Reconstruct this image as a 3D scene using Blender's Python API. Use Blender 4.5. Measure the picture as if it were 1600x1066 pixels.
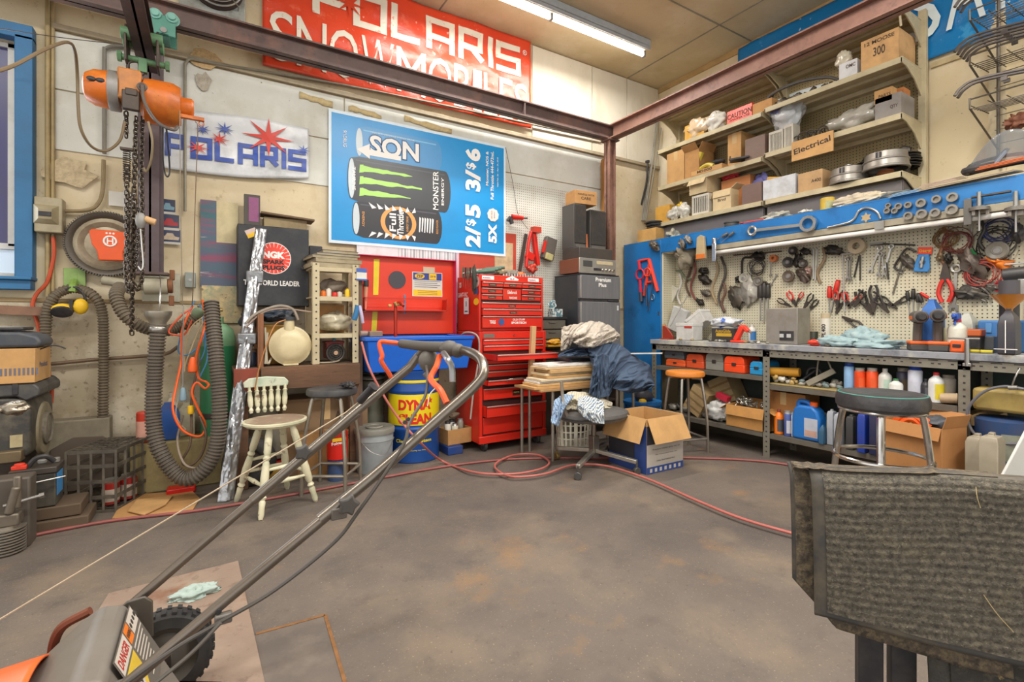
import bpy,math,random
from math import sin,cos,pi,radians as rad,sqrt,atan2
from mathutils import Vector as V,Matrix,Euler,noise as mn
for o in list(bpy.data.objects): bpy.data.objects.remove(o)
scn=bpy.context.scene
COL=scn.collection
# ---------------------------------------------------------------- camera
H=1.15;F=767.0;HY=500.0;ANG=rad(31.75)
cam_d=bpy.data.cameras.new('camera');cam=bpy.data.objects.new('camera',cam_d);COL.objects.link(cam)
cam.location=(0,0,H);cam.rotation_euler=(pi/2,0,-ANG)
cam_d.sensor_width=36;cam_d.lens=F/1600*36;cam_d.shift_y=-(533-HY)/1600;cam_d.clip_start=.05
scn.camera=cam
# ---------------------------------------------------------------- light and exposure
w=bpy.data.worlds.new('world');scn.world=w;w.use_nodes=True
w.node_tree.nodes['Background'].inputs[0].default_value=(1.0,.985,.965,1)
w.node_tree.nodes['Background'].inputs[1].default_value=1.0
scn.view_settings.view_transform='Standard';scn.view_settings.look='None'
scn.view_settings.gamma=1;scn.view_settings.use_curve_mapping=False
scn.view_settings.exposure=0.56
def area(name,loc,sx,sy,power,col=(1,.97,.92),rot=(0,0,0)):
    l=bpy.data.lights.new(name,'AREA');l.shape='RECTANGLE';l.size=sx;l.size_y=sy;l.energy=power;l.color=col
    o=bpy.data.objects.new(name,l);COL.objects.link(o);o.location=loc;o.rotation_euler=rot
    return o
CEIL=4.07;YB=4.30;XR=4.85
area('ceiling_area_light',(2.65,3.67,3.9),2.4,.08,45)
area('ceiling_area_light',(1.6,1.0,3.9),2.4,.3,95)  # added fill light above the view, no fixture modelled for it
area('ceiling_area_light',(-1.2,1.4,3.9),2.4,.3,60)  # added fill, unseen off to the left, without any tube
area('ceiling_area_light',(3.4,-.6,3.9),2.4,.3,70)  # added fill, unseen off to the right, without any tube
area('window_daylight',(-1.25,4.2,2.2),.6,1.4,14,(.85,.93,1),(-pi/2,0,0))
# ---------------------------------------------------------------- pixel helper: the ray of a photo pixel meets a real plane
def P(px,py,X=None,Y=None,Z=None,D=None):
    r=(px-800)/F;u=(HY-py)/F
    d=V((sin(ANG)+cos(ANG)*r,cos(ANG)-sin(ANG)*r,u))
    if X is not None: t=X/d.x
    elif Y is not None: t=Y/d.y
    elif Z is not None: t=(Z-H)/d.z
    else: t=D
    return V((0,0,H))+d*t
FR_B=Matrix(((1,0,0),(0,0,-1),(0,1,0))).to_4x4()          # back wall frame: u=+X, v=+Z, n=-Y
FR_R=Matrix(((0,0,-1),(-1,0,0),(0,1,0))).to_4x4()         # right wall frame: u=-Y, v=+Z, n=-X
def T(*a): return Matrix.Translation(V(a[0]) if len(a)==1 else V(a))
def RZ(a): return Matrix.Rotation(a,4,'Z')
def RX(a): return Matrix.Rotation(a,4,'X')
def RY(a): return Matrix.Rotation(a,4,'Y')
def SC(x,y=None,z=None):
    y=x if y is None else y;z=x if z is None else z
    return Matrix.Diagonal((x,y,z,1))
# ---------------------------------------------------------------- materials
def lin(h):
    if not isinstance(h,str): return tuple(h)
    h=h.lstrip('#');c=[int(h[i:i+2],16)/255 for i in (0,2,4)]
    return tuple((x/12.92 if x <= .04045 else ((x+.055)/1.055)**2.4) for x in c)
_mc={}
def M(col,rough=.55,metal=0,dirt=.25,scale=9,bump=.0,dcol='#5a4630',emit=0,alpha=1,coat=0,speck=0,trans=0):
    key=(col,rough,metal,dirt,scale,bump,dcol,emit,alpha,coat,speck,trans)
    if key in _mc: return _mc[key]
    m=bpy.data.materials.new('finish');m.use_nodes=True;nt=m.node_tree;n=nt.nodes;L=nt.links
    b=n['Principled BSDF'];c=lin(col)
    b.inputs['Roughness'].default_value=rough;b.inputs['Metallic'].default_value=metal
    if coat: b.inputs['Coat Weight'].default_value=coat
    if alpha<1: b.inputs['Alpha'].default_value=alpha
    if trans: b.inputs['Transmission Weight'].default_value=trans
    if emit:
        b.inputs['Emission Color'].default_value=(*c,1);b.inputs['Emission Strength'].default_value=emit
    if dirt>0 or bump>0:
        tc=n.new('ShaderNodeTexCoord');nz=n.new('ShaderNodeTexNoise')
        nz.inputs['Scale'].default_value=scale;nz.inputs['Detail'].default_value=8;nz.inputs['Roughness'].default_value=.65
        L.new(tc.outputs['Object'],nz.inputs['Vector'])
        cr=n.new('ShaderNodeValToRGB');cr.color_ramp.elements[0].position=.42;cr.color_ramp.elements[1].position=.72
        cr.color_ramp.elements[0].color=(0,0,0,1);cr.color_ramp.elements[1].color=(dirt,dirt,dirt,1)
        L.new(nz.outputs['Fac'],cr.inputs[0])
        mx=n.new('ShaderNodeMixRGB');mx.inputs[1].default_value=(*c,1);mx.inputs[2].default_value=(*lin(dcol),1)
        L.new(cr.outputs[0],mx.inputs[0]);out=mx.outputs[0]
        if speck:
            vo=n.new('ShaderNodeTexNoise');vo.inputs['Scale'].default_value=scale*14;vo.inputs['Detail'].default_value=2
            L.new(tc.outputs['Object'],vo.inputs['Vector'])
            c2=n.new('ShaderNodeValToRGB');c2.color_ramp.elements[0].position=.60;c2.color_ramp.elements[1].position=.68
            c2.color_ramp.elements[0].color=(0,0,0,1);c2.color_ramp.elements[1].color=(speck,speck,speck,1)
            L.new(vo.outputs['Fac'],c2.inputs[0])
            m2=n.new('ShaderNodeMixRGB');m2.inputs[2].default_value=(*lin('#3a2c1c'),1)
            L.new(out,m2.inputs[1]);L.new(c2.outputs[0],m2.inputs[0]);out=m2.outputs[0]
        L.new(out,b.inputs['Base Color'])
        if bump:
            bp=n.new('ShaderNodeBump');bp.inputs['Strength'].default_value=bump;bp.inputs['Distance'].default_value=.01
            n2=n.new('ShaderNodeTexNoise');n2.inputs['Scale'].default_value=scale*3;n2.inputs['Detail'].default_value=5
            L.new(tc.outputs['Object'],n2.inputs['Vector']);L.new(n2.outputs['Fac'],bp.inputs['Height']);L.new(bp.outputs[0],b.inputs['Normal'])
    else:
        b.inputs['Base Color'].default_value=(*c,1)
    _mc[key]=m
    return m
# ---------------------------------------------------------------- mesh builder
_tx={}
def text_mesh(s,bold):
    k=(s,bold)
    if k in _tx: return _tx[k]
    c=bpy.data.curves.new('t','FONT');c.body=s;c.size=1;c.align_x='CENTER';c.align_y='CENTER';c.offset=bold;c.resolution_u=3
    o=bpy.data.objects.new('t',c);COL.objects.link(o)
    dg=bpy.context.evaluated_depsgraph_get();me=bpy.data.meshes.new_from_object(o.evaluated_get(dg))
    vs=[v.co.copy() for v in me.vertices];fs=[tuple(p.vertices) for p in me.polygons]
    bpy.data.objects.remove(o);bpy.data.curves.remove(c);bpy.data.meshes.remove(me)
    if vs:
        x0=min(v.x for v in vs);x1=max(v.x for v in vs);y0=min(v.y for v in vs);y1=max(v.y for v in vs)
        vs=[V(((v.x-x0)/(x1-x0)-.5,(v.y-y0)/max(1e-6,y1-y0)-.5,0)) for v in vs]
    _tx[k]=(vs,fs)
    return _tx[k]
def crom(pts,k=6,closed=False):
    pts=[V(p) for p in pts];n=len(pts)
    if n<3: return pts
    out=[]
    for i in range(n if closed else n-1):
        p1=pts[i];p2=pts[(i+1) % n]
        p0=pts[i-1] if (i>0 or closed) else p1*2-p2
        p3=pts[(i+2) % n] if (i+2<n or closed) else p2*2-p1
        for j in range(k):
            t=j/k
            out.append(.5*((2*p1)+(p2-p0)*t+(2*p0-5*p1+4*p2-p3)*t*t+(3*p1-p0-3*p2+p3)*t**3))
    if not closed: out.append(pts[-1])
    return out
class MB:
    def __init__(s): s.v=[];s.f=[];s.mi=[];s.m=0;s.soft=0;s.M=Matrix.Identity(4)
    def add(s,vs,fs,M=None):
        b=len(s.v);X=s.M@M if M is not None else s.M
        s.v+=[X@V(v) for v in vs];s.f+=[tuple(b+i for i in f) for f in fs];s.mi+=[s.m]*len(fs);return s
    def bx(s,x0,x1,y0,y1,z0,z1,M=None):
        vs=[(x,y,z) for z in (z0,z1) for y in (y0,y1) for x in (x0,x1)]
        return s.add(vs,[(0,2,3,1),(4,5,7,6),(0,1,5,4),(2,6,7,3),(0,4,6,2),(1,3,7,5)],M)
    def box(s,c,d,M=None):
        return s.bx(c[0]-d[0]/2,c[0]+d[0]/2,c[1]-d[1]/2,c[1]+d[1]/2,c[2]-d[2]/2,c[2]+d[2]/2,M)
    def beam(s,p,q,w,h,up=(0,0,1)):
        p=V(p);q=V(q);d=(q-p);L=d.length;d.normalize();u=V(up)
        a=d.cross(u)
        if a.length<1e-4: a=d.cross(V((1,0,0)))
        a.normalize();b=a.cross(d)
        Mx=Matrix((a,d,b)).transposed().to_4x4();Mx.translation=p
        return s.bx(-w/2,w/2,0,L,-h/2,h/2,Mx)
    def lathe(s,prof,n=20,M=None,cap=True):
        vs=[];fs=[];k=len(prof)
        for i in range(n):
            a=2*pi*i/n
            for r,z in prof: vs.append((r*cos(a),r*sin(a),z))
        for i in range(n):
            j=(i+1) % n
            for t in range(k-1): fs.append((i*k+t,j*k+t,j*k+t+1,i*k+t+1))
        if cap:
            if prof[0][0]>1e-5: fs.append(tuple(i*k for i in range(n))[::-1])
            if prof[-1][0]>1e-5: fs.append(tuple(i*k+k-1 for i in range(n)))
        return s.add(vs,fs,M)
    def cyl(s,p,q,r,r2=None,n=14,cap=True):
        p=V(p);q=V(q);d=q-p;L=d.length
        Mx=T(p)@(d.to_track_quat('Z','Y').to_matrix().to_4x4() if L>0 else Matrix.Identity(4))
        return s.lathe([(r,0),(r if r2 is None else r2,L)],n,Mx,cap)
    def tube(s,pts,r,n=8,k=6,closed=False,corr=0,step=None):
        pts=crom(pts,k,closed) if k>1 else [V(p) for p in pts]
        if step:
            out=[pts[0]];acc=0
            for a,b in zip(pts,pts[1:]):
                L=(b-a).length;t=step-acc
                while t<L: out.append(a.lerp(b,t/L));t+=step
                acc=L-(t-step)
            pts=out
        N=len(pts);vs=[];fs=[];up=None
        for i,p in enumerate(pts):
            if closed: d=pts[(i+1) % N]-pts[i-1]
            else: d=pts[min(i+1,N-1)]-pts[max(i-1,0)]
            if d.length<1e-9: d=V((0,0,1))
            d.normalize()
            if up is None: up=d.orthogonal().normalized()
            else:
                up=up-d*up.dot(d)
                up=up.normalized() if up.length>1e-6 else d.orthogonal().normalized()
            w_=d.cross(up);rr=r(i/(N-1)) if callable(r) else r
            if corr: rr *= (1+corr*(1 if (i//2) % 2 else -1))
            for j in range(n):
                a=2*pi*j/n;vs.append(p+up*(cos(a)*rr)+w_*(sin(a)*rr))
        for i in range(N if closed else N-1):
            i2=(i+1) % N
            for j in range(n): fs.append((i*n+j,i*n+(j+1) % n,i2*n+(j+1) % n,i2*n+j))
        if not closed: fs.append(tuple(range(n))[::-1]);fs.append(tuple((N-1)*n+j for j in range(n)))
        return s.add(vs,fs)
    def prism(s,pts,z0,z1,M=None):
        n=len(pts);vs=[(x,y,z0) for x,y in pts]+[(x,y,z1) for x,y in pts]
        fs=[tuple(range(n))[::-1],tuple(range(n,2*n))]+[(i,(i+1) % n,n+(i+1) % n,n+i) for i in range(n)]
        return s.add(vs,fs,M)
    def ball(s,c,r,n=12,M=None):
        r=(r,r,r) if not hasattr(r,'__len__') else r;k=max(4,n//2);vs=[];fs=[]
        for i in range(n):
            a=2*pi*i/n
            for t in range(k+1):
                b=-pi/2+pi*t/k;vs.append((c[0]+r[0]*cos(b)*cos(a),c[1]+r[1]*cos(b)*sin(a),c[2]+r[2]*sin(b)))
        for i in range(n):
            j=(i+1) % n
            for t in range(k): fs.append((i*(k+1)+t,j*(k+1)+t,j*(k+1)+t+1,i*(k+1)+t+1))
        return s.add(vs,fs,M)
    def torus(s,c,R,r,axis=(0,0,1),N=28,n=8,sx=1,sy=1):
        q=V(axis).to_track_quat('Z','Y').to_matrix().to_4x4();M0=T(c)@q
        return s.tube([M0@V((R*sx*cos(2*pi*i/N),R*sy*sin(2*pi*i/N),0)) for i in range(N)],r,n,1,True)
    def grid(s,f,nu,nv,thick=0):
        vs=[f(i/nu,j/nv) for j in range(nv+1) for i in range(nu+1)];w_=nu+1
        fs=[(j*w_+i,j*w_+i+1,(j+1)*w_+i+1,(j+1)*w_+i) for j in range(nv) for i in range(nu)]
        return s.add(vs,fs)
    def lump(s,c,r,seed=0,amp=.25,fr=1.6,n=34,flat=None):
        s.soft=1;k=n//2;vs=[];fs=[];so=V((seed*3.7,seed*1.3,seed*7.1))
        for i in range(n):
            a=2*pi*i/n
            for t in range(k+1):
                b=-pi/2+pi*t/k;d=V((cos(b)*cos(a),cos(b)*sin(a),sin(b)))
                q=1+amp*(mn.noise(d*fr*.8+so)*1.3-.55*max(0,1-abs(mn.noise(d*fr*1.5+so))*6)+.3*mn.noise(d*fr*2.2+so)-.25*max(0,1-abs(mn.noise(d*fr*3+so))*5))
                z=c[2]+r[2]*d.z*q
                if flat is not None: z=max(z,flat)
                vs.append((c[0]+r[0]*d.x*q,c[1]+r[1]*d.y*q,z))
        for i in range(n):
            j=(i+1) % n
            for t in range(k): fs.append((i*(k+1)+t,j*(k+1)+t,j*(k+1)+t+1,i*(k+1)+t+1))
        return s.add(vs,fs)
    def text(s,t,w_,h,M,bold=.02):
        vs,fs=text_mesh(t,bold)
        return s.add([(v.x*w_,v.y*h,0) for v in vs],fs,M)
    def rect(s,x0,x1,y0,y1,z=0,M=None):
        return s.add([(x0,y0,z),(x1,y0,z),(x1,y1,z),(x0,y1,z)],[(0,1,2,3)],M)
    def poly(s,pts,z=0,M=None):
        return s.add([(x,y,z) for x,y in pts],[tuple(range(len(pts)))],M)
    def star(s,c,R,r,n,z,M=None,rot=0,sx=1,sy=1):
        return s.poly([(c[0]+sx*(R if i % 2==0 else r)*sin(pi*i/n+rot),c[1]+sy*(R if i % 2==0 else r)*cos(pi*i/n+rot)) for i in range(2*n)],z,M)
    def disc(s,c,r,z,M=None,n=28,r2=None):
        r2=r if r2 is None else r2
        return s.poly([(c[0]+r*cos(2*pi*i/n),c[1]+r2*sin(2*pi*i/n)) for i in range(n)],z,M)
def build(name,mb,mats,parent=None,world=False,bev=0,sub=0,solid=0,ang=35,label=None,seg=2,flat=False):
    me=bpy.data.meshes.new(name);vs=mb.v
    if world and parent is not None:
        p=parent
        while p.parent: p=p.parent
        Mi=p.matrix_basis.inverted();vs=[Mi@v for v in vs]
    me.from_pydata([tuple(v) for v in vs],[],mb.f)
    if not isinstance(mats,(list,tuple)): mats=[mats]
    for m in mats: me.materials.append(m)
    if len(mats)>1: me.polygons.foreach_set('material_index',mb.mi)
    me.validate();me.update()
    if not flat: me.shade_smooth();me.set_sharp_from_angle(angle=rad(85 if mb.soft else ang))
    o=bpy.data.objects.new(name,me);COL.objects.link(o)
    if parent is not None: o.parent=parent
    if solid: d=o.modifiers.new('s','SOLIDIFY');d.thickness=solid;d.offset=0
    if bev: d=o.modifiers.new('b','BEVEL');d.width=bev;d.segments=seg;d.limit_method='ANGLE';d.angle_limit=rad(40)
    if sub: d=o.modifiers.new('u','SUBSURF');d.levels=sub;d.render_levels=sub
    if label: o['label']=label
    return o
def tag(o,label,cat,group=None):
    o['label']=label;o['category']=cat
    if group: o['group']=group
    return o
def thing(name,label,cat,loc=(0,0,0),rz=0,group=None,frame=None,M=None):
    o=bpy.data.objects.new(name,None);COL.objects.link(o);o.empty_display_size=.05
    o.matrix_basis=M if M is not None else (T(loc)@(frame if frame is not None else Matrix.Identity(4))@RZ(rz))
    return tag(o,label,cat,group)
def struct(name,mb,mats,**k):
    o=build(name,mb,mats,**k);o['kind']='structure';return o
def solo(name,label,cat,mb,mats,loc=None,group=None,**k):
    """a thing that is one mesh; its origin is put at its base"""
    vs=mb.v
    if loc is None:
        loc=V(((min(v.x for v in vs)+max(v.x for v in vs))/2,(min(v.y for v in vs)+max(v.y for v in vs))/2,min(v.z for v in vs)))
    mb.v=[v-V(loc) for v in vs]
    o=build(name,mb,mats,**k);o.location=loc
    return tag(o,label,cat,group)
def dup(root,M=None,loc=None,rz=None,label=None,group=None):
    r=root.copy();COL.objects.link(r)
    if M is not None: r.matrix_basis=M
    if loc is not None: r.location=loc
    if rz is not None: r.rotation_euler=(0,0,rz)
    if label: r['label']=label
    if group: r['group']=group
    for ch in list(root.children):
        c=ch.copy();COL.objects.link(c);c.parent=r
        for g in list(ch.children):
            d=g.copy();COL.objects.link(d);d.parent=c
    return r
# common finishes
CARD=M('#c79a62',.8,dirt=.3,scale=6);CARD2=M('#b98a55',.85,dirt=.35,scale=8,dcol='#6b4a28');CARDIN=M('#a77c4a',.85,dirt=.2)
TAPE=M('#c9a876',.3,dirt=.1);BLACK=M('#26262a',.5,dirt=.35,dcol='#6a6259');RUBBER=M('#2c2b2b',.75,dirt=.3,dcol='#6b6258')
STEEL=M('#a9a7a2',.32,.9,dirt=.3);CHROME=M('#cfcdc8',.2,1,dirt=.2);DARKM=M('#4b443f',.5,.6,dirt=.5,dcol='#6a5646')
GREYM=M('#8d8a86',.5,.3,dirt=.3);WHITE=M('#dcdad4',.5,dirt=.25);PAPER=M('#d9d6cd',.8,dirt=.1);REDP=M('#d21f12',.35,dirt=.12,dcol='#701810')
REDL=M('#e8402a',.4,dirt=.1);ORNG=M('#f0601c',.45,dirt=.15);YEL=M('#f0c020',.5,dirt=.1);BLUEP=M('#1467a8',.45,dirt=.25,dcol='#274a66')
INK=M('#20201f',.6,dirt=0);INKW=M('#efece6',.5,dirt=0);WOOD=M('#8a6a48',.75,dirt=.5,scale=6);PINE=M('#c8a070',.7,dirt=.2)
BEIGE=M('#c5b795',.55,dirt=.3,dcol='#7c6a4a');BROWNM=M('#6b5a50',.5,.4,dirt=.4,dcol='#5a3a28')
# ================================================================ the room
def surf(base,cols,speck=None,bump=.3,rough=.85,stretch=(1,1,1),seams=None):
    """layered noise surface: cols = [(hex, scale, lo, hi, amount)]"""
    m=bpy.data.materials.new('surface');m.use_nodes=True;nt=m.node_tree;n=nt.nodes;L=nt.links;b=n['Principled BSDF']
    b.inputs['Roughness'].default_value=rough
    tc=n.new('ShaderNodeTexCoord');mp=n.new('ShaderNodeMapping');mp.inputs['Scale'].default_value=stretch
    L.new(tc.outputs['Object'],mp.inputs[0]);rgb=n.new('ShaderNodeRGB');rgb.outputs[0].default_value=(*lin(base),1);out=rgb.outputs[0];last=None
    for i,(h,sc,lo,hi,am) in enumerate(cols):
        z=n.new('ShaderNodeTexNoise');z.inputs['Scale'].default_value=sc;z.inputs['Detail'].default_value=9;z.inputs['Roughness'].default_value=.62
        m2=n.new('ShaderNodeVectorMath');m2.inputs[1].default_value=(i*7.3,i*3.1,i*5.7);L.new(mp.outputs[0],m2.inputs[0]);L.new(m2.outputs[0],z.inputs['Vector'])
        r=n.new('ShaderNodeMapRange');r.inputs['From Min'].default_value=lo;r.inputs['From Max'].default_value=hi;r.inputs['To Max'].default_value=am
        L.new(z.outputs['Fac'],r.inputs['Value']);x=n.new('ShaderNodeMixRGB');x.inputs[2].default_value=(*lin(h),1)
        L.new(out,x.inputs[1]);L.new(r.outputs[0],x.inputs[0]);out=x.outputs[0];last=z
    L.new(out,b.inputs['Base Color'])
    if bump:
        bp=n.new('ShaderNodeBump');bp.inputs['Strength'].default_value=bump;bp.inputs['Distance'].default_value=.01
        L.new(last.outputs['Fac'],bp.inputs['Height']);L.new(bp.outputs[0],b.inputs['Normal'])
    return m
def pegmat(base,hole='#4a4234',sp=.0254,axes='xz',hr=.17,stain='#8a6a3a'):
    m=bpy.data.materials.new('pegboard');m.use_nodes=True;nt=m.node_tree;n=nt.nodes;L=nt.links;b=n['Principled BSDF'];b.inputs['Roughness'].default_value=.6
    tc=n.new('ShaderNodeTexCoord');sx=n.new('ShaderNodeSeparateXYZ');L.new(tc.outputs['Object'],sx.inputs[0]);sq=[]
    for a in axes:
        q=n.new('ShaderNodeMath');q.operation='DIVIDE';q.inputs[1].default_value=sp;L.new(sx.outputs[a.upper()],q.inputs[0])
        f=n.new('ShaderNodeMath');f.operation='FRACT';L.new(q.outputs[0],f.inputs[0])
        s=n.new('ShaderNodeMath');s.operation='SUBTRACT';s.inputs[1].default_value=.5;L.new(f.outputs[0],s.inputs[0])
        p=n.new('ShaderNodeMath');p.operation='POWER';p.inputs[1].default_value=2;L.new(s.outputs[0],p.inputs[0]);sq.append(p)
    ad=n.new('ShaderNodeMath');L.new(sq[0].outputs[0],ad.inputs[0]);L.new(sq[1].outputs[0],ad.inputs[1])
    lt=n.new('ShaderNodeMath');lt.operation='LESS_THAN';lt.inputs[1].default_value=hr*hr;L.new(ad.outputs[0],lt.inputs[0])
    z=n.new('ShaderNodeTexNoise');z.inputs['Scale'].default_value=3;z.inputs['Detail'].default_value=7;L.new(tc.outputs['Object'],z.inputs['Vector'])
    r=n.new('ShaderNodeMapRange');r.inputs['From Min'].default_value=.5;r.inputs['From Max'].default_value=.75;r.inputs['To Max'].default_value=.45;L.new(z.outputs['Fac'],r.inputs['Value'])
    x=n.new('ShaderNodeMixRGB');x.inputs[1].default_value=(*lin(base),1);x.inputs[2].default_value=(*lin(stain),1);L.new(r.outputs[0],x.inputs[0])
    y=n.new('ShaderNodeMixRGB');y.inputs[2].default_value=(*lin(hole),1);L.new(x.outputs[0],y.inputs[1]);L.new(lt.outputs[0],y.inputs[0]);L.new(y.outputs[0],b.inputs['Base Color'])
    return m
M_CONC=surf('#bdb096',[('#927f62',2.2,.45,.7,.7),('#ded4be',4.5,.5,.68,.8),('#6b5a42',26,.58,.66,.6),('#8a7454',.9,.52,.72,.5)],bump=.6)
M_PLY=surf('#d3c3a2',[('#a98a5c',1.6,.5,.75,.6),('#e6dbc4',3,.5,.7,.6),('#8c7350',14,.62,.72,.5),('#6f5638',40,.66,.72,.7)],bump=.1)
M_CREAM=surf('#d8d0bd',[('#b39a72',1.2,.52,.8,.7),('#e6e0d2',3,.45,.7,.5),('#8d7350',30,.68,.74,.6)],bump=.08,stretch=(1.6,1.6,.5))
M_WHITEB=surf('#cfcfc6',[('#a79b80',1.5,.52,.78,.55),('#e2e2dc',3,.5,.7,.6),('#6f6148',55,.66,.7,.7)],bump=.1)
M_CEIL=surf('#c3b28f',[('#9a8258',1.1,.45,.75,.7),('#d8ccb2',2.2,.5,.75,.6),('#5b4528',45,.66,.7,.6)],bump=.15)
M_FLOOR=surf('#685e55',[('#4a4340',.9,.42,.68,.8),('#857460',1.7,.5,.72,.7),('#403a37',5,.54,.74,.5),('#8f6c44',2.6,.60,.72,.5),('#b09a78',110,.61,.67,.6),('#3c322a',40,.62,.7,.5)],bump=.35,rough=.72)
M_RWALL=surf('#d8c6a0',[('#b8935a',.8,.5,.72,.7),('#e6dcc6',.9,.46,.64,.9),('#a0845a',12,.64,.74,.4),('#6f5638',45,.66,.71,.6)],bump=.08)
m=MB();m.bx(-5.2,5.0,-3.5,4.5,-.1,0);struct('floor',m,M_FLOOR)
m=MB();m.bx(-5.2,5.0,-3.5,4.5,CEIL,CEIL+.1);struct('ceiling',m,M_CEIL)
# back wall, with the window opening
wx0,wx1,wz0,wz1=-2.0,-1.0,1.42,2.92
m=MB();m.m=0;m.bx(-5.2,XR,YB-.0,YB+.2,0,1.265)
m.m=1
m.bx(-5.2,wx0,YB+.02,YB+.2,1.265,CEIL);m.bx(wx0,wx1,YB+.02,YB+.2,1.265,wz0);m.bx(wx0,wx1,YB+.02,YB+.2,wz1,CEIL);m.bx(wx1,XR,YB+.02,YB+.2,1.265,CEIL)
struct('wall_back',m,[M_CONC,M_PLY])
m=MB();m.bx(XR,XR+.15,-3.5,YB+.2,0,CEIL);struct('wall_right',m,M_RWALL)
def strip(name,x0,x1,z0,z1,y0,mt,bev=.003): m=MB();m.bx(x0,x1,y0,YB+.019,z0,z1);return struct(name,m,mt,bev=bev)
strip('trim_1',-.86,.98,2.27,2.66,YB+.008,M_WHITEB);strip('trim_2',-.86,.98,2.668,3.04,YB+.006,M_WHITEB)
strip('trim_3',.99,3.9,2.27,2.66,YB+.008,M_WHITEB);strip('trim_4',.99,3.9,2.668,3.04,YB+.006,M_WHITEB)
strip('trim_5',-.86,XR-.01,3.05,3.085,YB-.02,M('#a89a80',.6,dirt=.4));strip('trim_6',-5,XR-.01,1.265,1.29,YB-.008,M('#9a8460',.8,dirt=.5))
for i,x in enumerate((2.92,3.75,4.3)): strip('trim_%d' % (7+i),x,x+(.82 if i==0 else .54),3.09,CEIL-.01,YB+.004,M_CREAM)
m=MB();m.cyl((-.885,YB-.01,1.3),(-.885,YB-.01,CEIL),.014);m.cyl((-.86,YB-.008,1.3),(-.86,YB-.008,CEIL),.01)
tag(build('wall_conduit',m,M('#a89468',.5,dirt=.4)),'pair of beige vertical conduit pipes beside the blue framed window','pipe')
m=MB();m.m=0
for x in (-3.05,-.6,1.85,4.3): m.bx(x-.006,x+.006,-3.5,YB,CEIL-.006,CEIL+.01)
for y in (-1.2,1.25,3.05): m.bx(-5,XR,y-.006,y+.006,CEIL-.006,CEIL+.01)
struct('trim_20',m,M('#8c8878',.8,dirt=.4))
# floor hatch with rusty edges
A=P(508,962,Z=0);m=MB();m.m=0
q=[A,P(400,992,Z=0),P(330,1140,Z=0),P(560,1140,Z=0)]
m.add([(p.x,p.y,.0015) for p in q],[(0,1,2,3)]);m.m=1
for a,b in ((0,1),(0,3)): m.beam(q[a]+V((0,0,.002)),q[b]+V((0,0,.002)),.012,.003)
struct('trim_21',m,[surf('#6a6058',[('#544d48',3,.45,.7,.6),('#7f7468',8,.5,.7,.5)],bump=.2),M('#8a6038',.9,dirt=.6,scale=30,dcol='#54391f')],flat=True)
# window
BLF=M('#2f6f9f',.5,dirt=.3,dcol='#274a62')
m=MB();m.bx(wx0-.1,wx1+.055,YB-.06,YB+.02,wz1,wz1+.09);m.bx(wx1-.03,wx1+.055,YB-.06,YB+.12,wz0-.02,wz1+.02);m.bx(wx0-.1,wx0,YB-.06,YB+.12,wz0,wz1)
wn=struct('window_1',m,BLF,bev=.004)
m=MB();m.bx(wx0-.12,wx1+.06,YB-.11,YB+.1,wz0-.02,wz0+.0);m.bx(wx0-.1,wx1+.05,YB-.08,YB+.02,wz0-.08,wz0-.02);build('window_sill',m,BLF,wn,bev=.004)
m=MB()
for a,b,c,d in ((wx0,wx1-.03,wz0,wz0+.03),(wx0,wx1-.03,wz1-.03,wz1)): m.bx(a,b,YB+.06,YB+.1,c,d)
m.bx(-1.09,-1.055,YB+.06,YB+.1,1.62,wz1);m.bx(-2.0,-1.055,YB+.06,YB+.1,1.6,1.64)
build('window_sash',m,M('#d8d6d0',.5,dirt=.2),wn,bev=.003)
m=MB();m.bx(wx0,-1.08,YB+.075,YB+.084,1.64,wz1);build('dark_screen',m,M('#4a4a78',.3,dirt=.2),wn)
m=MB();m.bx(wx0,wx1-.03,YB+.085,YB+.089,wz0,wz1);build('glass_pane',m,M('#d6ecff',.15,dirt=0,alpha=.6),wn)
# ---------------------------------------------------------------- steel gantry: posts, beams, rail
def ibeam(m,p,q,w_,h,t=.012,up=(0,0,1)):
    p=V(p);q=V(q);u=V(up).normalized()
    for s in (-1,1): m.beam(p+u*(s*(h/2-t/2)),q+u*(s*(h/2-t/2)),w_,t,up)
    m.beam(p,q,t,h,up);return m
IRON=surf('#6a5650',[('#4c3a38',3,.4,.7,.8),('#8a6253',5,.52,.7,.7),('#3a3230',16,.55,.7,.6)],bump=.15,rough=.55)
IRON2=surf('#8a6555',[('#6a4a40',3,.4,.7,.8),('#9c7566',5,.52,.7,.7),('#4b3a34',16,.55,.7,.6)],bump=.15,rough=.55)
YBM=4.05;XBM=3.78
m=MB();ibeam(m,(-4.2,YBM,3.21),(XBM+.05,YBM,3.21),.11,.15);m.bx(2.62,2.63,YBM-.05,YBM+.05,3.14,3.28)
solo('steel_beam','long brown steel beam running along the back wall under the red banner','beam',m,IRON)
m=MB();ibeam(m,(XBM,YBM-.06,3.21),(XBM,-1.6,3.21),.11,.15)
solo('steel_beam','rusty steel beam crossing in front of the beige wall shelves','beam',m,IRON2)
t=thing('steel_post','rusty steel post carrying the corner where the two beams meet','post',(XBM,YBM,0))
m=MB();ibeam(m,(0,0,0),(0,0,3.135),.09,.09,up=(1,0,0));build('post_shaft',m,IRON2,t)
m=MB();m.bx(-.075,.075,-.075,.075,3.12,3.134);build('cap_plate',m,IRON,t)
m=MB();m.bx(-.11,.11,-.11,.11,0,.012);build('base_plate',m,IRON,t)
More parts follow.
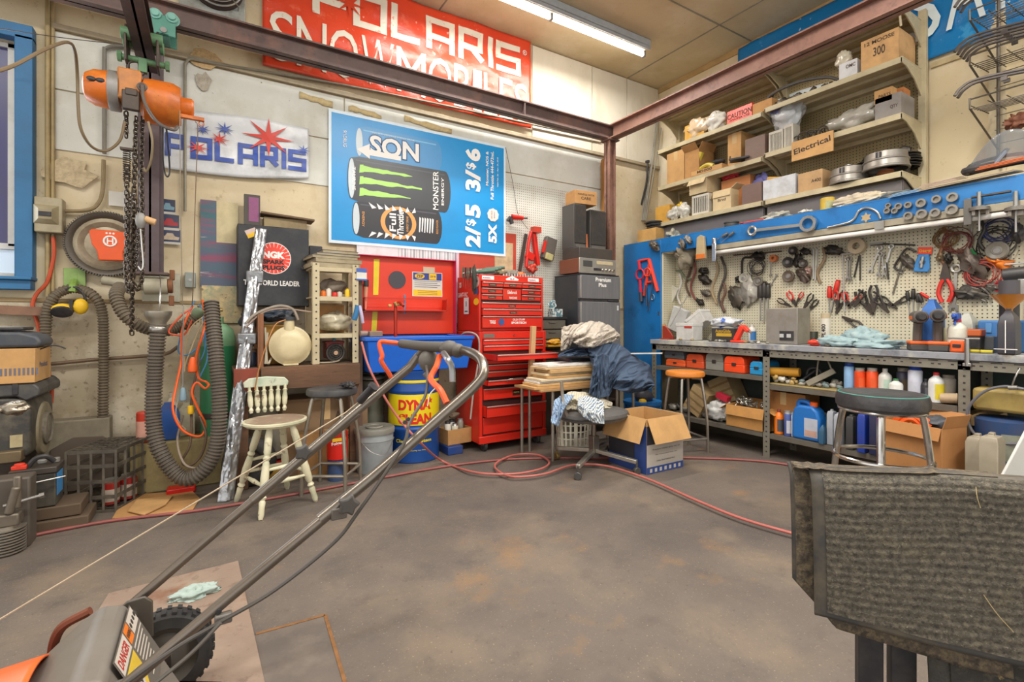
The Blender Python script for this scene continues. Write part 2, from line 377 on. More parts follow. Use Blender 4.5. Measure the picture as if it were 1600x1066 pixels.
m=MB();m.bx(3.865,3.93,4.19,4.29,0,3.0);solo('lit_web_strip','orange-brown upright strip painted as the lit web of the steel corner post','post',m,M('#b07a3c',.7,dirt=.4,scale=4,dcol='#6b4420'))  # strip added for the lit post web, light put into its colour
t=thing('steel_post','brown steel post standing on the ledge behind the orange chain hoist','post',(-.33,4.12,1.47))
m=MB();ibeam(m,(0,0,0),(0,0,1.66),.10,.13,up=(0,1,0));m.bx(-.07,.07,-.02,.02,0,1.66);build('post_shaft',m,M('#64585a',.5,.5,dirt=.5,dcol='#4c3a38'),t)
m=MB();m.bx(-.1,.1,-.08,.1,-.015,0);build('base_plate',m,IRON,t)
t=thing('hoist_rail','dark steel hoist rail hanging from a trolley on the back beam','beam',(-.33,2.0,2.77))
m=MB();ibeam(m,(0,-3.4,.065),(0,1.98,.065),.10,.13);build('rail_beam',m,M('#443a3a',.5,.5,dirt=.5,dcol='#6a4a40'),t)
TEAL=M('#7db5a8',.5,dirt=.35,dcol='#3c5a50');GRN=M('#5f8a62',.5,dirt=.45,dcol='#3a4a36')
t=thing('beam_trolley','teal painted wheeled trolley gripping the back steel beam','trolley',(-.25,YBM,3.03))
for i,(dx,dz) in enumerate(((.045,.125),(-.045,.125))):
    m=MB();m.cyl((dx,-.10,dz),(dx,-.07,dz),.034,n=22);m.cyl((dx,-.07,dz),(dx,-.062,dz),.044,n=22);m.cyl((dx,-.115,dz),(dx,-.10,dz),.022);build('wheel',m,TEAL,t,bev=.003)
m=MB();m.bx(-.065,.065,-.09,-.075,-.0,.13);m.bx(-.065,.065,.075,.09,-.0,.13);m.bx(-.03,.03,-.09,.09,-.0,.012);build('side_plate',m,M('#4f8f7e',.5,dirt=.35,dcol='#3c5a50'),t,bev=.004)
m=MB();m.cyl((0,-.10,.03),(0,.10,.03),.018);build('axle',m,GREYM,t)
# ---------------------------------------------------------------- ceiling light
t=thing('fluorescent_light','long twin-tube fluorescent strip light on the stained ceiling','light',(2.7,3.66,3.93))
m=MB();m.bx(-1.22,1.22,-.075,.055,.06,.135);m.bx(-1.22,1.22,-.075,-.065,.03,.07);build('housing',m,M('#b9c0c4',.45,dirt=.2),t,bev=.003)
m=MB();m.bx(-1.2,1.2,-.02,.05,.052,.06);build('reflector',m,M('#e8d8c0',.4,dirt=.1),t)
for k in (-1,1):
    m=MB();m.cyl((k*.61-.585,.02,.02),(k*.61+.585,.02,.02),.019,n=12);build('light_tube',m,M('#fffaf0',.3,dirt=0,emit=9),t)
for x in (-1.21,0,1.21):
    m=MB();m.bx(x-.014,x+.014,-.003,.043,-.005,.06);build('tube_holder',m,GREYM,t,bev=.004)
# ================================================================ things hung on the back wall
def WB(px,py,off=.0): return P(px,py,Y=YB-.005-off)
def FB(px,py,off=.01,rot=0): return T(P(px,py,Y=YB-.005-off))@FR_B@RZ(rot)
def banner_surface(amp,f=2.5,seed=0):
    return lambda x,z: amp*(.5+mn.noise(V((x*f+seed,z*f*1.4,seed)))+.35*mn.noise(V((x*f*3,z*f*4,seed+4))))
def vinyl(base,wear,amount=.75,streak=(1,1,1),lo=.58):
    return surf(base,[(wear,7,lo,lo+.08,amount)],bump=.25,rough=.3,stretch=streak)
def warp(m,fn,off):
    m.v=[V((v.x,YB-.012-fn(v.x,v.z)-off,v.z)) for v in m.v]
# red banner
fr=banner_surface(.02,seed=2)
x0=WB(410,100).x;x1=WB(828,100).x;zt=4.05;zb=WB(410,103).z-.0
t=thing('vinyl_banner','long red snowmobile banner with worn white lettering under the ceiling','banner',(x0,YB-.03,zb))
m=MB();m.grid(lambda u,v: V((x0+(x1-x0)*u,YB,zb+(zt-zb)*v+.02*u)),90,34);warp(m,fr,0)
build('banner_cloth',m,surf('#dc4a2c',[('#e87a5c',5,.60,.66,.55),('#b81c10',1.3,.5,.7,.5),('#f2b8a4',16,.64,.68,.8)],bump=.35,rough=.28),t,world=True,solid=.002)
def letters(m,s,xa,xb,za,zb_,Y=YB,bold=.02):
    n=len(s);return m.text(s,xb-xa,zb_-za,T((xa+xb)/2,Y,(za+zb_)/2)@FR_B,bold)
# blocky wide letters drawn on a 10 x 10 grid as strokes
GLY={'P': [(0,0,0,10),(0,10,9,10),(9,10,9,4.4),(9,4.4,0,4.4)],'O': [(0,0,0,10),(0,10,10,10),(10,10,10,0),(10,0,0,0)],'L': [(0,10,0,0),(0,0,9,0)],
       'A': [(0,0,0,10),(0,10,10,10),(10,10,10,0),(0,3.8,10,3.8)],'R': [(0,0,0,10),(0,10,9,10),(9,10,9,4.4),(9,4.4,0,4.4),(5,4.4,10,0)],
       'I': [(0,0,0,10)],'S': [(9.5,10,0,10),(0,10,0,5.4),(0,5.2,10,5.2),(10,5,10,0),(10,0,0,0)]}
def blockword(m,s,xa,xb,za,zb_,th,gap=.35):
    wid=[0.12 if c=='I' else 1 for c in s];n=len(s);g=gap
    unit=(xb-xa)/(sum(wid)+g*(n-1)+ .0);x=xa;h=zb_-za
    unit=(xb-xa-th*s.count('I'))/(sum(w_ for w_ in wid if w_==1)+g*(n-1))
    for c,w_ in zip(s,wid):
        W_=unit*w_ if w_==1 else th
        for (a,b,c2,d) in GLY[c]:
            p=V((x+th/2+(W_-th)*a/10*(1 if c != 'I' else 0),0,za+th/2+(h-th)*b/10));q=V((x+th/2+(W_-th)*c2/10*(1 if c != 'I' else 0),0,za+th/2+(h-th)*d/10))
            dd=(q-p).normalized();e=dd*(th/2);nrm=V((-dd.z,0,dd.x))*(th/2)
            if c=='R' and b==4.4 and d==0: e=dd*0
            k=[p-e*.98+nrm,p-e*.98-nrm,q+e*.98-nrm,q+e*.98+nrm]
            N=8;vs=[];fs=[]
            for i in range(N+1):
                vs.append(k[0].lerp(k[3],i/N));vs.append(k[1].lerp(k[2],i/N))
            for i in range(N): fs.append((2*i,2*i+1,2*i+3,2*i+2))
            m.add([V((v.x,YB,v.z)) for v in vs],fs)
        x+=W_+unit*g
    return m
M_WLET=surf('#e2dccb',[('#dc6a50',16,.60,.66,.75),('#c9c0aa',4,.5,.7,.4)],bump=.15,rough=.4)
m=MB();blockword(m,'POLARIS',WB(487,100).x,WB(812,100).x,3.665,3.97,.058,.12);warp(m,fr,.006)
build('large_lettering',m,M_WLET,t,world=True,flat=True)
xs=WB(421,100).x;xe=WB(823,100).x
m=MB();s='SNOWMOBILES';wd=[.9,1.2,1.25,1.5,1.45,1.25,.95,.5,.8,.85,.85];tot=sum(wd)+.12*10;x=xs
for c,w_ in zip(s,wd):
    ww=(xe-xs)*w_/tot;letters(m,c,x,x+ww,3.20,3.60,bold=.0);x+=ww+(xe-xs)*.12/tot
warp(m,fr,.006);build('small_lettering',m,M_WLET,t,world=True,flat=True)
m=MB();c=WB(545,12);m.star((0,0),.12,.035,8,0,T(c.x,YB,3.84)@FR_B,sx=1.1);warp(m,fr,.012)
build('star_emblem',m,M('#d6401e',.4,dirt=.2),t,world=True,flat=True)
m=MB();m.torus((2.80,YB,3.93),.022,.003,(0,1,0));m.text('R',.018,.022,T(2.80,YB,3.93)@FR_B);warp(m,fr,.006);build('trade_mark',m,INKW,t,world=True,flat=True)
# white banner
x0=WB(253,200).x;x1=WB(482,200).x
t=thing('vinyl_banner','small white banner with blue snowmobile lettering and a red star','banner',(x0,YB-.03,2.25))
fw=banner_surface(.018,3,9)
def wbf(u,v):
    top=2.66+.05*u+.02*sin(3*u);bot=2.235+.07*u-.03*sin(pi*u)
    return V((x0+(x1-x0)*u,YB,bot+(top-bot)*v))
m=MB();m.grid(wbf,60,20);warp(m,fw,.002)
build('banner_cloth',m,surf('#cdd0d2',[('#9a9c9e',2.2,.5,.7,.8),('#e9ebec',3.5,.5,.68,.9)],bump=.3,rough=.3),t,world=True,solid=.002)
BLU=M('#2348a0',.4,dirt=.2);RDS=M('#cf3322',.4,dirt=.2)
m=MB();blockword(m,'POLARIS',x0+.02,x1-.02,2.322,2.488,.034,.10);m.v=[V((v.x,v.y,v.z+.03*(v.x-x0)/(x1-x0))) for v in m.v];warp(m,fw,.012);build('blue_lettering',m,BLU,t,world=True,flat=True)
def stars(name,L,mt):
    m=MB()
    for px,py,R in L: c=WB(px,py);m.star((0,0),R,R*.26,8,0,T(c.x,YB,c.z)@FR_B,sx=1.25)
    warp(m,fw,.018);build(name,m,mt,t,world=True,flat=True)
stars('red_star',[(419,217,.15),(343,219,.055),(309,232,.06)],RDS);stars('blue_star',[(317,204,.045),(351,204,.055),(473,237,.045)],BLU)
# blue drinks poster (a portrait poster hung sideways)
t=thing('drinks_poster','large blue sideways poster of three drink cans above the parts washer','poster',tuple(WB(511,378)))
px0=WB(513,300).x;px1=WB(789,300).x;pz0,pz1=1.795,2.915;O=V((px0,YB-.018,pz0))
PW=px1-px0;PH=pz1-pz0;PM=T(O)@FR_B
m=MB();m.bx(0,PW,0,PH,-.004,0,PM);build('poster_sheet',m,M('#d6e4ec',.35,dirt=.12),t,world=True)
m=MB();m.bx(.022,PW-.022,.025,PH-.025,0,.001,PM);build('blue_field',m,surf('#0f8fd0',[('#0a76b4',2,.5,.7,.5)],bump=0,rough=.3),t,world=True)
def pc(zx,zy):   # crop coordinates of the poster close-up -> poster coordinates
    p=P(500+zx/4.1,150+zy/4.1,Y=YB-.018);return (p.x-px0,p.z-pz0)
def canpoly(a,b,c,d,n=10):
    """sideways can: left end x a, right end b, low c, high d"""
    h=d-c;r=.05;pts=[]
    for i in range(n+1): th=-pi/2+pi*i/n;pts.append((b-r+r*1.0*cos(th)*1.2,(c+d)/2+h/2*sin(th)))
    pts+=[(a+.10,d),(a+.05,d-.015)]
    for i in range(n+1): th=pi/2+pi*i/n;pts.append((a+.03+.03*cos(th),(c+d)/2+(h/2-.02)*sin(th)))
    pts+=[(a+.05,c+.015),(a+.10,c)]
    return pts
def can(name,a,b,c,d,col,zz,extra):
    m=MB();m.poly(canpoly(a,b,c,d),zz,PM);m.m=1;m.disc((a+.035,(c+d)/2),.028,zz+.0006,PM,r2=(d-c)/2-.025)
    m.m=2;m.rect(a+.07,b-.05,d-.012-.03,d-.03,zz+.0006,PM)
    return build(name,m,[M(col,.3,dirt=.08),M('#c4cfd4',.3,dirt=.1),M(extra,.3,dirt=0)],t,world=True,flat=True)
a=pc(225,280);b=pc(775,400)
can('blue_can',a[0],b[0]-.0,.742,1.03,'#3f8fc8',.002,'#6fb4dc')
can('striped_can',.19,pc(775,800)[0],.065,.385,'#2c2c33',.002,'#4a4a55')
can('dark_can',pc(175,520)[0],pc(830,600)[0],.37,.76,'#33373c',.0035,'#464b52')
Z1=.0065
def ptxt(m,s,cx,cy,w_,h,rot=0,bold=.02,z=Z1): m.text(s,w_,h,PM@T(cx,cy,z)@RZ(rot),bold)

for v0 in (.06,.61):
    m=MB();ptxt(m,'2/' if v0<.1 else '3/',1.345,v0+.105,.20,.165,pi/2,.045);ptxt(m,'$',1.325,v0+.245,.065,.11,pi/2,.03);ptxt(m,'5' if v0<.1 else '6',1.345,v0+.36,.125,.165,pi/2,.05);build('price_lettering',m,INKW,t,world=True,flat=True)
for a_ in (('5X',1.565,.22,.19,.095,.05),('Monster, NOS &',1.505,.86,.34,.035,.02),('Full Throttle 444-473mL',1.56,.80,.48,.035,.02),('Valid Feb. 26 - Apr. 29, 2018',1.625,.84,.3,.018,.02)):
    m=MB();ptxt(m,a_[0],a_[1],a_[2],a_[3],a_[4],pi/2,a_[5]);build('small_print',m,INKW,t,world=True,flat=True)
m=MB();m.star((1.57,.405),.068,.062,9,Z1,PM);m.m=1;ptxt(m,'AIR MILES',1.555,.405,.08,.014,pi/2,0,Z1+.001);m.m=2;ptxt(m,'BONUS',1.585,.405,.06,.012,pi/2,0,Z1+.001)
build('round_badge',m,[M('#d8d4cc',.4,dirt=0),RDS,BLU],t,world=True,flat=True)
# NOS emblem upside down with arrow
m=MB();m.m=1;ptxt(m,'NOS',.565,.885,.47,.185,pi,.07,.0045);m.m=0;ptxt(m,'NOS',.565,.885,.45,.165,pi,.03,.0055)
m.poly([(.62,.785),(.34,.785),(.34,.755),(.23,.82),(.34,.885),(.34,.835),(.62,.825)],.005,PM)
ptxt(m,'HIGH PERFORMANCE ENERGY DRINK',.55,.99,.4,.012,0,0,.005);ptxt(m,'9/1DRUG',.13,.89,.14,.03,-pi/2,.01,.005)
build('can_emblem',m,[INKW,M('#1c4f80',.4,dirt=0)],t,world=True,flat=True)
m=MB()
for k,(y0,y1,l) in enumerate(((.635,.685,.52),(.535,.585,.62),(.435,.485,.50))):
    pts=[];n=12;rr=random.Random(k)
    for i in range(n+1):
        u=i/n;x=.26+(l-.0)*u*.9;wdt=(1-u)**.7*.022+.004;pts.append((x,(y0+y1)/2+wdt+rr.uniform(-.006,.006)-u*.0))
    for i in range(n,-1,-1):
        u=i/n;x=.26+(l-.0)*u*.9;wdt=(1-u)**.7*.022+.004;pts.append((x,(y0+y1)/2-wdt+rr.uniform(-.006,.006)))
    m.poly(pts,.0055,PM);m.poly([(.25,(y0+y1)/2-.04),(.29,(y0+y1)/2-.03),(.285,(y0+y1)/2+.035),(.255,(y0+y1)/2+.03)],.0057,PM)
build('claw_emblem',m,M('#a6d66a',.4,dirt=0),t,world=True,flat=True)
m=MB();ptxt(m,'MONSTER',.955,.565,.36,.055,pi/2,.01,.0055);ptxt(m,'ENERGY',1.025,.565,.26,.026,pi/2,.01,.0055);ptxt(m,'TAURINE',.205,.565,.2,.028,-pi/2,.01,.0055)
build('can_wordmark',m,INKW,t,world=True,flat=True)
m=MB();m.m=0;m.disc((.60,.225),.165,.004,PM,r2=.145);m.m=1;m.disc((.60,.225),.125,.0045,PM,r2=.118);m.m=2;ptxt(m,'Full',.545,.225,.16,.06,pi/2,.02,.0055);ptxt(m,'Throttle',.615,.225,.21,.06,pi/2,.02,.0055)
m.m=0;ptxt(m,'ENERGY DRINK',.68,.225,.14,.02,pi/2,.01,.0055)
m.m=2
for sgn in (-1,1):
    for i in range(7): m.poly([(.36+i*.06,.225+sgn*.10),(.40+i*.06,.225+sgn*.11),(.33+i*.07,.225+sgn*.152)],.005,PM)
for i in range(6): m.poly([(.79+.025*i,.16+.012*(i % 2)),(.80+.025*i,.16),(.81+.025*i,.29),(.795+.025*i,.30)],.005,PM)
m.m=0;ptxt(m,'BOLD FLAVOR',.97,.225,.13,.02,pi/2,.01,.005);ptxt(m,'ENERGY',.285,.225,.13,.022,-pi/2,.01,.005)
build('winged_emblem',m,[M('#d89a52',.4,dirt=0),M('#26262c',.4,dirt=0),INKW],t,world=True,flat=True)
# pegboard behind, at the right of the poster
a=WB(760,230).x;b=WB(938,300).x
m=MB();m.bx(a-.45,b-.05,YB-.009,YB-.003,1.0,2.57);solo('pegboard_panel','dirty white pegboard on the back wall above the red tool chest','pegboard',m,pegmat('#cfcec4','#5a5142'))
# torn paper strips above the poster
for i,(xa,ya,xb,yb) in enumerate(((468,148,520,163),(545,168,596,183),(632,185,706,206))):
    A=WB(xa,ya);B=WB(xb,yb);m=MB();r=random.Random(i)
    top=[A.lerp(B,k/9)+V((0,0,.012+r.uniform(0,.02))) for k in range(10)];bot=[A.lerp(B,k/9)-V((0,0,.012+r.uniform(0,.02))) for k in range(10)]
    m.add([V((p.x,YB-.004,p.z)) for p in top+bot],[(k,k+1,k+11,k+10) for k in range(9)])
    solo('paper_scrap',['torn yellowed paper scrap left of the poster top corner','torn yellowed paper scrap over the poster near its left end','torn yellowed paper scrap over the poster near its middle'][i],'paper',m,M('#cdb98a',.8,dirt=.4,scale=30,dcol='#8a6a3a'),solid=.002)
# exhaust fan top left
t=thing('exhaust_fan','round wire-guarded wall fan on a scratched steel plate by the ceiling','fan',tuple(WB(345,30)))
c=WB(345,2);R=.20;m=MB();m.bx(c.x-.26,c.x+.16,YB-.03,YB,3.42,4.0);build('back_plate',m,M('#a5a9a4',.5,.4,dirt=.6,scale=14),t,world=True,bev=.004)
m=MB();m.cyl((c.x-.03,YB-.05,3.64),(c.x-.03,YB-.031,3.64),R-.02,n=30);build('fan_opening',m,M('#3a2a26',.8,dirt=.3),t,world=True)
m=MB()
for k in range(4):
    a=k*pi/2+.3;m.beam((c.x-.03,YB-.06,3.64),(c.x-.03+.13*cos(a),YB-.07,3.64+.13*sin(a)),.07,.004,(0,1,0))
build('fan_blades',m,M('#4a3630',.6,dirt=.3),t,world=True)
m=MB()
for r_ in (.17,.14,.11,.08,.05): m.torus((c.x-.03,YB-.085,3.64),r_,.004 if r_<.17 else .008,(0,1,0),n=5)
for k in range(4):
    a=k*pi/2+.8;m.cyl((c.x-.03,YB-.09,3.64),(c.x-.03+R*cos(a),YB-.09,3.64+R*sin(a)),.004,n=5);m.cyl((c.x-.03+R*cos(a),YB-.09,3.64+R*sin(a)),(c.x-.03+R*cos(a),YB-.03,3.64+R*sin(a)),.005,n=5)
build('wire_guard',m,STEEL,t,world=True)
# conduits, switch box
m=MB();m.tube([WB(163,240,.02),WB(163,90,.02),WB(166,76,.02),WB(182,72,.02),WB(210,73,.02)],.012,k=5);tag(build('wall_conduit',m,M('#7d7a70',.5,.3,dirt=.4)),'grey conduit pipe arching up the wall behind the hoist','pipe')
m=MB();m.tube([WB(162,250,.02),WB(160,300,.02),WB(150,322,.02),WB(132,329,.02),WB(102,330,.02)],.012,k=5);tag(build('wall_conduit',m,M('#948260',.5,.2,dirt=.4)),'tan conduit pipe curving down into the grey switch box','pipe')
m=MB();m.tube([WB(289,330,.02),WB(289,125,.02),WB(291,98,.02),WB(302,92,.02),WB(330,98,.02),WB(600,145,.02),WB(940,218,.02)],.010,k=5);tag(build('wall_conduit',m,M('#8f8a7a',.5,.2,dirt=.4)),'long thin grey conduit running across the wall above the white banner','pipe')
t=thing('switch_box','dusty beige electrical switch box beside the blue window','switch box',tuple(WB(82,365)))
A=WB(60,365);B=WB(103,315);m=MB();m.bx(A.x,B.x,YB-.10,YB,A.z,B.z+.0);build('box_body',m,M('#a59a7e',.5,dirt=.4),t,world=True,bev=.006)
cx=(A.x+B.x)/2-.01;cz=(A.z+B.z)/2
m=MB();m.lathe([(.085,0),(.045,.03)],4,T(cx,YB-.10,cz)@FR_B@RZ(pi/4));build('raised_cover',m,M('#978b6c',.5,dirt=.4),t,world=True)
m=MB();m.bx(cx-.03,cx+.03,YB-.137,YB-.128,cz-.014,cz+.014);build('toggle_plate',m,BLACK,t,world=True,bev=.002)
m=MB();m.tube([WB(83,370,.04),WB(84,400,.03),WB(74,440,.02),WB(57,460,.02),WB(51,480,.02),WB(60,510,.03),WB(66,545,.03),WB(80,600,.04),WB(80,630,.04)],.011,k=6)
tag(build('power_cord',m,M('#c8502c',.5,dirt=.2)),'thick orange cord hanging from the beige switch box','cord')
# wooden rail on lower left wall, pipe
m=MB();A=P(0,476,Y=4.24);B=P(68,487,Y=4.24);m.beam(V((A.x-.6,4.24,A.z)),B,.04,.055);solo('wooden_rail','brown wooden rail fixed low on the wall under the window','rail',m,M('#8f6a55',.7,dirt=.5))
m=MB();m.tube([P(80,569,Y=4.26),P(150,562,Y=4.26),P(235,556,Y=4.26),P(262,552,Y=4.25),P(278,542,Y=4.22)],.012);tag(build('wall_pipe',m,M('#7a6550',.6,.3,dirt=.5)),'thin brown pipe running low across the concrete wall','pipe')
# posters and photos
def sheet(name,label,cat,px0_,py0,px1_,py1,mats,draw=None,off=.006,lean=0,M2=None):
    A=WB(px0_,py1);B=WB(px1_,py0);m=MB();w_=B.x-A.x;h=B.z-A.z
    m.M=T(A.x,YB-.005-off,A.z)@FR_B@RX(lean);m.bx(0,w_,0,h,-.002,0)
    if draw: draw(m,w_,h)
    return solo(name,label,cat,m,mats,flat=True)
def streaky(base,a,b,sc=3): return surf(base,[(a,sc,.42,.6,1),(b,sc*1.6,.5,.64,1),('#d8c8c4',sc*3,.62,.7,.6)],bump=0,rough=.5,stretch=(.35,1,2.2))
sheet('art_poster','curled purple and teal poster left of the black spark plug cabinet','poster',313,318,372,448,[streaky('#5c5a72','#3e6a72','#8a4a62'),M('#d3c59c',.8,dirt=.3)],lambda m,w_,h: (setattr(m,'m',1),m.rect(w_*.42,w_,h*.52,h,.001)))
for i,(a,b,c,d) in enumerate(((252,313,274,334),(252,337,280,359),(252,360,282,381))):
    sheet('photo_print',['small photo of a blue car pinned behind the post, topmost of three','small photo of a red car pinned behind the post, middle of three','small pale photo pinned behind the post, lowest of three'][i],'photo',a,b,c,d,
          [M('#3d4560',.3,dirt=.3,scale=30),M(['#7fa6b8','#b0343a','#c8b49a'][i],.3,dirt=.3,scale=40),M('#c8c4ba',.4,dirt=.1)],lambda m,w_,h: (setattr(m,'m',1),m.poly([(w_*.1,h*.3),(w_*.9,h*.3),(w_*.95,h*.5),(w_*.7,h*.55),(w_*.6,h*.75),(w_*.3,h*.75),(w_*.2,h*.55),(w_*.08,h*.5)],.001),setattr(m,'m',2),m.rect(0,w_,0,h*.16,.001)))
sheet('paper_note','blank white note pinned to the wall behind the hanging chains','paper',170,303,212,321,[PAPER])
# cracked tile/plywood shelf fragments under the poster
m=MB();A=WB(315,505);B=WB(378,448);m.bx(A.x,B.x,YB-.02,YB,A.z,B.z);solo('torn_wall_lining','peeling mottled wall lining below the purple poster','lining',m,surf('#b8a884',[('#8a9a80',8,.5,.6,.8),('#d8c08c',12,.5,.6,.8),('#5a4a38',20,.6,.66,.8)],bump=.5))
# spark plug cabinet
A=P(371,478,Y=4.12);B=P(483,360,Y=4.12);z1=P(430,354,Y=4.12).z
t=thing('wall_cabinet','black spark plug cabinet with a round red emblem','cabinet',(A.x,4.2,A.z));W_=B.x-A.x;Hh=z1-A.z
m=MB();m.bx(A.x,B.x,4.13,YB,A.z,z1);build('cabinet_body',m,BLACK,t,world=True,bev=.004)
CM=T(A.x,4.118,A.z)@FR_B
m=MB();m.bx(.004,W_-.004,.004,Hh-.004,-.01,.0,CM);d_=build('cabinet_door',m,M('#232428',.3,dirt=.35,dcol='#55524c'),t,world=True,bev=.003)
m=MB();cx=W_*.49;cy=Hh*.60;R=W_*.235;m.m=1;m.disc((cx,cy),R*1.04,.001,CM,40);m.m=0;m.disc((cx,cy),R,.0016,CM,40)
m.m=1
for k in range(24):
    a=k*pi/12;ux,uy=cos(a),sin(a);m.poly([(cx+ux*R*.72-uy*R*.01,cy+uy*R*.72+ux*R*.01),(cx+ux*R*.72+uy*R*.01,cy+uy*R*.72-ux*R*.01),(cx+ux*R+uy*R*.018,cy+uy*R-ux*R*.018),(cx+ux*R-uy*R*.018,cy+uy*R+ux*R*.018)],.0021,CM)
m.text('NGK',R*1.35,R*.46,CM@T(cx,cy+R*.22,.003),.06);m.m=2;m.text('SPARK',R*1.3,R*.3,CM@T(cx,cy-R*.24,.003),.05);m.text('PLUGS',R*1.3,R*.3,CM@T(cx,cy-R*.62,.003),.05)
build('round_emblem',m,[REDL,INKW,INK],d_,world=True,flat=True)
m=MB();m.text('THE WORLD LEADER',W_*.78,Hh*.065,CM@T(W_*.47,Hh*.29,.0015),.03);build('door_lettering',m,INKW,d_,world=True,flat=True)
m=MB();m.cyl(CM@V((W_*.9,Hh*.49,0)),CM@V((W_*.9,Hh*.49,.02)),.012);build('door_knob',m,BLACK,d_,world=True,bev=.002)
m=MB();m.M=CM@T(W_*.2,Hh*.9,.002)@RZ(.45);m.rect(-.045,.03,-.0,.03);m.m=1;m.rect(-.045,.03,-.03,0);build('sticker',m,[M('#d8bfb4',.4),YEL],d_,world=True,flat=True)
# things above the cabinet
A2=P(381,350,Y=4.2);B2=P(406,307,Y=4.2);m=MB();m.bx(A2.x,B2.x,4.17,4.21,z1,B2.z);m.m=1;m.rect(A2.x+.03,B2.x-.01,z1+.03,B2.z-.02);
m.v[-4:]=[V((v.x,4.168,v.y)) for v in m.v[-4:]]
solo('manual_box','thin dark box with a magenta label standing on the black cabinet','box',m,[M('#4a4640',.6,dirt=.3),M('#8c4a78',.5,dirt=.3,scale=40)])
A2=P(408,350,Y=4.15);B2=P(482,335,Y=4.15);m=MB();m.bx(A2.x+.02,B2.x-.01,4.16,4.28,z1,z1+.075);m.m=1;m.M=T((A2.x+B2.x)/2+.02,4.2,z1+.088)@RY(.06);m.bx(-.19,.19,-.08,.09,-.008,.008)
solo('wood_tray','dusty wooden tray with a warped lid on the black cabinet','tray',m,[M('#9c8a68',.8,dirt=.5),M('#6b5540',.8,dirt=.5)],bev=.003)
# flywheel ring and orange cover
c=WB(168,383);t=thing('flywheel_ring','big toothed steel flywheel ring hanging on the wall','wheel',(c.x,YB,c.z));C0=T(c.x,YB-.005,c.z)@FR_B;R=.215
m=MB();m.lathe([(R*.80,.0),(R*.98,.0),(R,.02),(R,.05),(R*.97,.055),(R*.88,.05),(R*.8,.03)],40,C0,cap=False);
for k in range(90):
    a=k*2*pi/90;m.box((R*cos(a),R*sin(a),.045),(.012,.006,.02),C0@T(R*cos(a),R*sin(a),0)@RZ(a)@T(-R*cos(a),-R*sin(a),0)) if False else m.bx(-.006,.006,-.004,.004,.03,.06,C0@RZ(a)@T(R,0,0))
build('toothed_rim',m,M('#5c5750',.5,.6,dirt=.5),t,world=True)
m=MB();m.lathe([(R*.84,.03),(R*.70,.045),(R*.55,.02),(R*.3,.03),(.02,.03)],40,C0,cap=False);build('disc_plate',m,M('#b0a48c',.45,.4,dirt=.6),t,world=True)
t=thing('engine_cover','orange plastic machine cover with a white crowned emblem hung inside the flywheel ring','cover',tuple(WB(172,398,.1)),0)
A=WB(172,384,.085);OM=T(A)@FR_B
m=MB();m.prism([(-.105,.085),(-.09,.10),(.10,.095),(.105,.06),(.085,-.02),(.075,-.04),(.08,-.10),(-.055,-.105),(-.065,-.04),(-.09,0)],0,.035,OM);build('cover_shell',m,M('#e85a20',.4,dirt=.15),t,world=True,bev=.008)
m=MB();EM=OM@T(.005,.03,.0375);m.torus((OM@V((.005,.025,.0375))),.032,.006,(0,1,0));m.text('H',.035,.04,EM@T(0,-.004,0),.02);
for k in (-1,0,1): m.disc((k*.018,.047),.006,0,EM)
build('cover_emblem',m,INKW,t,world=True,flat=True)
# ear muffs on a green bracket
t=thing('wall_bracket','pale green metal hook bracket screwed to the wall','bracket',tuple(WB(121,455)));A=WB(121,448);B=WB(134,420)
m=MB();m.bx(A.x,B.x,YB-.012,YB,A.z,B.z);m.bx(A.x-.07,B.x-.0,YB-.006,YB,A.z,B.z);build('bracket_plate',m,M('#8fae62',.5,dirt=.3),t,world=True,bev=.003)
m=MB();m.tube([WB(116,440,.02),WB(114,447,.08),WB(113,456,.09)],.022,k=4);build('bracket_hook',m,M('#86a850',.5,dirt=.3),t,world=True)
t=thing('ear_muffs','yellow ear muffs hanging on the green wall bracket','ear muffs',tuple(WB(108,490,.1)))
m=MB();m.tube([WB(87,478,.1),WB(92,462,.1),WB(106,451,.1),WB(120,450,.1),WB(132,462,.1),WB(133,480,.1)],.008,n=6);build('headband',m,BLACK,t,world=True)
a=WB(98,483,.12);m=MB();m.ball(tuple(a),(.058,.032,.036));m.m=1;m.lathe([(.03,0),(.05,.004),(.05,.02),(.03,.024)],20,T(a.x,a.y-.01,a.z-.012)@RX(2.2)@SC(1.1,.8,1));build('left_cup',m,[YEL,BLACK],t,world=True)
a=WB(126,479,.12);m=MB();m.ball(tuple(a),(.04,.035,.052));m.m=1;m.bx(a.x-.052,a.x-.035,a.y-.02,a.y+.02,a.z-.04,a.z+.04);build('right_cup',m,[YEL,BLACK],t,world=True)
# exhaust hoses
HOSE=M('#6e6250',.6,dirt=.4,dcol='#3c342a');HOSEB=M('#5f564b',.6,dirt=.35,dcol='#2e2924');HOSEK=M('#3a3632',.5,dirt=.4,dcol='#6b6054')
m=MB();m.tube([WB(70,560,.1),WB(71,520,.1),WB(75,482,.1),WB(90,459,.1),WB(118,451,.06),WB(146,462,.1),WB(160,490,.1),WB(162,560,.1),WB(161,657,.1)],.028,n=12,step=.0048,corr=.11,k=8)
solo('corrugated_hose','narrow grey corrugated hose arched over the ear muffs','hose',m,HOSE,ang=20)
D0=[P(188,448,Y=4.12),P(182,462,Y=4.0),P(192,488,Y=3.95),P(212,506,Y=3.95),P(240,516,Y=4.0),P(270,515,Y=4.08),P(300,500,Y=4.1),P(318,482,Y=4.1)]
m=MB();m.tube(D0,.036,n=12,step=.005,corr=.11,k=8);solo('corrugated_hose','tan corrugated hose curling down from the wall pipe stub','hose',m,HOSE,ang=20)
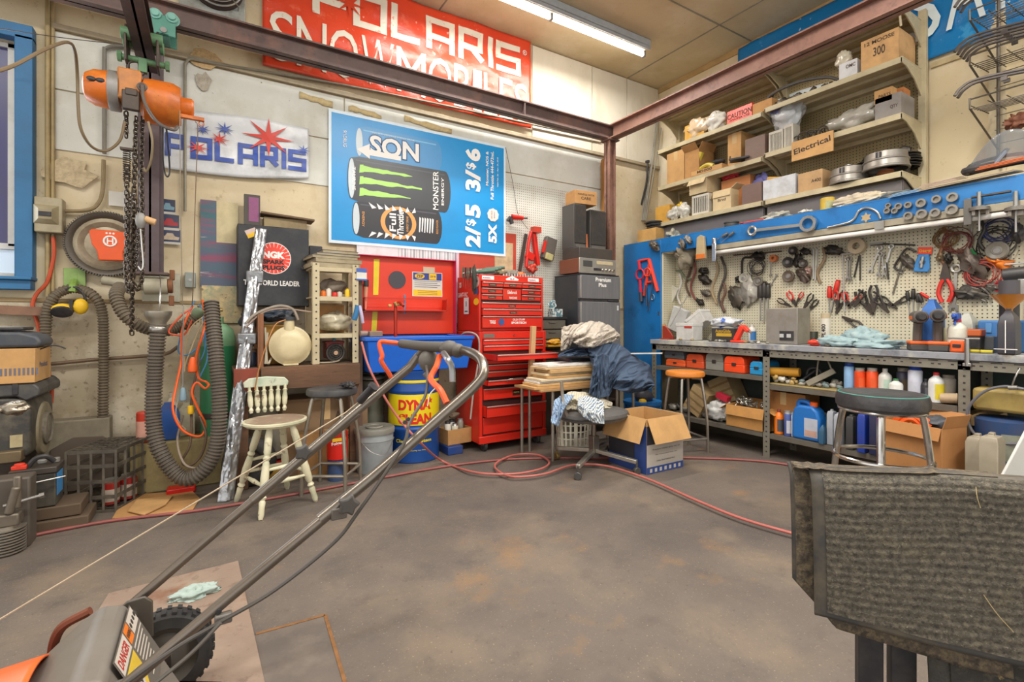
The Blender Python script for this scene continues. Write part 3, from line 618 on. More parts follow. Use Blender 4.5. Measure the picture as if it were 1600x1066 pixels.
D1=[(248,505,3.80),(245,540,3.8),(241,600,3.8),(240,660,3.78),(250,705,3.74),(280,745,3.7),(310,742,3.66),(336,705,3.64),(343,640,3.64),(338,560,3.68),(333,505,3.75),(330,472,3.8)]
m=MB();m.tube([P(a,b,Y=c) for a,b,c in D1],lambda u: .043,n=14,step=.0052,corr=.10,k=10);solo('corrugated_hose','large grey corrugated exhaust hose drooping in a deep loop','hose',m,HOSEB,ang=20)
t=thing('hose_funnel','dull metal funnel collar on the end of the large exhaust hose','funnel',tuple(P(248,510,Y=3.8)));c=P(247,505,Y=3.8)
m=MB();m.lathe([(.044,-.04),(.044,.0),(.062,.03),(.072,.05),(.074,.075),(.068,.075),(.064,.05),(.04,.02)],26,T(c));build('funnel_cone',m,M('#b9b5a8',.35,.8,dirt=.4),t,world=True)
m=MB();m.lathe([(.047,-.055),(.05,-.05),(.05,-.03),(.047,-.025)],24,T(c));build('hose_clamp',m,STEEL,t,world=True)
m=MB();m.tube([P(249,490,Y=3.8),P(250,470,Y=3.8),P(251,445,Y=3.9),P(250,430,Y=4.05)],.004,n=5);build('hanging_wire',m,STEEL,t,world=True)
# wall pipe stub below post
t=thing('pipe_stub','grey pipe stub with a rusty flange under the steel post','pipe',tuple(P(240,450,Y=4.2)))
a=P(225,447,Y=4.1);b=P(262,447,Y=4.1);m=MB();m.cyl(a,b,.058,n=24);m.cyl(P(160,438,Y=4.18),a+V((0,.05,0)),.03);build('pipe_body',m,M('#a8a28c',.5,dirt=.4),t,world=True,bev=.003)
m=MB();m.cyl(b,P(270,447,Y=4.1),.05);m.box(P(269,430,Y=4.12),(.03,.03,.07));m.box(P(268,470,Y=4.12),(.03,.03,.07));build('rusty_flange',m,M('#8a5a3c',.7,.3,dirt=.5),t,world=True,bev=.004)
m=MB();A=WB(282,472);B=WB(222,425);m.bx(B.x,A.x,YB-.02,YB,A.z,B.z);solo('backing_board','pale painted backing board behind the pipe stub','board',m,M('#c4c0ac',.6,dirt=.5),bev=.003)
t=thing('junction_box','small grey junction box above the tangled cords','switch box',tuple(WB(298,450)),0);A=WB(289,450);B=WB(306,427);m=MB();m.bx(A.x,B.x,YB-.06,YB,A.z,B.z);build('box_body',m,M('#8f9690',.5,.2,dirt=.3),t,world=True,bev=.004)
m=MB();m.cyl(((A.x+B.x)/2,YB-.065,(A.z+B.z)/2),((A.x+B.x)/2,YB-.06,(A.z+B.z)/2),.01);build('screw',m,STEEL,t,world=True)

for i,(px,py,a,b) in enumerate(((322,92,.10,.07),(318,128,.05,.07),(108,270,.12,.1))):
    c=WB(px,py);m=MB();m.M=T(c.x,YB-.006,c.z)@FR_B;r=random.Random(i);m.prism([(a*(1+r.uniform(-.3,.3))*cos(k*2*pi/14),b*(1+r.uniform(-.3,.3))*sin(k*2*pi/14)) for k in range(14)],0,.004);solo('peeling_plaster',['peeling brownish plaster patch above the white banner','torn curled paper patch between the conduit and the white banner','faint repaired plaster patch left of the grey conduit'][i],'plaster',m,M(['#c8a878','#b8b0a0','#cdbb98'][i],.8,dirt=.5,scale=25,bump=.6),bev=.002)
# ================================================================ left corner: hoist, engine pile, crate, cords
def chain(m,pts,size=.03,wire=.004):
    pts=crom(pts,10);L=0;out=[];step=size*.72;acc=0
    for a,b in zip(pts,pts[1:]):
        l=(b-a).length;t_=step-acc
        while t_<l: out.append((a.lerp(b,t_/l),(b-a).normalized()));t_+=step
        acc=l-(t_-step)
    for i,(p,d) in enumerate(out):
        q=d.to_track_quat('Z','Y').to_matrix().to_4x4();M0=T(p)@q@RZ((i % 2)*pi/2+.5)
        ring=[]
        for k in range(12):
            a=2*pi*k/12;ring.append(M0@V((cos(a)*size*.33,0,sin(a)*size*.33+(size*.2 if sin(a)>0 else -size*.2))))
        m.tube(ring,wire,5,1,True)
    return m
YH=3.64
def Q(px,py,Y=YH): return P(px,py,Y=Y)
t=thing('chain_hoist','orange electric chain hoist with hanging steel chains','hoist',tuple(Q(215,190)))
OR=surf('#c8661c',[('#7a4620',4,.52,.7,.7),('#e8933c',6,.5,.7,.5),('#4a3524',30,.64,.7,.7)],bump=.15,rough=.4)
cz=Q(215,155).z;L0=Q(130,155).x;L1=Q(190,155).x;R0=Q(222,155).x;R1=Q(283,165).x;R2=Q(306,170).x
AXM=lambda x,z: T(x,YH,z)@RY(pi/2)
m=MB();m.lathe([(.04,0),(.075,.012),(.098,.05),(.105,.11),(.105,L1-L0-.02)],28,AXM(L0,cz+.02));build('motor_cover',m,OR,t,world=True)
m=MB();m.lathe([(.11,0),(.112,.004),(.112,.045),(.11,.05)],28,AXM(L1-.055,cz+.02));build('grey_band',m,GREYM,t,world=True)
m=MB();m.bx(L1-.01,R0+.005,YH-.10,YH+.1,cz-.045,cz+.135);build('centre_casting',m,M('#c07a3a',.45,dirt=.5),t,world=True,bev=.012)
m=MB();m.bx(L1+.015,R0-.0,YH-.125,YH-.09,cz-.11,cz+.0);m.bx(L1+.03,R0-.01,YH-.13,YH-.12,cz-.03,cz+.01);build('chain_guide',m,DARKM,t,world=True,bev=.006)
m=MB();m.lathe([(.10,0),(.122,.015),(.128,.05),(.128,R1-R0-.04),(.11,R1-R0)],28,AXM(R0,cz));build('gear_housing',m,OR,t,world=True)
m=MB();m.lathe([(.055,0),(.06,.01),(.06,R2-R1-.01),(.05,R2-R1)],20,AXM(R1-.01,cz-.0));build('end_cap',m,OR,t,world=True)
m=MB();m.bx(R1-.02,R2+.045,YH-.05,YH-.02,cz-.075,cz-.055);m.torus((R2+.03,YH-.035,cz-.09),.014,.003,(0,1,0));build('lever_arm',m,OR,t,world=True)
m=MB();
for x in (L0+.05,L0+.09): m.ball((x,YH-.10,cz+.03),(.022,.01,.014))
build('motor_slots',m,BLACK,t,world=True)
m=MB();hk=Q(214,105);m.tube([hk+V((.01,0,-.05)),hk+V((.03,0,-.02)),hk+V((.03,0,.015)),hk+V((0,0,.035)),hk+V((-.035,0,.02)),hk+V((-.045,0,-.015)),hk+V((-.03,0,-.035))],lambda u: .014-.008*u,n=8);build('top_hook',m,DARKM,t,world=True)
for i,pts in enumerate(([Q(197,172),Q(197,215)],[Q(213,180),Q(211,240),Q(209,330),Q(207,430,3.7),Q(206,520,3.75)],[Q(223,180),Q(221,260),Q(222,340),Q(222,430),Q(214,452),Q(205,430),Q(199,380),Q(198,300),Q(198,262)])):
    m=MB();chain(m,pts,.034,.0045);build('load_chain',m,M('#4e463e',.4,.8,dirt=.5),t,world=True)
m=MB();chain(m,[Q(204,300,3.72),Q(200,360,3.72),Q(196,410,3.72),Q(201,455,3.72),Q(214,400,3.72),Q(216,320,3.72)],.03,.004);build('load_chain',m,M('#6a6058',.4,.8,dirt=.5),t,world=True)
m=MB();s0=Q(198,235);m.tube([s0+V((.018*cos(a*.9),.018*sin(a*.9),-a*.0018)) for a in range(0,100)],.003,5,1);m.bx(s0.x-.03,s0.x+.03,s0.y-.02,s0.y+.02,s0.z,s0.z+.012);build('limit_spring',m,DARKM,t,world=True)
m=MB();m.tube([Q(222,133,3.5),Q(226,160,3.48),Q(245,190,3.48),Q(270,203,3.48),Q(278,198,3.5)],.009,n=7);m.torus(Q(222,136,3.52),.018,.008,(0,1,0));build('control_cable',m,M('#57504c',.5,dirt=.3),t,world=True)
t=thing('hook_block','grey lower hook block with a wooden toggle tangled in the chains','hook',tuple(Q(218,365,3.6)))
m=MB();a=Q(220,345,3.6);m.ball(tuple(a),(.028,.028,.05));build('block_body',m,GREYM,t,world=True)
m=MB();m.cyl(Q(226,342,3.6),Q(243,348,3.6),.02);build('wooden_toggle',m,PINE,t,world=True,bev=.003)
m=MB();m.tube([Q(220,358,3.58),Q(222,385,3.58),Q(224,412,3.58),Q(221,422,3.58),Q(216,416,3.58)],.006,n=6);build('hook_rod',m,CHROME,t,world=True)
t=thing('rail_trolley','green painted trolley carrying the chain hoist on the dark rail','trolley',tuple(Q(222,95)))
m=MB()
for x in (-.075,.075): m.prism([(-.07,-.13),(.07,-.13),(.09,.0),(.06,.08),(-.06,.08),(-.09,0)],-.006,.006,T(-.33+x,YH,2.78)@RZ(pi/2)@RX(pi/2))
build('side_plates',m,DARKM,t,world=True,bev=.003)
m=MB();m.cyl((-.45,YH,2.69),(-.2,YH,2.69),.018,n=12);m.cyl((-.45,YH,2.69),(-.43,YH,2.69),.03,n=6);m.cyl((-.22,YH,2.69),(-.2,YH,2.69),.03,n=6);m.bx(-.35,-.31,YH-.02,YH+.02,2.62,2.7);build('cross_bolt',m,GRN,t,world=True)
for x in (-.09,.09):
    for y in (-.05,.05):
        m=MB();m.cyl((-.33+x*.45,YH+y,2.81),(-.33+x*1.1,YH+y,2.81),.035,n=18);build('trolley_wheel',m,GRN,t,world=True,bev=.003)
def cordt(name,label,pts,r,mt,cat='cord',k=6,group=None):
    m=MB();m.tube(pts,r,n=7,k=k);return solo(name,label,cat,m,mt,group=group)
cordt('supply_cable','tan supply cable looping from the left edge to the chain hoist',[P(-30,118,Y=2.6),P(20,103,Y=2.8),P(70,77,Y=3.0),P(105,66,Y=3.2),P(117,80,Y=3.3),P(121,120,Y=3.4),P(122,160,Y=3.4),P(126,200,Y=3.4),P(142,228,Y=3.45),P(165,236,Y=3.5),P(187,220,Y=3.5),P(195,190,Y=3.5)],.0075,M('#6f5d42',.6,dirt=.3))
cordt('steel_cable','thin steel cable stretched along the top of the hoist',[P(-40,38,Y=3.9),P(90,58,Y=3.9),P(200,70,Y=3.9),P(252,72,Y=3.9)],.0025,DARKM)
cordt('pull_cord','thin grey pull cord hanging from the hoist lever',[Q(281,172,3.5),Q(282,300,3.55),Q(284,420,3.6),Q(285,478,3.7)],.0028,M('#8a8270',.6,dirt=.3),k=4)
cordt('pull_cord','thin brown pull cord hanging right of the grey one',[Q(305,190,3.5),Q(309,200,3.5),Q(307,260,3.55),Q(304,350,3.6),Q(302,440,3.7),Q(300,480,3.8)],.0026,M('#6f5844',.6,dirt=.3),k=4)
cordt('control_cable','dark cable dropping from the hoist in front of the steel post',[Q(232,190,3.5),Q(238,220,3.5),Q(236,250,3.55),Q(229,268,3.6),Q(224,262,3.6)],.006,M('#8a7a5c',.6,dirt=.3))
cordt('control_cable','black cable loop hanging just right of the steel post',[Q(254,196,3.5),Q(254,240,3.55),Q(257,268,3.6),Q(262,276,3.6),Q(265,262,3.6),Q(260,200,3.5)],.005,BLACK)
# tangled extension cords
YC=4.0
def C_(px,py,Y=YC): return P(px,py,Y=Y)
cordt('extension_cord','orange extension cord hanging in a long loop beside the green cylinder',[C_(316,468),C_(321,500),C_(316,525,3.9),C_(306,560,3.9),C_(310,590,3.85),C_(322,597,3.85),C_(326,602,3.8),C_(320,607,3.8),C_(307,598,3.8),C_(300,615,3.8),C_(310,640,3.8),C_(321,665,3.8),C_(312,682,3.8),C_(285,672,3.8),C_(270,640,3.8),C_(276,600,3.85),C_(284,560,3.9),C_(284,520,3.95),C_(295,490),C_(301,478)],.0075,ORNG)
cordt('extension_cord','orange cord pulled out to a sharp side loop above the blue-grey plug',[C_(300,482),C_(285,492),C_(268,510),C_(264,520),C_(272,523),C_(288,523),C_(300,500)],.006,M('#e8603a',.5,dirt=.2))
cordt('extension_cord','blue cord hanging behind the orange extension cords',[C_(304,470),C_(290,500),C_(281,530),C_(279,550),C_(292,555),C_(312,540),C_(322,520),C_(324,560),C_(312,590)],.005,M('#4f88b8',.5,dirt=.2))
cordt('extension_cord','second blue cord running down the right of the cord tangle',[C_(312,475),C_(318,500),C_(320,545),C_(309,572),C_(306,580)],.0045,M('#3f78a8',.5,dirt=.2))
cordt('extension_cord','cream cord woven through the cord tangle',[C_(318,495),C_(300,510),C_(290,540),C_(288,580),C_(291,565),C_(309,520),C_(320,500)],.0045,M('#d2b890',.6,dirt=.2))
cordt('extension_cord','white cord ending in a small plug low in the tangle',[C_(286,600),C_(275,640),C_(280,660),C_(289,670),C_(289,672)],.004,M('#d8d0c0',.6,dirt=.2))
cordt('rubber_hose','brown rubber hose coiled in loops at the foot of the cords',[C_(312,560),C_(300,620,3.9),C_(298,690,3.8),C_(285,720,3.8),C_(296,728,3.75),C_(314,712,3.75),C_(322,680,3.75),C_(312,650,3.8)],.008,M('#5f4a38',.6,dirt=.3))
cordt('rubber_hose','grey-brown hose sagging along the floor under the cords',[C_(286,650),C_(277,690,3.8),C_(288,725,3.7),C_(310,732,3.7),C_(322,728,3.7)],.007,M('#8a7a6a',.6,dirt=.3))
for nm,lb,px,py,mt,r0,r1,h in (('cord_plug','bright orange cone plug in the cord tangle',301,571,ORNG,.028,.016,.09),('cord_plug','blue-grey plug hanging on the grey drop cord',286,617,M('#7f9aa6',.4,dirt=.2),.022,.014,.08),('cord_plug','yellow plug hanging below the cord tangle',298,641,YEL,.018,.018,.05)):
    c=C_(px,py,3.84);m=MB();m.lathe([(r0*.8,0),(r0,.006),(r0,h*.35),(r1,h),(r1*.6,h*1.1)],16,T(c.x,c.y,c.z-h/2));solo(nm,lb,'plug',m,mt)
cordt('drop_cord','straight grey drop cord carrying the blue-grey plug',[C_(287,478),C_(286,540,3.9),C_(286,604,3.84)],.004,GREYM,k=3)
m=MB();a=C_(309,489,3.92);m.lathe([(.03,0),(.036,.01),(.036,.05),(.03,.055),(.012,.058)],24,T(a.x,a.y+.02,a.z-.0)@FR_B@T(0,0,0));solo('pipe_valve','green round valve cap above the tangled cords','valve',m,M('#5f6f52',.5,dirt=.4))
# green gas cylinder
c=P(336,756,Z=0)+V((.02,.13,0));t=thing('gas_cylinder','tall green gas cylinder with a pale green shoulder','gas cylinder',(c.x,c.y,0))
H1=P(340,506,Y=c.y).z;m=MB();m.lathe([(.10,0),(.112,.015),(.112,H1-.16)],28);build('lower_body',m,M('#2f7f52',.4,dirt=.3,dcol='#54604a'),t,world=False)
m=MB();m.lathe([(.112,H1-.16),(.112,H1-.1),(.095,H1-.04),(.05,H1)],28,cap=False);m.cyl((0,0,H1-.01),(0,0,H1+.05),.035);build('shoulder',m,M('#6f9a72',.5,dirt=.4),t)
m=MB();m.cyl((0,0,H1+.05),(0,0,H1+.12),.015);m.cyl((-.03,0,H1+.1),(.03,0,H1+.1),.012);build('valve',m,M('#a8905a',.4,.7,dirt=.3),t,bev=.002)
m=MB();m.lathe([(.114,.45),(.118,.455),(.118,.485),(.114,.49)],28,cap=False);build('strap',m,DARKM,t)
# silver wrapped pole
a=P(352,783,Z=0);b=P(408,358,Y=4.06);t=thing('foil_wrapped_pole','long flat pole wrapped in crumpled silver foil leaning on the cabinet','pole',(a.x,a.y,0))
def polef(u,v):
    p=a.lerp(b,v);d=V((1,.1,0)).normalized();w_=.045*(1-.15*v);q=p+d*((u-.5)*2*w_);n_=mn.noise(V((u*4,v*22,3)))*.012+mn.noise(V((u*9,v*60,1)))*.006
    return q+V((0,-.012+n_-.018*(1-abs(2*u-1)),0))
m=MB();m.grid(polef,12,170);build('foil_sleeve',m,M('#b9bcc0',.28,.85,dirt=.25,scale=12,bump=.6),t,world=True,solid=.006)
m=MB();p=a.lerp(b,.56);m.box(p+V((0,-.02,0)),(.12,.03,.08));q=a.lerp(b,.80);m.box(q+V((0,-.015,0)),(.11,.03,.09));build('tape_joint',m,M('#8c8f92',.35,.7,dirt=.4,bump=.6),t,world=True,bev=.01)
# containers against the wall
def bottle(name,label,cat,loc,h,r,mt,cap=None,shape='round',neck=.35,group=None,lab=None,rz=0,scaley=.62):
    """a bottle, can or jug: body, cap and printed label"""
    t=thing(name,label,cat,loc,rz,group);m=MB()
    S=SC(1,1 if shape=='round' else scaley,1)
    if shape=='round': m.lathe([(r*.9,0),(r,h*.02),(r,h*.68),(r*.9,h*.76),(r*neck,h*.88),(r*neck,h*.92)],18,S)
    elif shape=='jug': m.lathe([(r*.92,0),(r,h*.02),(r,h*.6),(r*.8,h*.75),(r*neck,h*.88),(r*neck,h*.92)],4,RZ(0)@S@RZ(pi/4)@SC(1.25))
    elif shape=='tin': m.lathe([(r*.97,0),(r,h*.02),(r,h*.80),(r*.8,h*.87),(r*neck,h*.88),(r*neck,h*.92)],4,S@RZ(pi/4)@SC(1.25))
    elif shape=='can': m.lathe([(r*.97,0),(r,h*.01),(r,h*.84),(r*.85,h*.88)],20)
    build('container_body',m,mt,t,bev=.004 if shape in ('jug','tin') else 0)
    if cap is not None:
        m=MB()
        if shape=='can': m.lathe([(r*.80,h*.865),(r*.82,h*.87),(r*.82,h),(r*.7,h)] if neck<1 else [(r,h*.84),(r,h)],18)
        else: m.cyl((0,0,h*.9),(0,0,h),r*neck*1.15,r*neck*1.05,n=14)
        build('cap',m,cap,t,bev=.0015)
    if lab:
        m=MB();rr=r*1.012;
        if shape in ('jug','tin'): m.rect(-r*.7,r*.7,h*.1,h*.5,0,T(0,-r*scaley*.885-.003,0)@FR_B)
        else:
            n=14;z0,z1=h*.12,h*.62;sy=1 if shape in ('round','can') else scaley
            m.add([(rr*cos(a_),rr*sy*sin(a_),z) for z in (z0,z1) for a_ in [(-pi*.95+pi*1.3*i/n)-rz for i in range(n+1)]],[(i,i+1,n+2+i,n+1+i) for i in range(n)])
        build('label',m,lab,t)
    return t
def fl(px,py,dz=0): p=P(px,py,Z=dz);return (p.x,p.y,dz)
c=P(232,675,Y=4.15)
LW=M('#c7c3ba',.5,dirt=.3)
# shelf ledge of old jugs behind the hoses
m=MB();a=P(205,700,Y=4.1);m.bx(a.x,a.x+.62,4.02,4.27,0,.33);solo('wooden_crate','old yellowed wooden crate against the wall behind the hose loop','crate',m,M('#8f8258',.8,dirt=.6,scale=12),bev=.01)
zc=.333
a=P(226,690,Y=4.12);bottle('tapered_cup','red and white tapered plastic pot behind the hose loop','cup',(a.x,4.10,zc),.23,.045,M('#c83a24',.4,dirt=.3),None,'can',lab=M('#d8a08c',.5,dirt=.3))
a=P(263,690,Y=4.12);bottle('washer_jug','blue plastic jug on the crate behind the cords','jug',(a.x,4.10,zc),.22,.075,M('#1c4f98',.4,dirt=.3),M('#8a3a2a',.5),'jug')
a=P(268,690,Y=4.2);bottle('white_bottle','dirty white bottle behind the blue plastic jug','bottle',(a.x+.0,4.225,zc),.30,.04,M('#cfc6b0',.5,dirt=.4),M('#b8b0a0',.5))
a=P(296,690,Y=4.15);bottle('washer_jug','grubby white jug at the right end of the wooden crate','jug',(a.x-.02,4.18,zc),.20,.06,M('#b8ae90',.5,dirt=.5),M('#6a5a40',.5),'jug')
c=P(262,764,Z=0);bottle('plastic_canister','tall dirty translucent canister on the floor behind the hose loop','canister',(c.x,c.y+.06,0),.36,.1,M('#8f8a5c',.5,dirt=.6),M('#5a5240',.6),'jug',neck=.3)
c=P(305,752,Z=0);bottle('plastic_canister','squat yellowed canister on the floor beside the green cylinder','canister',(c.x-.03,c.y+.06,0),.30,.08,M('#a3935e',.5,dirt=.6),M('#3a342a',.6),'jug',neck=.3)
m=MB();a=P(283,772,Z=0);m.box((a.x,a.y+.04,.02),(.16,.1,.04));solo('red_tray','small red plastic tray lying on the floor under the hose loop','tray',m,REDP,bev=.008)
# shovel / dark board leaning
m=MB();m.prism([(-.16,0),(.16,0),(.16,.28),(.10,.33),(-.05,.34),(-.16,.27)],0,.012,T(P(128,700,Y=4.12).x,4.12,.06)@FR_B@RX(-.15));solo('snow_shovel_blade','dark rusty scoop blade leaning on the wall behind the wire crate','shovel',m,M('#5f5348',.7,.3,dirt=.6),bev=.02)
m=MB();A=P(84,700,Y=4.2);B=P(173,700,Y=4.2);m.bx(A.x-.3,B.x,4.16,4.29,0,P(120,655,Y=4.2).z);solo('concrete_block','low grey concrete kerb block standing against the wall behind the crate','block',m,surf('#8a806c',[('#6b6252',5,.45,.7,.8),('#a89c84',9,.5,.7,.5)],bump=.5),bev=.01)
# wire crate
CRT=M('#4a443c',.6,dirt=.5,dcol='#857a64')
A=P(103,805,Z=0);A=V((A.x,A.y,0));Bx=V((P(181,800,Z=0).x,P(181,800,Z=0).y,0));C2=V((P(235,768,Z=0).x,P(235,768,Z=0).y,0))
e1=(Bx-A);e2=(C2-Bx);hh=.37
t=thing('plastic_crate','open black grid crate lying on its side by the wall','crate',(A.x,A.y,0));m=MB()
for k in range(5):
    z=hh*k/4+.006*(k==0)-.006*(k==4)
    for o1,d in ((A,e1),(A+e2,e1),(A,e2),(Bx,e2)): m.beam(o1+V((0,0,z)),o1+d+V((0,0,z)),.010,.020)
build('grid_rails',m,CRT,t,world=True)
m=MB()
for k in range(5):
    for o1,d,n_ in ((A,e1,4),(A+e2,e1,4),(Bx,e2,4)):
        if o1==Bx and k in (0,4): continue
        p=o1+d*(k/n_);m.beam(p,p+V((0,0,hh)),.014 if k in (0,n_) else .009,.012,(1,0,0))
build('grid_uprights',m,CRT,t,world=True)
for nm,z in (('grid_top',hh),('grid_bottom',.006)):
    m=MB()
    for k in range(1,7): m.beam(A+e2*(k/7)+V((0,0,z)),A+e2*(k/7)+e1+V((0,0,z)),.006,.006)
    for k in range(1,5): m.beam(A+e1*(k/5)+V((0,0,z)),A+e1*(k/5)+e2+V((0,0,z)),.006,.006)
    build(nm,m,CRT,t,world=True)
g='red tins inside the black crate'
for i,(u,v) in enumerate(((.62,.35),(.8,.6))):
    p=A+e1*u+e2*v;bottle('oil_tin',['red tin inside the black grid crate, nearer the front','red tin inside the black grid crate, nearer the back'][i],'tin',(p.x,p.y,.015),.15,.045,M('#a82820',.4,dirt=.3),GREYM,'can',lab=M('#c8b8a8',.5,dirt=.3),group=g)
# cardboard on floor
for i,(pts,z,c_) in enumerate((([(186,793),(225,773),(300,768),(312,780),(300,800),(175,812)],.004,CARD2),([(200,800),(214,782),(270,776),(258,790),(225,806)],.016,CARD))):
    m=MB();q=[P(a_,b_,Z=z) for a_,b_ in pts];c=sum(q,V((0,0,0)))/len(q);m.prism([(p.x,p.y) for p in q],z,z+.006);solo('flattened_cardboard',['larger brown cardboard flat on the floor, underneath','smaller pale cardboard piece lying on top of the larger one'][i],'cardboard',m,c_)
# engine pile
YE=3.74
def E(px,py,Y=YE): return P(px,py,Y=Y)
t=thing('cardboard_carton','brown cardboard carton sitting on top of the engine cover','box',tuple(E(30,598)));A=E(55,598);B=E(-60,547)
m=MB();m.bx(B.x-.12,A.x,YE,YE+.32,A.z,B.z);build('carton_body',m,CARD,t,world=True,bev=.003)
m=MB();m.m=1
for i in range(9): m.rect(.018*i,.018*i+.009,0,.04,0,T(E(0,588).x-.0,YE-.002,E(0,588).z)@FR_B)
m.text('Product',.16,.03,T(A.x+.002,YE+.16,(A.z+B.z)/2)@RZ(pi/2)@Matrix.Rotation(pi/2,4,'X'));build('printing',m,[CARD,M('#6a6a78',.7,dirt=.1)],t,world=True,flat=True)
t=thing('plastic_cowl','black plastic cowl lying on the brown carton','cowl',tuple(E(20,547)))
m=MB();zb_=B.z+.004;m.prism([(-.5,0),(.06,0),(.075,.03),(.05,.065),(-.02,.09),(-.3,.095),(-.5,.08)],0,.26,T(E(48,547).x-.03,YE+.28,zb_)@FR_B);build('cowl_shell',m,M('#3f444c',.5,dirt=.4,dcol='#6f6a60'),t,world=True,bev=.02,seg=3)
m=MB();m.bx(E(-20,547).x,E(35,547).x,YE+.02,YE+.22,zb_+.095,zb_+.115);build('upper_panel',m,BLACK,t,world=True,bev=.008)
cordt('loose_wire','short black wire sticking out from under the cowl',[E(40,552,3.86),E(62,546,3.84),E(80,540,3.8),E(92,541,3.8),E(103,545,3.8)],.004,BLACK)
t=thing('small_engine','dusty black small engine with a round cooling grille','engine',tuple(E(40,715)))
zt_=E(0,599).z;zm=E(0,622).z;z0_=E(0,724).z
m=MB();x1=E(62,600).x;x2=E(-60,600).x-.1
m.prism([(x2,zm),(x1-.1,zm),(x1-.06,zm-.03),(x1,zm-.0),(x1,zt_-.04),(x1-.03,zt_-.006),(x2,zt_-.006)],0,.45,T(0,YE+.46,0)@FR_B);build('top_cover',m,M('#3c3c3e',.5,dirt=.45,dcol='#77705f'),t,world=True,bev=.01)
m=MB();m.bx(E(18,620).x,E(28,620).x,YE+.005,YE+.03,zm+.01,zt_-.0);build('cover_clip',m,BLACK,t,world=True,bev=.004)
m=MB();xe=E(47,660).x
m.prism([(x2,z0_),(xe-.06,z0_),(xe-.01,z0_+.02),(xe,z0_+.06),(xe,zm-.06),(xe-.03,zm-.01),(xe-.1,zm-.003),(x2,zm-.003)],0,.46,T(0,YE+.48,0)@FR_B);build('engine_shroud',m,M('#3a3835',.5,dirt=.55,dcol='#8a8068'),t,world=True,bev=.02,seg=3)
gp=P(68,668,X=xe);gz=gp.z;m=MB();m.cyl((xe-.01,gp.y,gz),(xe+.012,gp.y,gz),.165,.15,n=36);build('tan_housing',m,M('#8a8068',.55,dirt=.5),t,world=True,bev=.004);m=MB();m.lathe([(.098,-.02),(.098,.012),(.085,.02),(.078,.012),(.03,.02),(0,.022)],30,T(xe+.010,gp.y,gz)@RZ(pi/2)@RX(pi/2));build('cooling_grille',m,M('#7a7264',.55,dirt=.5,scale=40,dcol='#2e2a26'),t,world=True)
m=MB();a=E(14,701);b=E(34,680);m.bx(a.x,b.x,YE+.012,YE+.025,a.z,b.z);build('spec_plate',m,M('#b0a27c',.5,dirt=.4),t,world=True)
m=MB();m.bx(E(-10,706).x,E(36,706).x,YE-.03,YE+.05,E(0,724).z,E(0,706).z);build('metal_bracket',m,M('#7a6a50',.5,.5,dirt=.5),t,world=True,bev=.006)
m=MB();m.tube([E(-20,660,3.4),E(-5,645,3.38),E(5,640,3.4),E(28,636,3.4)],.01);m.lump(tuple(E(22,638,3.42)),(.06,.04,.035),3,.3);build('foil_tube',m,M('#a8a090',.35,.8,dirt=.4),t,world=True)
m=MB();m.bx(x2,xe-.05,YE+.02,YE+.34,.12,z0_);build('mounting_base',m,DARKM,t,world=True,bev=.01)
m=MB();m.bx(x2,xe+.0,YE-.0,YE+.36,0,.12);solo('timber_block','rough timber block under the small engine','block',m,WOOD,bev=.006)
# battery
A=P(33,778,Z=.10);t=thing('car_battery','dusty black battery box with red terminal beside the crate','battery',(P(58,785,Y=3.66).x,3.66,.136),0)
m=MB();m.bx(-.09,.09,-.07,.09,0,.18);build('battery_case',m,M('#35332f',.5,dirt=.5,dcol='#77705f'),t,bev=.006)
m=MB();m.bx(-.096,.096,-.076,.095,.18,.215);build('battery_lid',m,M('#3e3a36',.5,dirt=.5),t,bev=.006)
m=MB();m.cyl((-.06,-.04,.215),(-.06,-.04,.245),.022);m.bx(-.09,-.03,-.06,-.02,.215,.235);build('red_terminal',m,REDL,t,bev=.003)
m=MB();m.cyl((.07,.04,.215),(.07,.04,.24),.018);m.cyl((.01,.05,.215),(.01,.05,.235),.02);build('black_terminal',m,GREYM,t,bev=.003)
m=MB();m.tube([V((-.03,-.03,.22)),V((.0,-.03,.26)),V((.04,-.02,.265)),V((.07,0,.23))],.013);build('carry_strap',m,BLACK,t)
m=MB();m.bx(.0905,.0925,-.05,.07,.05,.17);build('blue_sticker',m,M('#3f8fd0',.4,dirt=.3),t)
m=MB();m.tube([P(47,756,Y=3.5),P(70,751,Y=3.52),P(102,744,Y=3.56)],.004,k=2);solo('metal_rod','thin metal rod lying in front of the battery','rod',m,STEEL)
# timber blocks under the battery
for i,(dx,z,w_,d_) in enumerate(((0,0,.40,.26),(.02,.068,.33,.24))):
    c=P(62,836,Z=0);m=MB();m.bx(c.x-w_/2,c.x+w_/2,c.y-.0+i*.02,c.y+d_,z,z+.064);solo('timber_block',['wide oil-stained timber block on the floor under the battery','upper oil-stained timber block directly under the battery'][i],'block',m,M('#5c4c3c',.8,dirt=.5),bev=.006)
m=MB();a=P(47,745,Y=3.40);m.bx(a.x-.3,a.x,3.40,3.52,.0,a.z);solo('metal_casing','flat-topped grey metal casing in front of the engine pile','casing',m,M('#5f5850',.6,.3,dirt=.5),bev=.01)
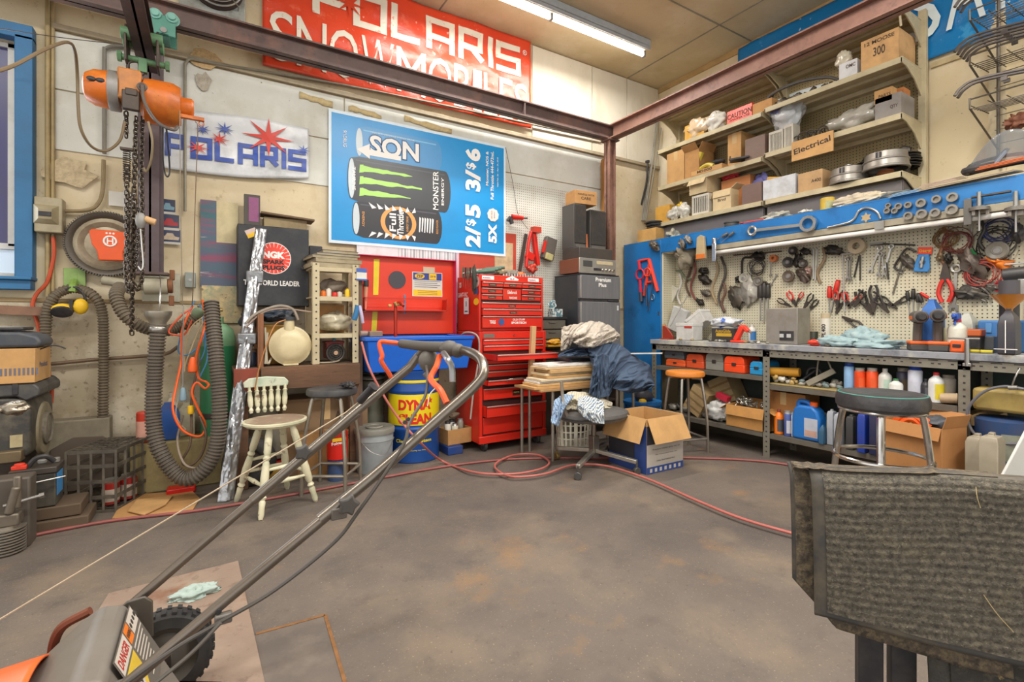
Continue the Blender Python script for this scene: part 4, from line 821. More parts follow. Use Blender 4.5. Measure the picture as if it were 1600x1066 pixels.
# finned cylinder head
c=P(2,872,Z=0);t=thing('finned_cylinder','finned aluminium engine cylinder at the left edge of the floor','engine part',(c.x,c.y+.06,0))
for nm in ('fins',):
    m=MB()
    for k in range(9): m.cyl((0,0,.01+k*.014),(0,0,.016+k*.014),.075,n=24)
    m.cyl((0,0,0),(0,0,.14),.055);build(nm,m,M('#a39c90',.45,.7,dirt=.4),t)
m=MB();m.box((0,0,.17),(.12,.10,.06));m.cyl((.02,-.04,.20),(.05,-.04,.33),.018);m.box((.05,-.03,.30),(.03,.03,.16));build('casting',m,M('#7c7468',.5,.6,dirt=.5),t,bev=.008)
m=MB();m.cyl((0,-.03,.24),(.15,-.03,.27),.009);m.cyl((.13,-.03,.266),(.15,-.03,.27),.014,n=6);build('bolt',m,STEEL,t)
# ================================================================ middle: wooden bench, chair, stool, parts washer, tool chest, fridge
YW=3.75
def W(px,py,Y=YW): return P(px,py,Y=Y)
bx1=W(563,600).x;bx0=W(408,600).x;bxl=W(365,600).x
BWOOD=surf('#6d4f3a',[('#4e3a2c',3,.42,.7,.8),('#8a6246',5,.5,.7,.6),('#3a2c22',20,.58,.7,.6)],bump=.3,stretch=(.4,1,2.5))
t=thing('wooden_bench','rough brown wooden workbench beside the parts washer','bench',((bx0+bx1)/2,4.0,0))
m=MB();m.bx(bxl,bx1,YW+.03,4.28,.79,.82);build('bench_top',m,M('#6b5844',.8,dirt=.5),t,world=True,bev=.003)
m=MB();m.bx(bx0+.0,bx1,YW,YW+.04,.665,.823);build('front_board',m,BWOOD,t,world=True,bev=.004)
m=MB();m.bx(bxl,bx0-.01,YW+.01,YW+.05,.665,.82);build('red_board',m,M('#8a3f2e',.7,dirt=.4),t,world=True,bev=.004)
for x,y in ((bx1-.07,YW+.03),(bxl+.02,YW+.03),(bx1-.07,4.18),(bxl+.02,4.18)):
    m=MB();m.bx(x,x+.07,y,y+.07,0,.79);build('leg',m,BWOOD,t,world=True,bev=.004)
m=MB();m.bx(W(407,570).x,W(413,570).x,YW+.05,YW+.09,.82,W(410,490).z);m.bx(W(404,570).x,W(407,570).x,YW+.05,YW+.4,.82,W(410,492).z);solo('wooden_upright','reddish wooden upright board standing on the left end of the bench','post',m,M('#8a5a3c',.7,dirt=.4),bev=.003)
m=MB();m.bx(W(563,600).x-.01,W(572,600).x,YW+.1,YW+.14,0,1.5);m.bx(W(563,600).x-.01,W(572,600).x,YW+.1,YW+.5,0,.03);solo('wooden_upright','dark brown timber upright at the right end of the bench','post',m,M('#6b5346',.7,dirt=.4))
# beige rack on bench
rx0=W(489,500,3.82).x;rx1=W(560,500,3.82).x;ry0,ry1=3.82,4.16;rz1=W(520,412,3.82).z
t=thing('metal_rack','narrow beige perforated metal rack standing on the wooden bench','rack',((rx0+rx1)/2,4.0,.822))
for x in (rx0,rx1):
    for y in (ry0,ry1):
        m=MB();s=1 if x==rx0 else -1;m.bx(min(x,x+s*.045),max(x,x+s*.045),y-.003,y,.824,rz1);m.bx(x-.003,x,min(y,y+(.04 if y==ry0 else -.04)),max(y,y+(.04 if y==ry0 else -.04)),.824,rz1)
        m.m=1
        if y==ry0:
            for k in range(15): m.disc((x+s*.022,.86+k*.05),.006,0,T(0,y-.0045,0)@FR_B)
        build('post',m,[BEIGE,BLACK],t,world=True)
for z in (rz1-.04,W(520,466,3.82).z,W(520,524,3.82).z):
    m=MB();m.bx(rx0,rx1,ry0+.003,ry1-.003,z,z+.012);m.bx(rx0+.0,rx1,ry0+.003,ry0+.008,z-.02,z);build('shelf',m,BEIGE,t,world=True)
zs1=W(520,466,3.82).z+.013;zs2=W(520,524,3.82).z+.013
r=random.Random(5)
for i,(a,h_,dx) in enumerate(((.30,.035,0),(.28,.03,.02),(.27,.02,-.01),(.26,.018,.01),(.20,.022,.03))):
    z=rz1-.026+sum((.035,.03,.02,.018,.022)[:i])+.001*i;m=MB();cx=(rx0+rx1)/2
    m.M=T(cx+dx,3.99,z)@RZ(r.uniform(-.12,.12));m.bx(-a/2-.03,a/2+.03,-.15,.15,0,h_);m.m=1;m.bx(-a/2-.033,a/2+.033,-.153,.153,h_-.003,h_)
    solo('manual_stack',['thick grubby manual at the bottom of the stack on the beige rack','second manual from the bottom on the beige rack','middle pale manual on the beige rack','bluish manual second from the top on the beige rack','dark blue catalogue on top of the stack on the beige rack'][i],'book',m,
         [M('#a89c80',.8,dirt=.5),M(['#8a7a5c','#b5aa90','#8f8a80','#4a5a78','#28324a'][i],.6,dirt=.4)],bev=.004)
a=W(506,380,3.9);m=MB();m.bx(a.x-.05,a.x+.05,4.22,4.25,1.56,1.75);solo('black_case','small black case standing behind the manual stack','case',m,BLACK,bev=.006)
for i,(px,c_,h_,lb) in enumerate(((505,'#e07018',.05,'small orange cap on the top shelf of the beige rack'),(514,'#d8d0c0',.07,'small white bottle on the top shelf of the beige rack'),(523,'#d02818',.04,'small red cap on the top shelf of the beige rack'),(531,'#c8c0b0',.045,'grey-white cap on the top shelf of the beige rack'),(543,'#e8c020',.07,'yellow bottle on the top shelf of the beige rack'))):
    a=W(px,462,3.87);bottle('small_bottle',lb,'bottle',(a.x,3.87+.01*(i % 2),zs1),h_,.02,M(c_,.4,dirt=.2),None,'round')
m=MB();a=W(522,450,3.95);m.lump((a.x,4.0,zs1+.075),(.10,.08,.07),4,.3,flat=zs1);solo('crumpled_packet','crumpled grey packet behind the caps on the beige rack','packet',m,M('#7c7062',.7,dirt=.4))
m=MB();a=W(525,505,3.95);m.lump((a.x,3.98,zs2+.09),(.13,.12,.075),7,.3,flat=zs2);solo('plastic_bag','milky clear plastic bag on the lower shelf of the beige rack','bag',m,M('#c9bfa4',.2,dirt=.3,coat=.5))
m=MB();a=W(520,485,3.95);m.bx(a.x-.11,a.x+.11,4.05,4.14,zs2+.0,zs2+.22);solo('cardboard_carton','brown carton at the back of the beige rack lower shelf','box',m,CARD2,bev=.003)
# red pump with fan grille
a=W(527,558,3.86);t=thing('fan_pump','small red motor with a round black fan grille under the beige rack','motor',(a.x,3.95,.822))
m=MB();m.box((0,.05,.09),(.13,.12,.12));m.bx(-.075,.075,-.01,.11,.145,.165);build('motor_body',m,M('#9a4a48',.5,dirt=.4),t,bev=.01)
m=MB();m.torus((0,-.03,.075),.064,.009,(0,1,0));m.torus((0,-.035,.075),.045,.003,(0,1,0));m.torus((0,-.037,.075),.028,.003,(0,1,0))
for k in range(16): an=k*pi/8;m.cyl((.015*cos(an),-.038,.075+.015*sin(an)),(.062*cos(an),-.03,.075+.062*sin(an)),.003,n=4)
m.cyl((0,-.02,.075),(0,-.0,.075),.06,n=20);build('fan_grille',m,M('#4c4844',.4,.3,dirt=.3),t)
m=MB();m.cyl((0,-.046,.075),(0,-.02,.075),.016);build('hub',m,M('#c8a080',.4,.5),t)
m=MB();m.cyl((0,.02,.165),(0,.02,.215),.01);build('switch_lever',m,M('#3a9ab0',.4),t)
m=MB();m.tube([V((.05,0,.03)),V((.0,-.06,.01)),V((-.12,-.1,.01)),V((-.18,-.05,.012))],.005);build('lead',m,M('#b8a890',.5),t)
# round tank
a=W(454,548,3.85);R=.142;t=thing('round_tank','round cream plastic tank standing on edge on the wooden bench','tank',(a.x,3.86,.822));TK=M('#d3c49c',.4,dirt=.3,dcol='#8a7448')
m=MB();m.lathe([(0,-.055),(.06,-.053),(.105,-.04),(.128,-.012),(.142,-.008),(.142,.008),(.128,.012),(.105,.04),(.06,.053),(0,.055)],40,T(0,0,R)@RX(pi/2),cap=False);build('tank_shell',m,TK,t)
m=MB();m.cyl((-.008,0,2*R-.07),(-.008,0,2*R+.04),.04,.034,n=20);build('filler_neck',m,TK,t)
m=MB();m.cyl((-.008,0,2*R+.04),(-.008,0,2*R+.065),.042,n=20);m.tube([V((-.03,0,2*R+.07)),V((-.06,-.02,2*R+.09)),V((-.12,-.02,2*R+.06))],.004);build('neck_clamp',m,M('#3f4448',.5,.3),t,bev=.003)
m=MB();m.bx(-.05,.05,-.04,.04,0,.014);build('foot',m,TK,t,bev=.004)
m=MB();a=W(430,525,3.95);m.bx(a.x-.07,a.x+.07,4.0,4.12,.822,W(430,508,4.0).z);solo('yellow_box','grubby yellow box behind the round cream tank','box',m,M('#b8862c',.6,dirt=.5,scale=20),bev=.006)
m=MB();a=W(438,492,3.95);m.lump((a.x,4.05,W(438,492,4.05).z),(.13,.08,.05),11,.35,fr=2.5);solo('cable_bundle','dark blue bundle of tangled cable on the yellow box','cable',m,M('#2c3a4a',.5,dirt=.4,bump=.5))
for i,(pts,c_) in enumerate((([(384,505),(398,492),(420,482),(440,478),(458,484),(466,500)],'#9a8e80'),([(384,512),(396,500),(412,488),(432,483),(452,483),(488,488)],'#a08a7a'))):
    cordt('grey_cable',['thick grey cable arched over the round cream tank','thinner mauve cable running from the bundle to the rack'][i],[W(x,y,3.85+.0*i) for x,y in pts],.010 if i==0 else .006,M(c_,.5,dirt=.3))
cordt('amber_tube','thin amber tube curving from the tank down past the bench',[W(446,500,3.82),W(430,508,3.78),W(416,540,3.72),W(405,575,3.7),W(398,610,3.7)],.0045,M('#a8703c',.4,dirt=.2))
for i,(p0,p1) in enumerate((((414,512),(417,570)),((418,520),(414,573)),((424,560),(419,576)))):
    m=MB();m.cyl(W(*p0,3.9),W(p1[0],569,3.86),.008);solo('plastic_rod',['tall cream rod leaning behind the wooden upright','second cream rod crossing beside the tank','short cream rod stub at the foot of the tank'][i],'rod',m,M('#c8bda4',.5,dirt=.3))
a=W(394,566,3.9);t=thing('glass_jar','dark blue glass jar on the left end of the bench','jar',(a.x,3.92,.822));m=MB();m.lathe([(.033,0),(.036,.01),(.036,.08),(.028,.1)],18);build('jar_body',m,M('#26344c',.3,dirt=.3),t);m=MB();m.cyl((0,0,.1),(0,0,.125),.03);build('lid',m,M('#7a6a58',.5),t,bev=.002)
m=MB();m.cyl(W(388,545,3.9),W(401,528,3.9),.018);solo('black_tube','short black rubber tube leaning at the left of the bench','tube',m,RUBBER)
m=MB();m.lump(tuple(W(391,500,4.0)),(.07,.05,.06),9,.3);solo('black_rag','dark crumpled rag hung left of the wooden upright','rag',m,M('#343840',.8,dirt=.3))
# things under the bench
def carton(name,label,loc,w_,d_,h,rz=0,mt=CARD,flaps=0,open_=False,printed=None,cat='box',tape=True,group=None,flapz=None):
    t=thing(name,label,cat,loc,rz,group);m=MB();th=.004
    if open_:
        m.bx(-w_/2,w_/2,-d_/2,d_/2,0,th)
        for a_ in ((-w_/2,-w_/2+th,-d_/2,d_/2),(w_/2-th,w_/2,-d_/2,d_/2),(-w_/2+th,w_/2-th,-d_/2,-d_/2+th),(-w_/2+th,w_/2-th,d_/2-th,d_/2)): m.bx(a_[0],a_[1],a_[2],a_[3],th,h)
    else: m.bx(-w_/2,w_/2,-d_/2,d_/2,0,h)
    build('carton_body',m,mt,t,bev=.0015)
    if tape and not open_:
        m=MB();m.bx(-.025,.025,-d_/2-.001,d_/2+.001,h*.7,h+.001);build('tape_strip',m,TAPE,t)
    if flaps:
        for k,an in enumerate(flapz or (2.1,2.3,2.0,2.4)):
            m=MB();ww=(w_ if k % 2==0 else d_);dd=(d_ if k % 2==0 else w_)/2;L=flaps
            M0=RZ(k*pi/2)@T(0,-dd,h)@RX(an);m.bx(-ww/2+.004,ww/2-.004,-.002,.002,0,L,M0@RX(0));build('flap',m,mt,t)
    if printed:
        m=MB()
        for (s,x,z,ww,hh_,rot) in printed: m.text(s,ww,hh_,T(x,-d_/2-.0012,z)@FR_B@RZ(rot))
        build('printing',m,M('#4a3a2c',.8,dirt=0),t,flat=True)
    return t
a=W(500,700,3.95);carton('cardboard_carton','large dusty carton under the wooden bench',(W(468,700).x+.22,4.08,0),.62,.3,.56,0,M('#8a6f52',.85,dirt=.4),printed=[('AT',.1,.42,.08,.06,0)])
carton('cardboard_carton','lower brown carton with a pale sticker under the bench',(W(505,720).x+.06,3.86,0),.42,.10,.32,0,CARD2,printed=[('GENUINE PARTS',.05,.27,.18,.03,0)])
a=P(530,752,Z=0);bottle('paint_can','blue speckled can on the floor under the red coffee can','can',(a.x,a.y+.06,0),.17,.068,M('#34507c',.5,dirt=.5,scale=40),None,'can')
t=bottle('coffee_can','red plastic coffee can standing on a blue can under the bench','can',(a.x,a.y+.06,.1522),.19,.072,REDP,M('#b81c10',.4),'can',neck=1.2)
m=MB();m.text('Folgers',.09,.028,T(-.01,-.0755,.12)@FR_B@RZ(.08));build('lettering',m,INKW,t,flat=True)
m=MB();m.bx(-.05,.045,-.0735,-.0725,.135,.158,RZ(0));build('yellow_band',m,YEL,t)
a=P(434,752,Z=0);bottle('filter_can','tall ribbed metal canister behind the chair','canister',(a.x,a.y+.1,.15),.28,.065,M('#a8a294',.4,.5,dirt=.4),None,'can')
bottle('oil_tin','red and yellow tin on the floor behind the painted chair','tin',(a.x-.0,a.y+.1,0),.149,.085,M('#a8281c',.4,dirt=.3),None,'can',lab=M('#c89a3c',.5,dirt=.3))
m=MB();a=P(392,768,Z=0);m.torus((a.x,a.y+.12,.17),.12,.05,(0.1,1,0),N=32,n=12);m.m=1;m.cyl((a.x,a.y+.1,.17),(a.x,a.y+.14,.17),.1,n=24);solo('spare_tyre','small black tyre leaning in the shade behind the painted chair','tyre',m,[RUBBER,DARKM])
# pail
a=P(593,742,Z=0);t=thing('metal_pail','light grey metal pail with a lid beside the blue drum','pail',(a.x,a.y+.13,0));GP=M('#a5acae',.45,.2,dirt=.3);hp=P(593,668,Y=a.y+.13).z
m=MB();m.lathe([(.125,0),(.13,.01),(.138,hp*.74),(.141,hp*.75),(.141,hp*.765),(.139,hp*.78),(.142,hp-.02),(.147,hp-.015),(.147,hp)],32);build('pail_body',m,GP,t)
m=MB();m.lathe([(.149,hp-.03),(.151,hp),(.145,hp+.012),(.13,hp+.006),(0,hp+.004)],32,cap=False);m.torus((0,0,hp+.012),.06,.008,N=24);m.cyl((0,0,hp+.004),(0,0,hp+.014),.055);build('pail_lid',m,M('#8c8a80',.5,.2,dirt=.4),t)
m=MB();m.tube([V((-.125,-.07,hp*.78)),V((-.06,-.15,hp*.55)),V((.04,-.16,hp*.48)),V((.13,-.07,hp*.78))],.0025,n=5);m.cyl((-.13,-.055,hp*.78),(-.125,-.08,hp*.78),.012);build('bail_handle',m,STEEL,t)
a=P(600,700,Z=0);t=thing('metal_bin','dark ribbed metal bin behind the pail and drum','bin',(1.175,4.15,0));m=MB();m.lathe([(.10+.004*(k % 2),.02+k*.016) for k in range(40)],28);build('bin_body',m,M('#77786c',.5,.5,dirt=.4),t)
m=MB();m.lathe([(.115,.655),(.115,.675),(.09,.685),(0,.69)],28,cap=False);m.lump((0,0,.70),(.08,.07,.025),5,.4);build('bin_lid',m,M('#8a8476',.5,.4,dirt=.5),t)
# ---------------------------------------------------------------- parts washer
YT=3.70
dc=P(655,724,Z=0);dcx,dcy=dc.x+.03,dc.y+.2
DB=M('#1b4b94',.35,dirt=.2,dcol='#22304a');DY=M('#e8cf1c',.35,dirt=.12)
t=thing('cleaner_drum','blue and yellow steel cleaning-solvent drum under the blue tub','drum',(dcx,dcy,0));R=.208;HD=.74
def zd(y): return P(655,y,Y=dcy-R).z
m=MB();z1_,z2_=zd(673),zd(613)
m.lathe([(R*.97,0),(R,.008),(R,z1_-.02),(R*1.05,z1_-.005),(R*1.05,z1_+.012),(R,z1_+.025),(R,z2_-.015),(R*1.045,z2_),(R*1.045,z2_+.012),(R,z2_+.03),(R,HD-.02),(R*1.03,HD-.01),(R*1.03,HD)],44);build('drum_body',m,DB,t)
m=MB();m.lathe([(R*1.004,z1_+.04),(R*1.006,z1_+.042),(R*1.006,z2_-.022),(R*1.004,z2_-.02)],44,cap=False);build('yellow_band',m,DY,t)
m=MB();m.lathe([(R*1.004,z2_+.072),(R*1.007,z2_+.074),(R*1.007,z2_+.092),(R*1.004,z2_+.094)],44,cap=False);build('yellow_stripe',m,DY,t)
def wrap_text(s,w_,h,zc_,mt,a0,name,bold=.02,rr=1.012,par=None):
    vs,fs=text_mesh(s,bold);m=MB();m.add([(R*rr*sin(a0+v.x*w_/R),-R*rr*cos(a0+v.x*w_/R),zc_+v.y*h) for v in vs],fs);return build(name,m,mt,par or t,flat=True)
a0=-.32
wrap_text('DYNA',.27,.085,zd(633),M('#d8281c',.4,dirt=.1),a0,'drum_lettering',.05);wrap_text('CLEAN',.28,.085,zd(655),M('#d8281c',.4,dirt=.1),a0,'drum_lettering',.05)
wrap_text('Cleaning System',.30,.035,zd(690),DY,a0-.05,'drum_lettering',.03);wrap_text('For Manufacturing Use Only',.2,.012,zd(704),DY,a0-.05,'drum_lettering',.01)
m=MB();m.star((0,0),.03,.012,5,0,T(R*1.013*sin(a0+.62),-R*1.013*cos(a0+.62)-.0,zd(627))@RZ(a0+.62)@FR_B);build('drum_star',m,M('#d8281c',.4),t,flat=True)
tx0=P(570,540,Y=YT).x;tx1=P(742,540,Y=YT).x;tz1=P(650,526,Y=YT).z;tz0=.765
t=thing('parts_washer','blue parts washer tub with its red lid raised','parts washer',((tx0+tx1)/2,YT+.27,HD+.002));BL=M('#1560c8',.35,dirt=.2,dcol='#123a70')
m=MB();d0,d1=YT,YT+.54
def ring(x0,x1,y0,y1,z): return [(x0,y0,z),(x1,y0,z),(x1,y1,z),(x0,y1,z)]
lv=[ring(tx0+.05,tx1-.05,d0+.04,d1-.04,HD+.004),ring(tx0+.02,tx1-.01,d0+.01,d1-.01,tz1-.03),ring(tx0,tx1,d0,d1,tz1-.03),ring(tx0,tx1,d0,d1,tz1),ring(tx0+.03,tx1-.03,d0+.03,d1-.03,tz1),ring(tx0+.07,tx1-.07,d0+.07,d1-.07,HD+.04)]
vs=[p for l in lv for p in l];fs=[(0,3,2,1)]
for k in range(5):
    for j in range(4): fs.append((k*4+j,k*4+(j+1) % 4,k*4+4+(j+1) % 4,k*4+4+j))
fs.append((20,21,22,23));m.add(vs,fs);build('tub',m,BL,t,world=True,bev=.006)
lx0=P(557,450,Y=4.2).x;lx1=P(708,450,Y=4.2).x;lz1=P(640,404,Y=4.2).z;lz0=tz1+.003
RL=surf('#e03a1c',[('#c42a12',1.6,.45,.7,.6)],bump=0,rough=.35)
m=MB();m.bx(lx0,lx1,4.19,4.23,lz0,lz1);build('lid',m,RL,t,world=True,bev=.006)
m=MB();m.bx(lx0+.0,lx1,4.13,4.19,lz1-.006,lz1+.0);m.bx(lx1-.006,lx1,4.13,4.19,lz0,lz1);build('lid_flange',m,M('#c83058',.4,dirt=.2),t,world=True)
def LP(px,py): p=P(px,py,Y=4.188);return p
m=MB()
for (pa,pb,pc_,pd) in (((584,405),(593,405),(591,461),(583,461)),((582,487),(590,487),(588,520),(580,520))):
    m.add([(LP(*q).x,4.187,LP(*q).z) for q in (pa,pd,pc_,pb)],[(0,1,2,3)])
build('yellow_stripe',m,DY,t,world=True,flat=True)
m=MB();c=LP(620.5,437.5);m.disc((0,0),.078,.0,T(c.x,4.186,c.z)@FR_B,36,r2=.078);build('black_disc',m,M('#44424a',.5,dirt=.15),t,world=True,flat=True)
m=MB();A=LP(644,463);B=LP(691,427);m.M=T(A.x,4.186,A.z)@FR_B;w_=B.x-A.x;h=B.z-A.z;m.m=0;m.rect(0,w_,0,h);m.m=1;m.rect(.008,w_-.008,h*.03,h*.28,.001);m.m=2;m.rect(.008,w_-.008,h*.68,h*.97,.001)
m.m=1;m.disc((w_*.24,h*.83),w_*.16,.0015,r2=h*.11);m.rect(w_*.55,w_*.8,h*.70,h*.95,.0015);m.m=3
for k in range(4): m.rect(.02,w_-.02-(k % 2)*.03,h*(.62-.08*k),h*(.62-.08*k)+.004,.0012)
m.text('ZEP',w_*.24,h*.13,T(w_*.24,h*.83,.002),.04);m.text('ZEP 90',w_*.2,h*.08,T(w_*.675,h*.83,.002),.02)
m.m=3
for k in range(3): m.rect(.05,w_-.05,h*(.08+.07*k),h*(.08+.07*k)+.003,.0018)
build('instruction_label',m,[PAPER,YEL,M('#2c3f90',.4),M('#55555a',.6,dirt=0)],t,world=True,flat=True)
m=MB();A=LP(661,427);B=LP(679,418);m.bx(A.x,B.x,4.183,4.187,A.z,B.z);build('small_plate',m,M('#c8b89c',.5,dirt=.2),t,world=True)
za=LP(600,466).z;zb_=LP(600,486).z;xa=LP(565,470).x;xb=LP(692,470).x
m=MB();m.bx(xa,xb,4.10,4.19,zb_,zb_+.006);m.bx(xa,xb,4.095,4.10,za-.01,za);m.bx(xa,xb,4.095,4.10,zb_,zb_+.01)
m.bx(xa,xa+.005,4.095,4.19,zb_,za);m.bx(xb-.005,xb,4.095,4.19,zb_,za);build('tool_tray',m,M('#c42c18',.4,dirt=.2),t,world=True)
a=P(618,520,Y=3.98);m=MB();m.cyl((a.x,3.98,tz1-.05),(a.x,3.98,P(618,480,Y=3.98).z),.014);m.tube([V((a.x,3.98,a.z+.2)),V((a.x,3.98,a.z+.24)),V((a.x+.03,3.95,a.z+.25)),V((a.x+.04,3.9,a.z+.22))],.012);build('solvent_pipe',m,M('#b8301c',.4,.3,dirt=.3),t,world=True)
m=MB();a=P(620,478,Y=3.96);m.cyl(a,a+V((-.02,0,.03)),.016);m.box(a+V((-.06,0,.0)),(.03,.02,.02));m.box(a+V((.03,0,.01)),(.04,.02,.02));build('valve',m,M('#c8a060',.3,.7),t,world=True,bev=.003)
m=MB();m.tube([P(720,545,Y=3.95),P(722,523,Y=3.8),P(737,520,Y=3.72),P(748,530,Y=3.66),P(748,560,Y=3.66),P(740,610,Y=3.66),P(735,655,Y=3.66)],.0075);build('drain_hose',m,M('#9a948a',.4,dirt=.3),t,world=True)
# brush, pen etc
t=thing('parts_brush','round black-headed brush with a wooden handle in the red lid tray','brush',tuple(P(571,490,Y=4.13)));m=MB();m.cyl(P(570,487,Y=4.13),P(572,448,Y=4.13),.012,.016);build('handle',m,M('#d89a7c',.5,dirt=.2),t,world=True);m=MB();m.cyl(P(572,448,Y=4.13),P(572,437,Y=4.13),.022);build('bristles',m,BLACK,t,world=True,bev=.004)
m=MB();m.cyl(P(632,490,Y=4.13),P(632,462,Y=4.13),.006);m.cyl(P(632,466,Y=4.13),P(632,461,Y=4.13),.008);solo('marker_pen','blue marker pen standing in the red lid tray','pen',m,M('#3a8fb8',.4))
a=P(596,523,Y=3.78);m=MB();m.bx(a.x-.1,a.x+.0,3.74,3.86,tz1+.001,tz1+.045);m.cyl((a.x-.1,3.8,tz1+.025),(a.x-.16,3.8,tz1+.025),.024);solo('nozzle_block','small grey-brown pump block resting on the blue tub rim','pump part',m,M('#8a7468',.5,dirt=.4),bev=.006)
t=thing('price_tag','blue and white card tag hanging on the beige rack post','tag',tuple(P(564,420,Y=3.81)));m=MB();A=P(557,438,Y=3.81);B=P(573,420,Y=3.81);m.bx(A.x,B.x,3.808,3.81,A.z,B.z);m.m=1;m.bx(A.x,B.x,3.8065,3.808,B.z-.03,B.z);m.bx(A.x,B.x,3.8065,3.808,A.z,A.z+.012);build('tag_card',m,[PAPER,M('#3a62b0',.5)],t,world=True)
m=MB();m.tube([P(559,478,Y=3.75),P(556,492,Y=3.74),P(553,500,Y=3.74)],.02,n=8);m.m=1;m.tube([P(562,478,Y=3.74),P(565,492,Y=3.72),P(567,505,Y=3.72)],.012,n=8);solo('shop_glove','blue and white rag hooked on the corner of the beige rack','rag',m,[M('#2f6f9f',.8),M('#b8b0cc',.8)])
# documents behind lid
A=WB(557,404);B=WB(620,383);m=MB();m.bx(A.x,WB(712,404).x,YB-.0135,YB-.0125,A.z-.05,B.z+.05);m.m=1
for k in range(22): x=B.x+.012+k*.028;m.bx(x,x+.004+.006*(k % 3),YB-.0139,YB-.0135,A.z+.0,B.z+.0)
solo('document_board','white pinned chart with fine print behind the red washer lid','paper',m,[M('#d8dade',.6),M('#9aa4a8',.6)])
m=MB();m.bx(WB(710,400).x,WB(714,400).x,YB-.05,YB-.02,1.12,WB(712,396).z);solo('white_batten','narrow white batten between the washer lid and the red chest','strip',m,M('#d0b8c8',.6))
# ---------------------------------------------------------------- tool chest
CX0,CX1,CY0,CY1=1.985,2.685,3.74,4.20
DC=.526*(CX0+CX1)/2+.85*CY0
def zf(y): return H-(y-HY)*DC/F
RC=surf('#d42a1a',[('#b01e12',1.8,.45,.7,.6),('#e2492c',3,.5,.7,.4)],bump=0,rough=.32)
t=thing('tool_chest','tall red rolling tool chest with many drawers and stickers','tool chest',((CX0+CX1)/2,(CY0+CY1)/2,0))
zb0=zf(687);zsplit=zf(517);ztop=zf(431)
m=MB();m.bx(CX0,CX1,CY0+.02,CY1,zb0,zsplit-.004);m.bx(CX0,CX0+.03,CY0,CY0+.02,zb0,zsplit-.004);m.bx(CX1-.03,CX1,CY0,CY0+.02,zb0,zsplit-.004);m.bx(CX0+.03,CX1-.03,CY0,CY0+.02,zf(529),zsplit-.004);m.bx(CX0-.004,CX1+.004,CY0-.006,CY0+.02,zb0,zf(676));build('lower_cabinet',m,RC,t,world=True,bev=.004)
m=MB();m.bx(CX0+.01,CX1-.01,CY0+.05,CY1,zsplit,ztop);m.bx(CX0+.01,CX0+.03,CY0+.03,CY0+.05,zsplit,ztop);m.bx(CX1-.03,CX1-.01,CY0+.03,CY0+.05,zsplit,ztop);m.bx(CX0+.03,CX1-.03,CY0+.03,CY0+.05,zf(441),ztop);build('upper_chest',m,RC,t,world=True,bev=.004)
m=MB();m.bx(CX0+.031,CX1-.031,CY0+.012,CY0+.019,zf(675),zf(529.5));m.bx(CX0+.031,CX1-.031,CY0+.042,CY0+.049,zf(513),zf(441.5));build('drawer_gap_shade',m,M('#3a1210',.6,dirt=.2),t,world=True)  # dark sheets painting the shade in the gaps between drawers
def drawer(y0,y1,x0=0,x1=1,open_=0,upper=True,grip=True):
    """a drawer front between two photo rows; open_ pulls it out"""
    f0=CY0+.03 if upper else CY0;xa=CX0+.035+(CX1-CX0-.07)*x0+.003;xb=CX0+.035+(CX1-CX0-.07)*x1-.003;za,zb2=zf(y1)+.006,zf(y0)-.002
    m=MB();yf=f0-open_
    if open_>.05:
        m.bx(xa,xb,yf,yf+.008,za,zb2);m.bx(xa,xa+.004,yf,f0+.05,za,zb2);m.bx(xb-.004,xb,yf,f0+.05,za,zb2);m.bx(xa,xb,yf,f0+.05,za,za+.003)
    else: m.bx(xa,xb,yf,f0+.03,za,zb2)
    d=build('drawer',m,RC,t,world=True,bev=.002)
    if grip:
        m=MB();m.bx(xa+.002,xb-.002,yf-.012,yf,zb2-.009,zb2+.001);build('drawer_pull',m,M('#d8a8a0',.3,.5,dirt=.2),d,world=True,bev=.002)
    return d,xa,xb,yf,za,zb2
def badge(d,x,z,y,w_=.075,s='WIZELL'):
    m=MB();m.bx(x-w_/2,x+w_/2,y-.002,y,z-.009,z+.009);m.m=1;m.text(s,w_*.85,.010,T(x,y-.0028,z)@FR_B,.02);build('badge',m,[INK,M('#b8a07c',.5)],d,world=True,flat=True)
for y0,y1 in ((442,450),(451,460),(460.5,470)):
    for xa_,xb_ in ((0,.34),(.66,1)):
        d,xa,xb,yf,za,zb2=drawer(y0,y1,xa_,xb_,.0 if y0 != 442 else .01);badge(d,(xa+xb)/2,(za+zb2)/2-.004,yf)
d,xa,xb,yf,za,zb2=drawer(442,450,.345,.655,.01);badge(d,(xa+xb)/2,(za+zb2)/2-.004,yf)
d,xa,xb,yf,za,zb2=drawer(451,470,.345,.655,0,True,False);m=MB();m.text('Edelbrock',.10,.03,T((xa+xb)/2,yf-.003,(za+zb2)/2+.02)@FR_B,.02);m.text('RACING',.08,.02,T((xa+xb)/2+.01,yf-.003,(za+zb2)/2-.03)@FR_B,.02);build('sticker',m,INKW,d,world=True,flat=True)
for i,(y0,y1,op) in enumerate(((473,483,.0),(483,494,.02),(494,513,.015))):
    d,xa,xb,yf,za,zb2=drawer(y0,y1,0,1,op)
    if i<2: badge(d,(xa+xb)/2,(za+zb2)/2-.004,yf)
    else:
        m=MB();m.text('OLD STUFF',.13,.018,T((xa+xb)/2+.06,yf-.003,zb2-.03)@FR_B,.02);m.text('SPORTECH',.16,.02,T((xa+xb)/2+.06,yf-.003,zb2-.058)@FR_B,.04);m.text('TOOLS',.06,.03,T(xa+.1,yf-.003,(za+zb2)/2)@FR_B,.04)
        m.m=1;m.disc((xa+.19,(za+zb2)/2),.03,0,T(0,yf-.003,0)@FR_B);build('sticker',m,[INKW,M('#2c5a9a',.4)],d,world=True,flat=True)
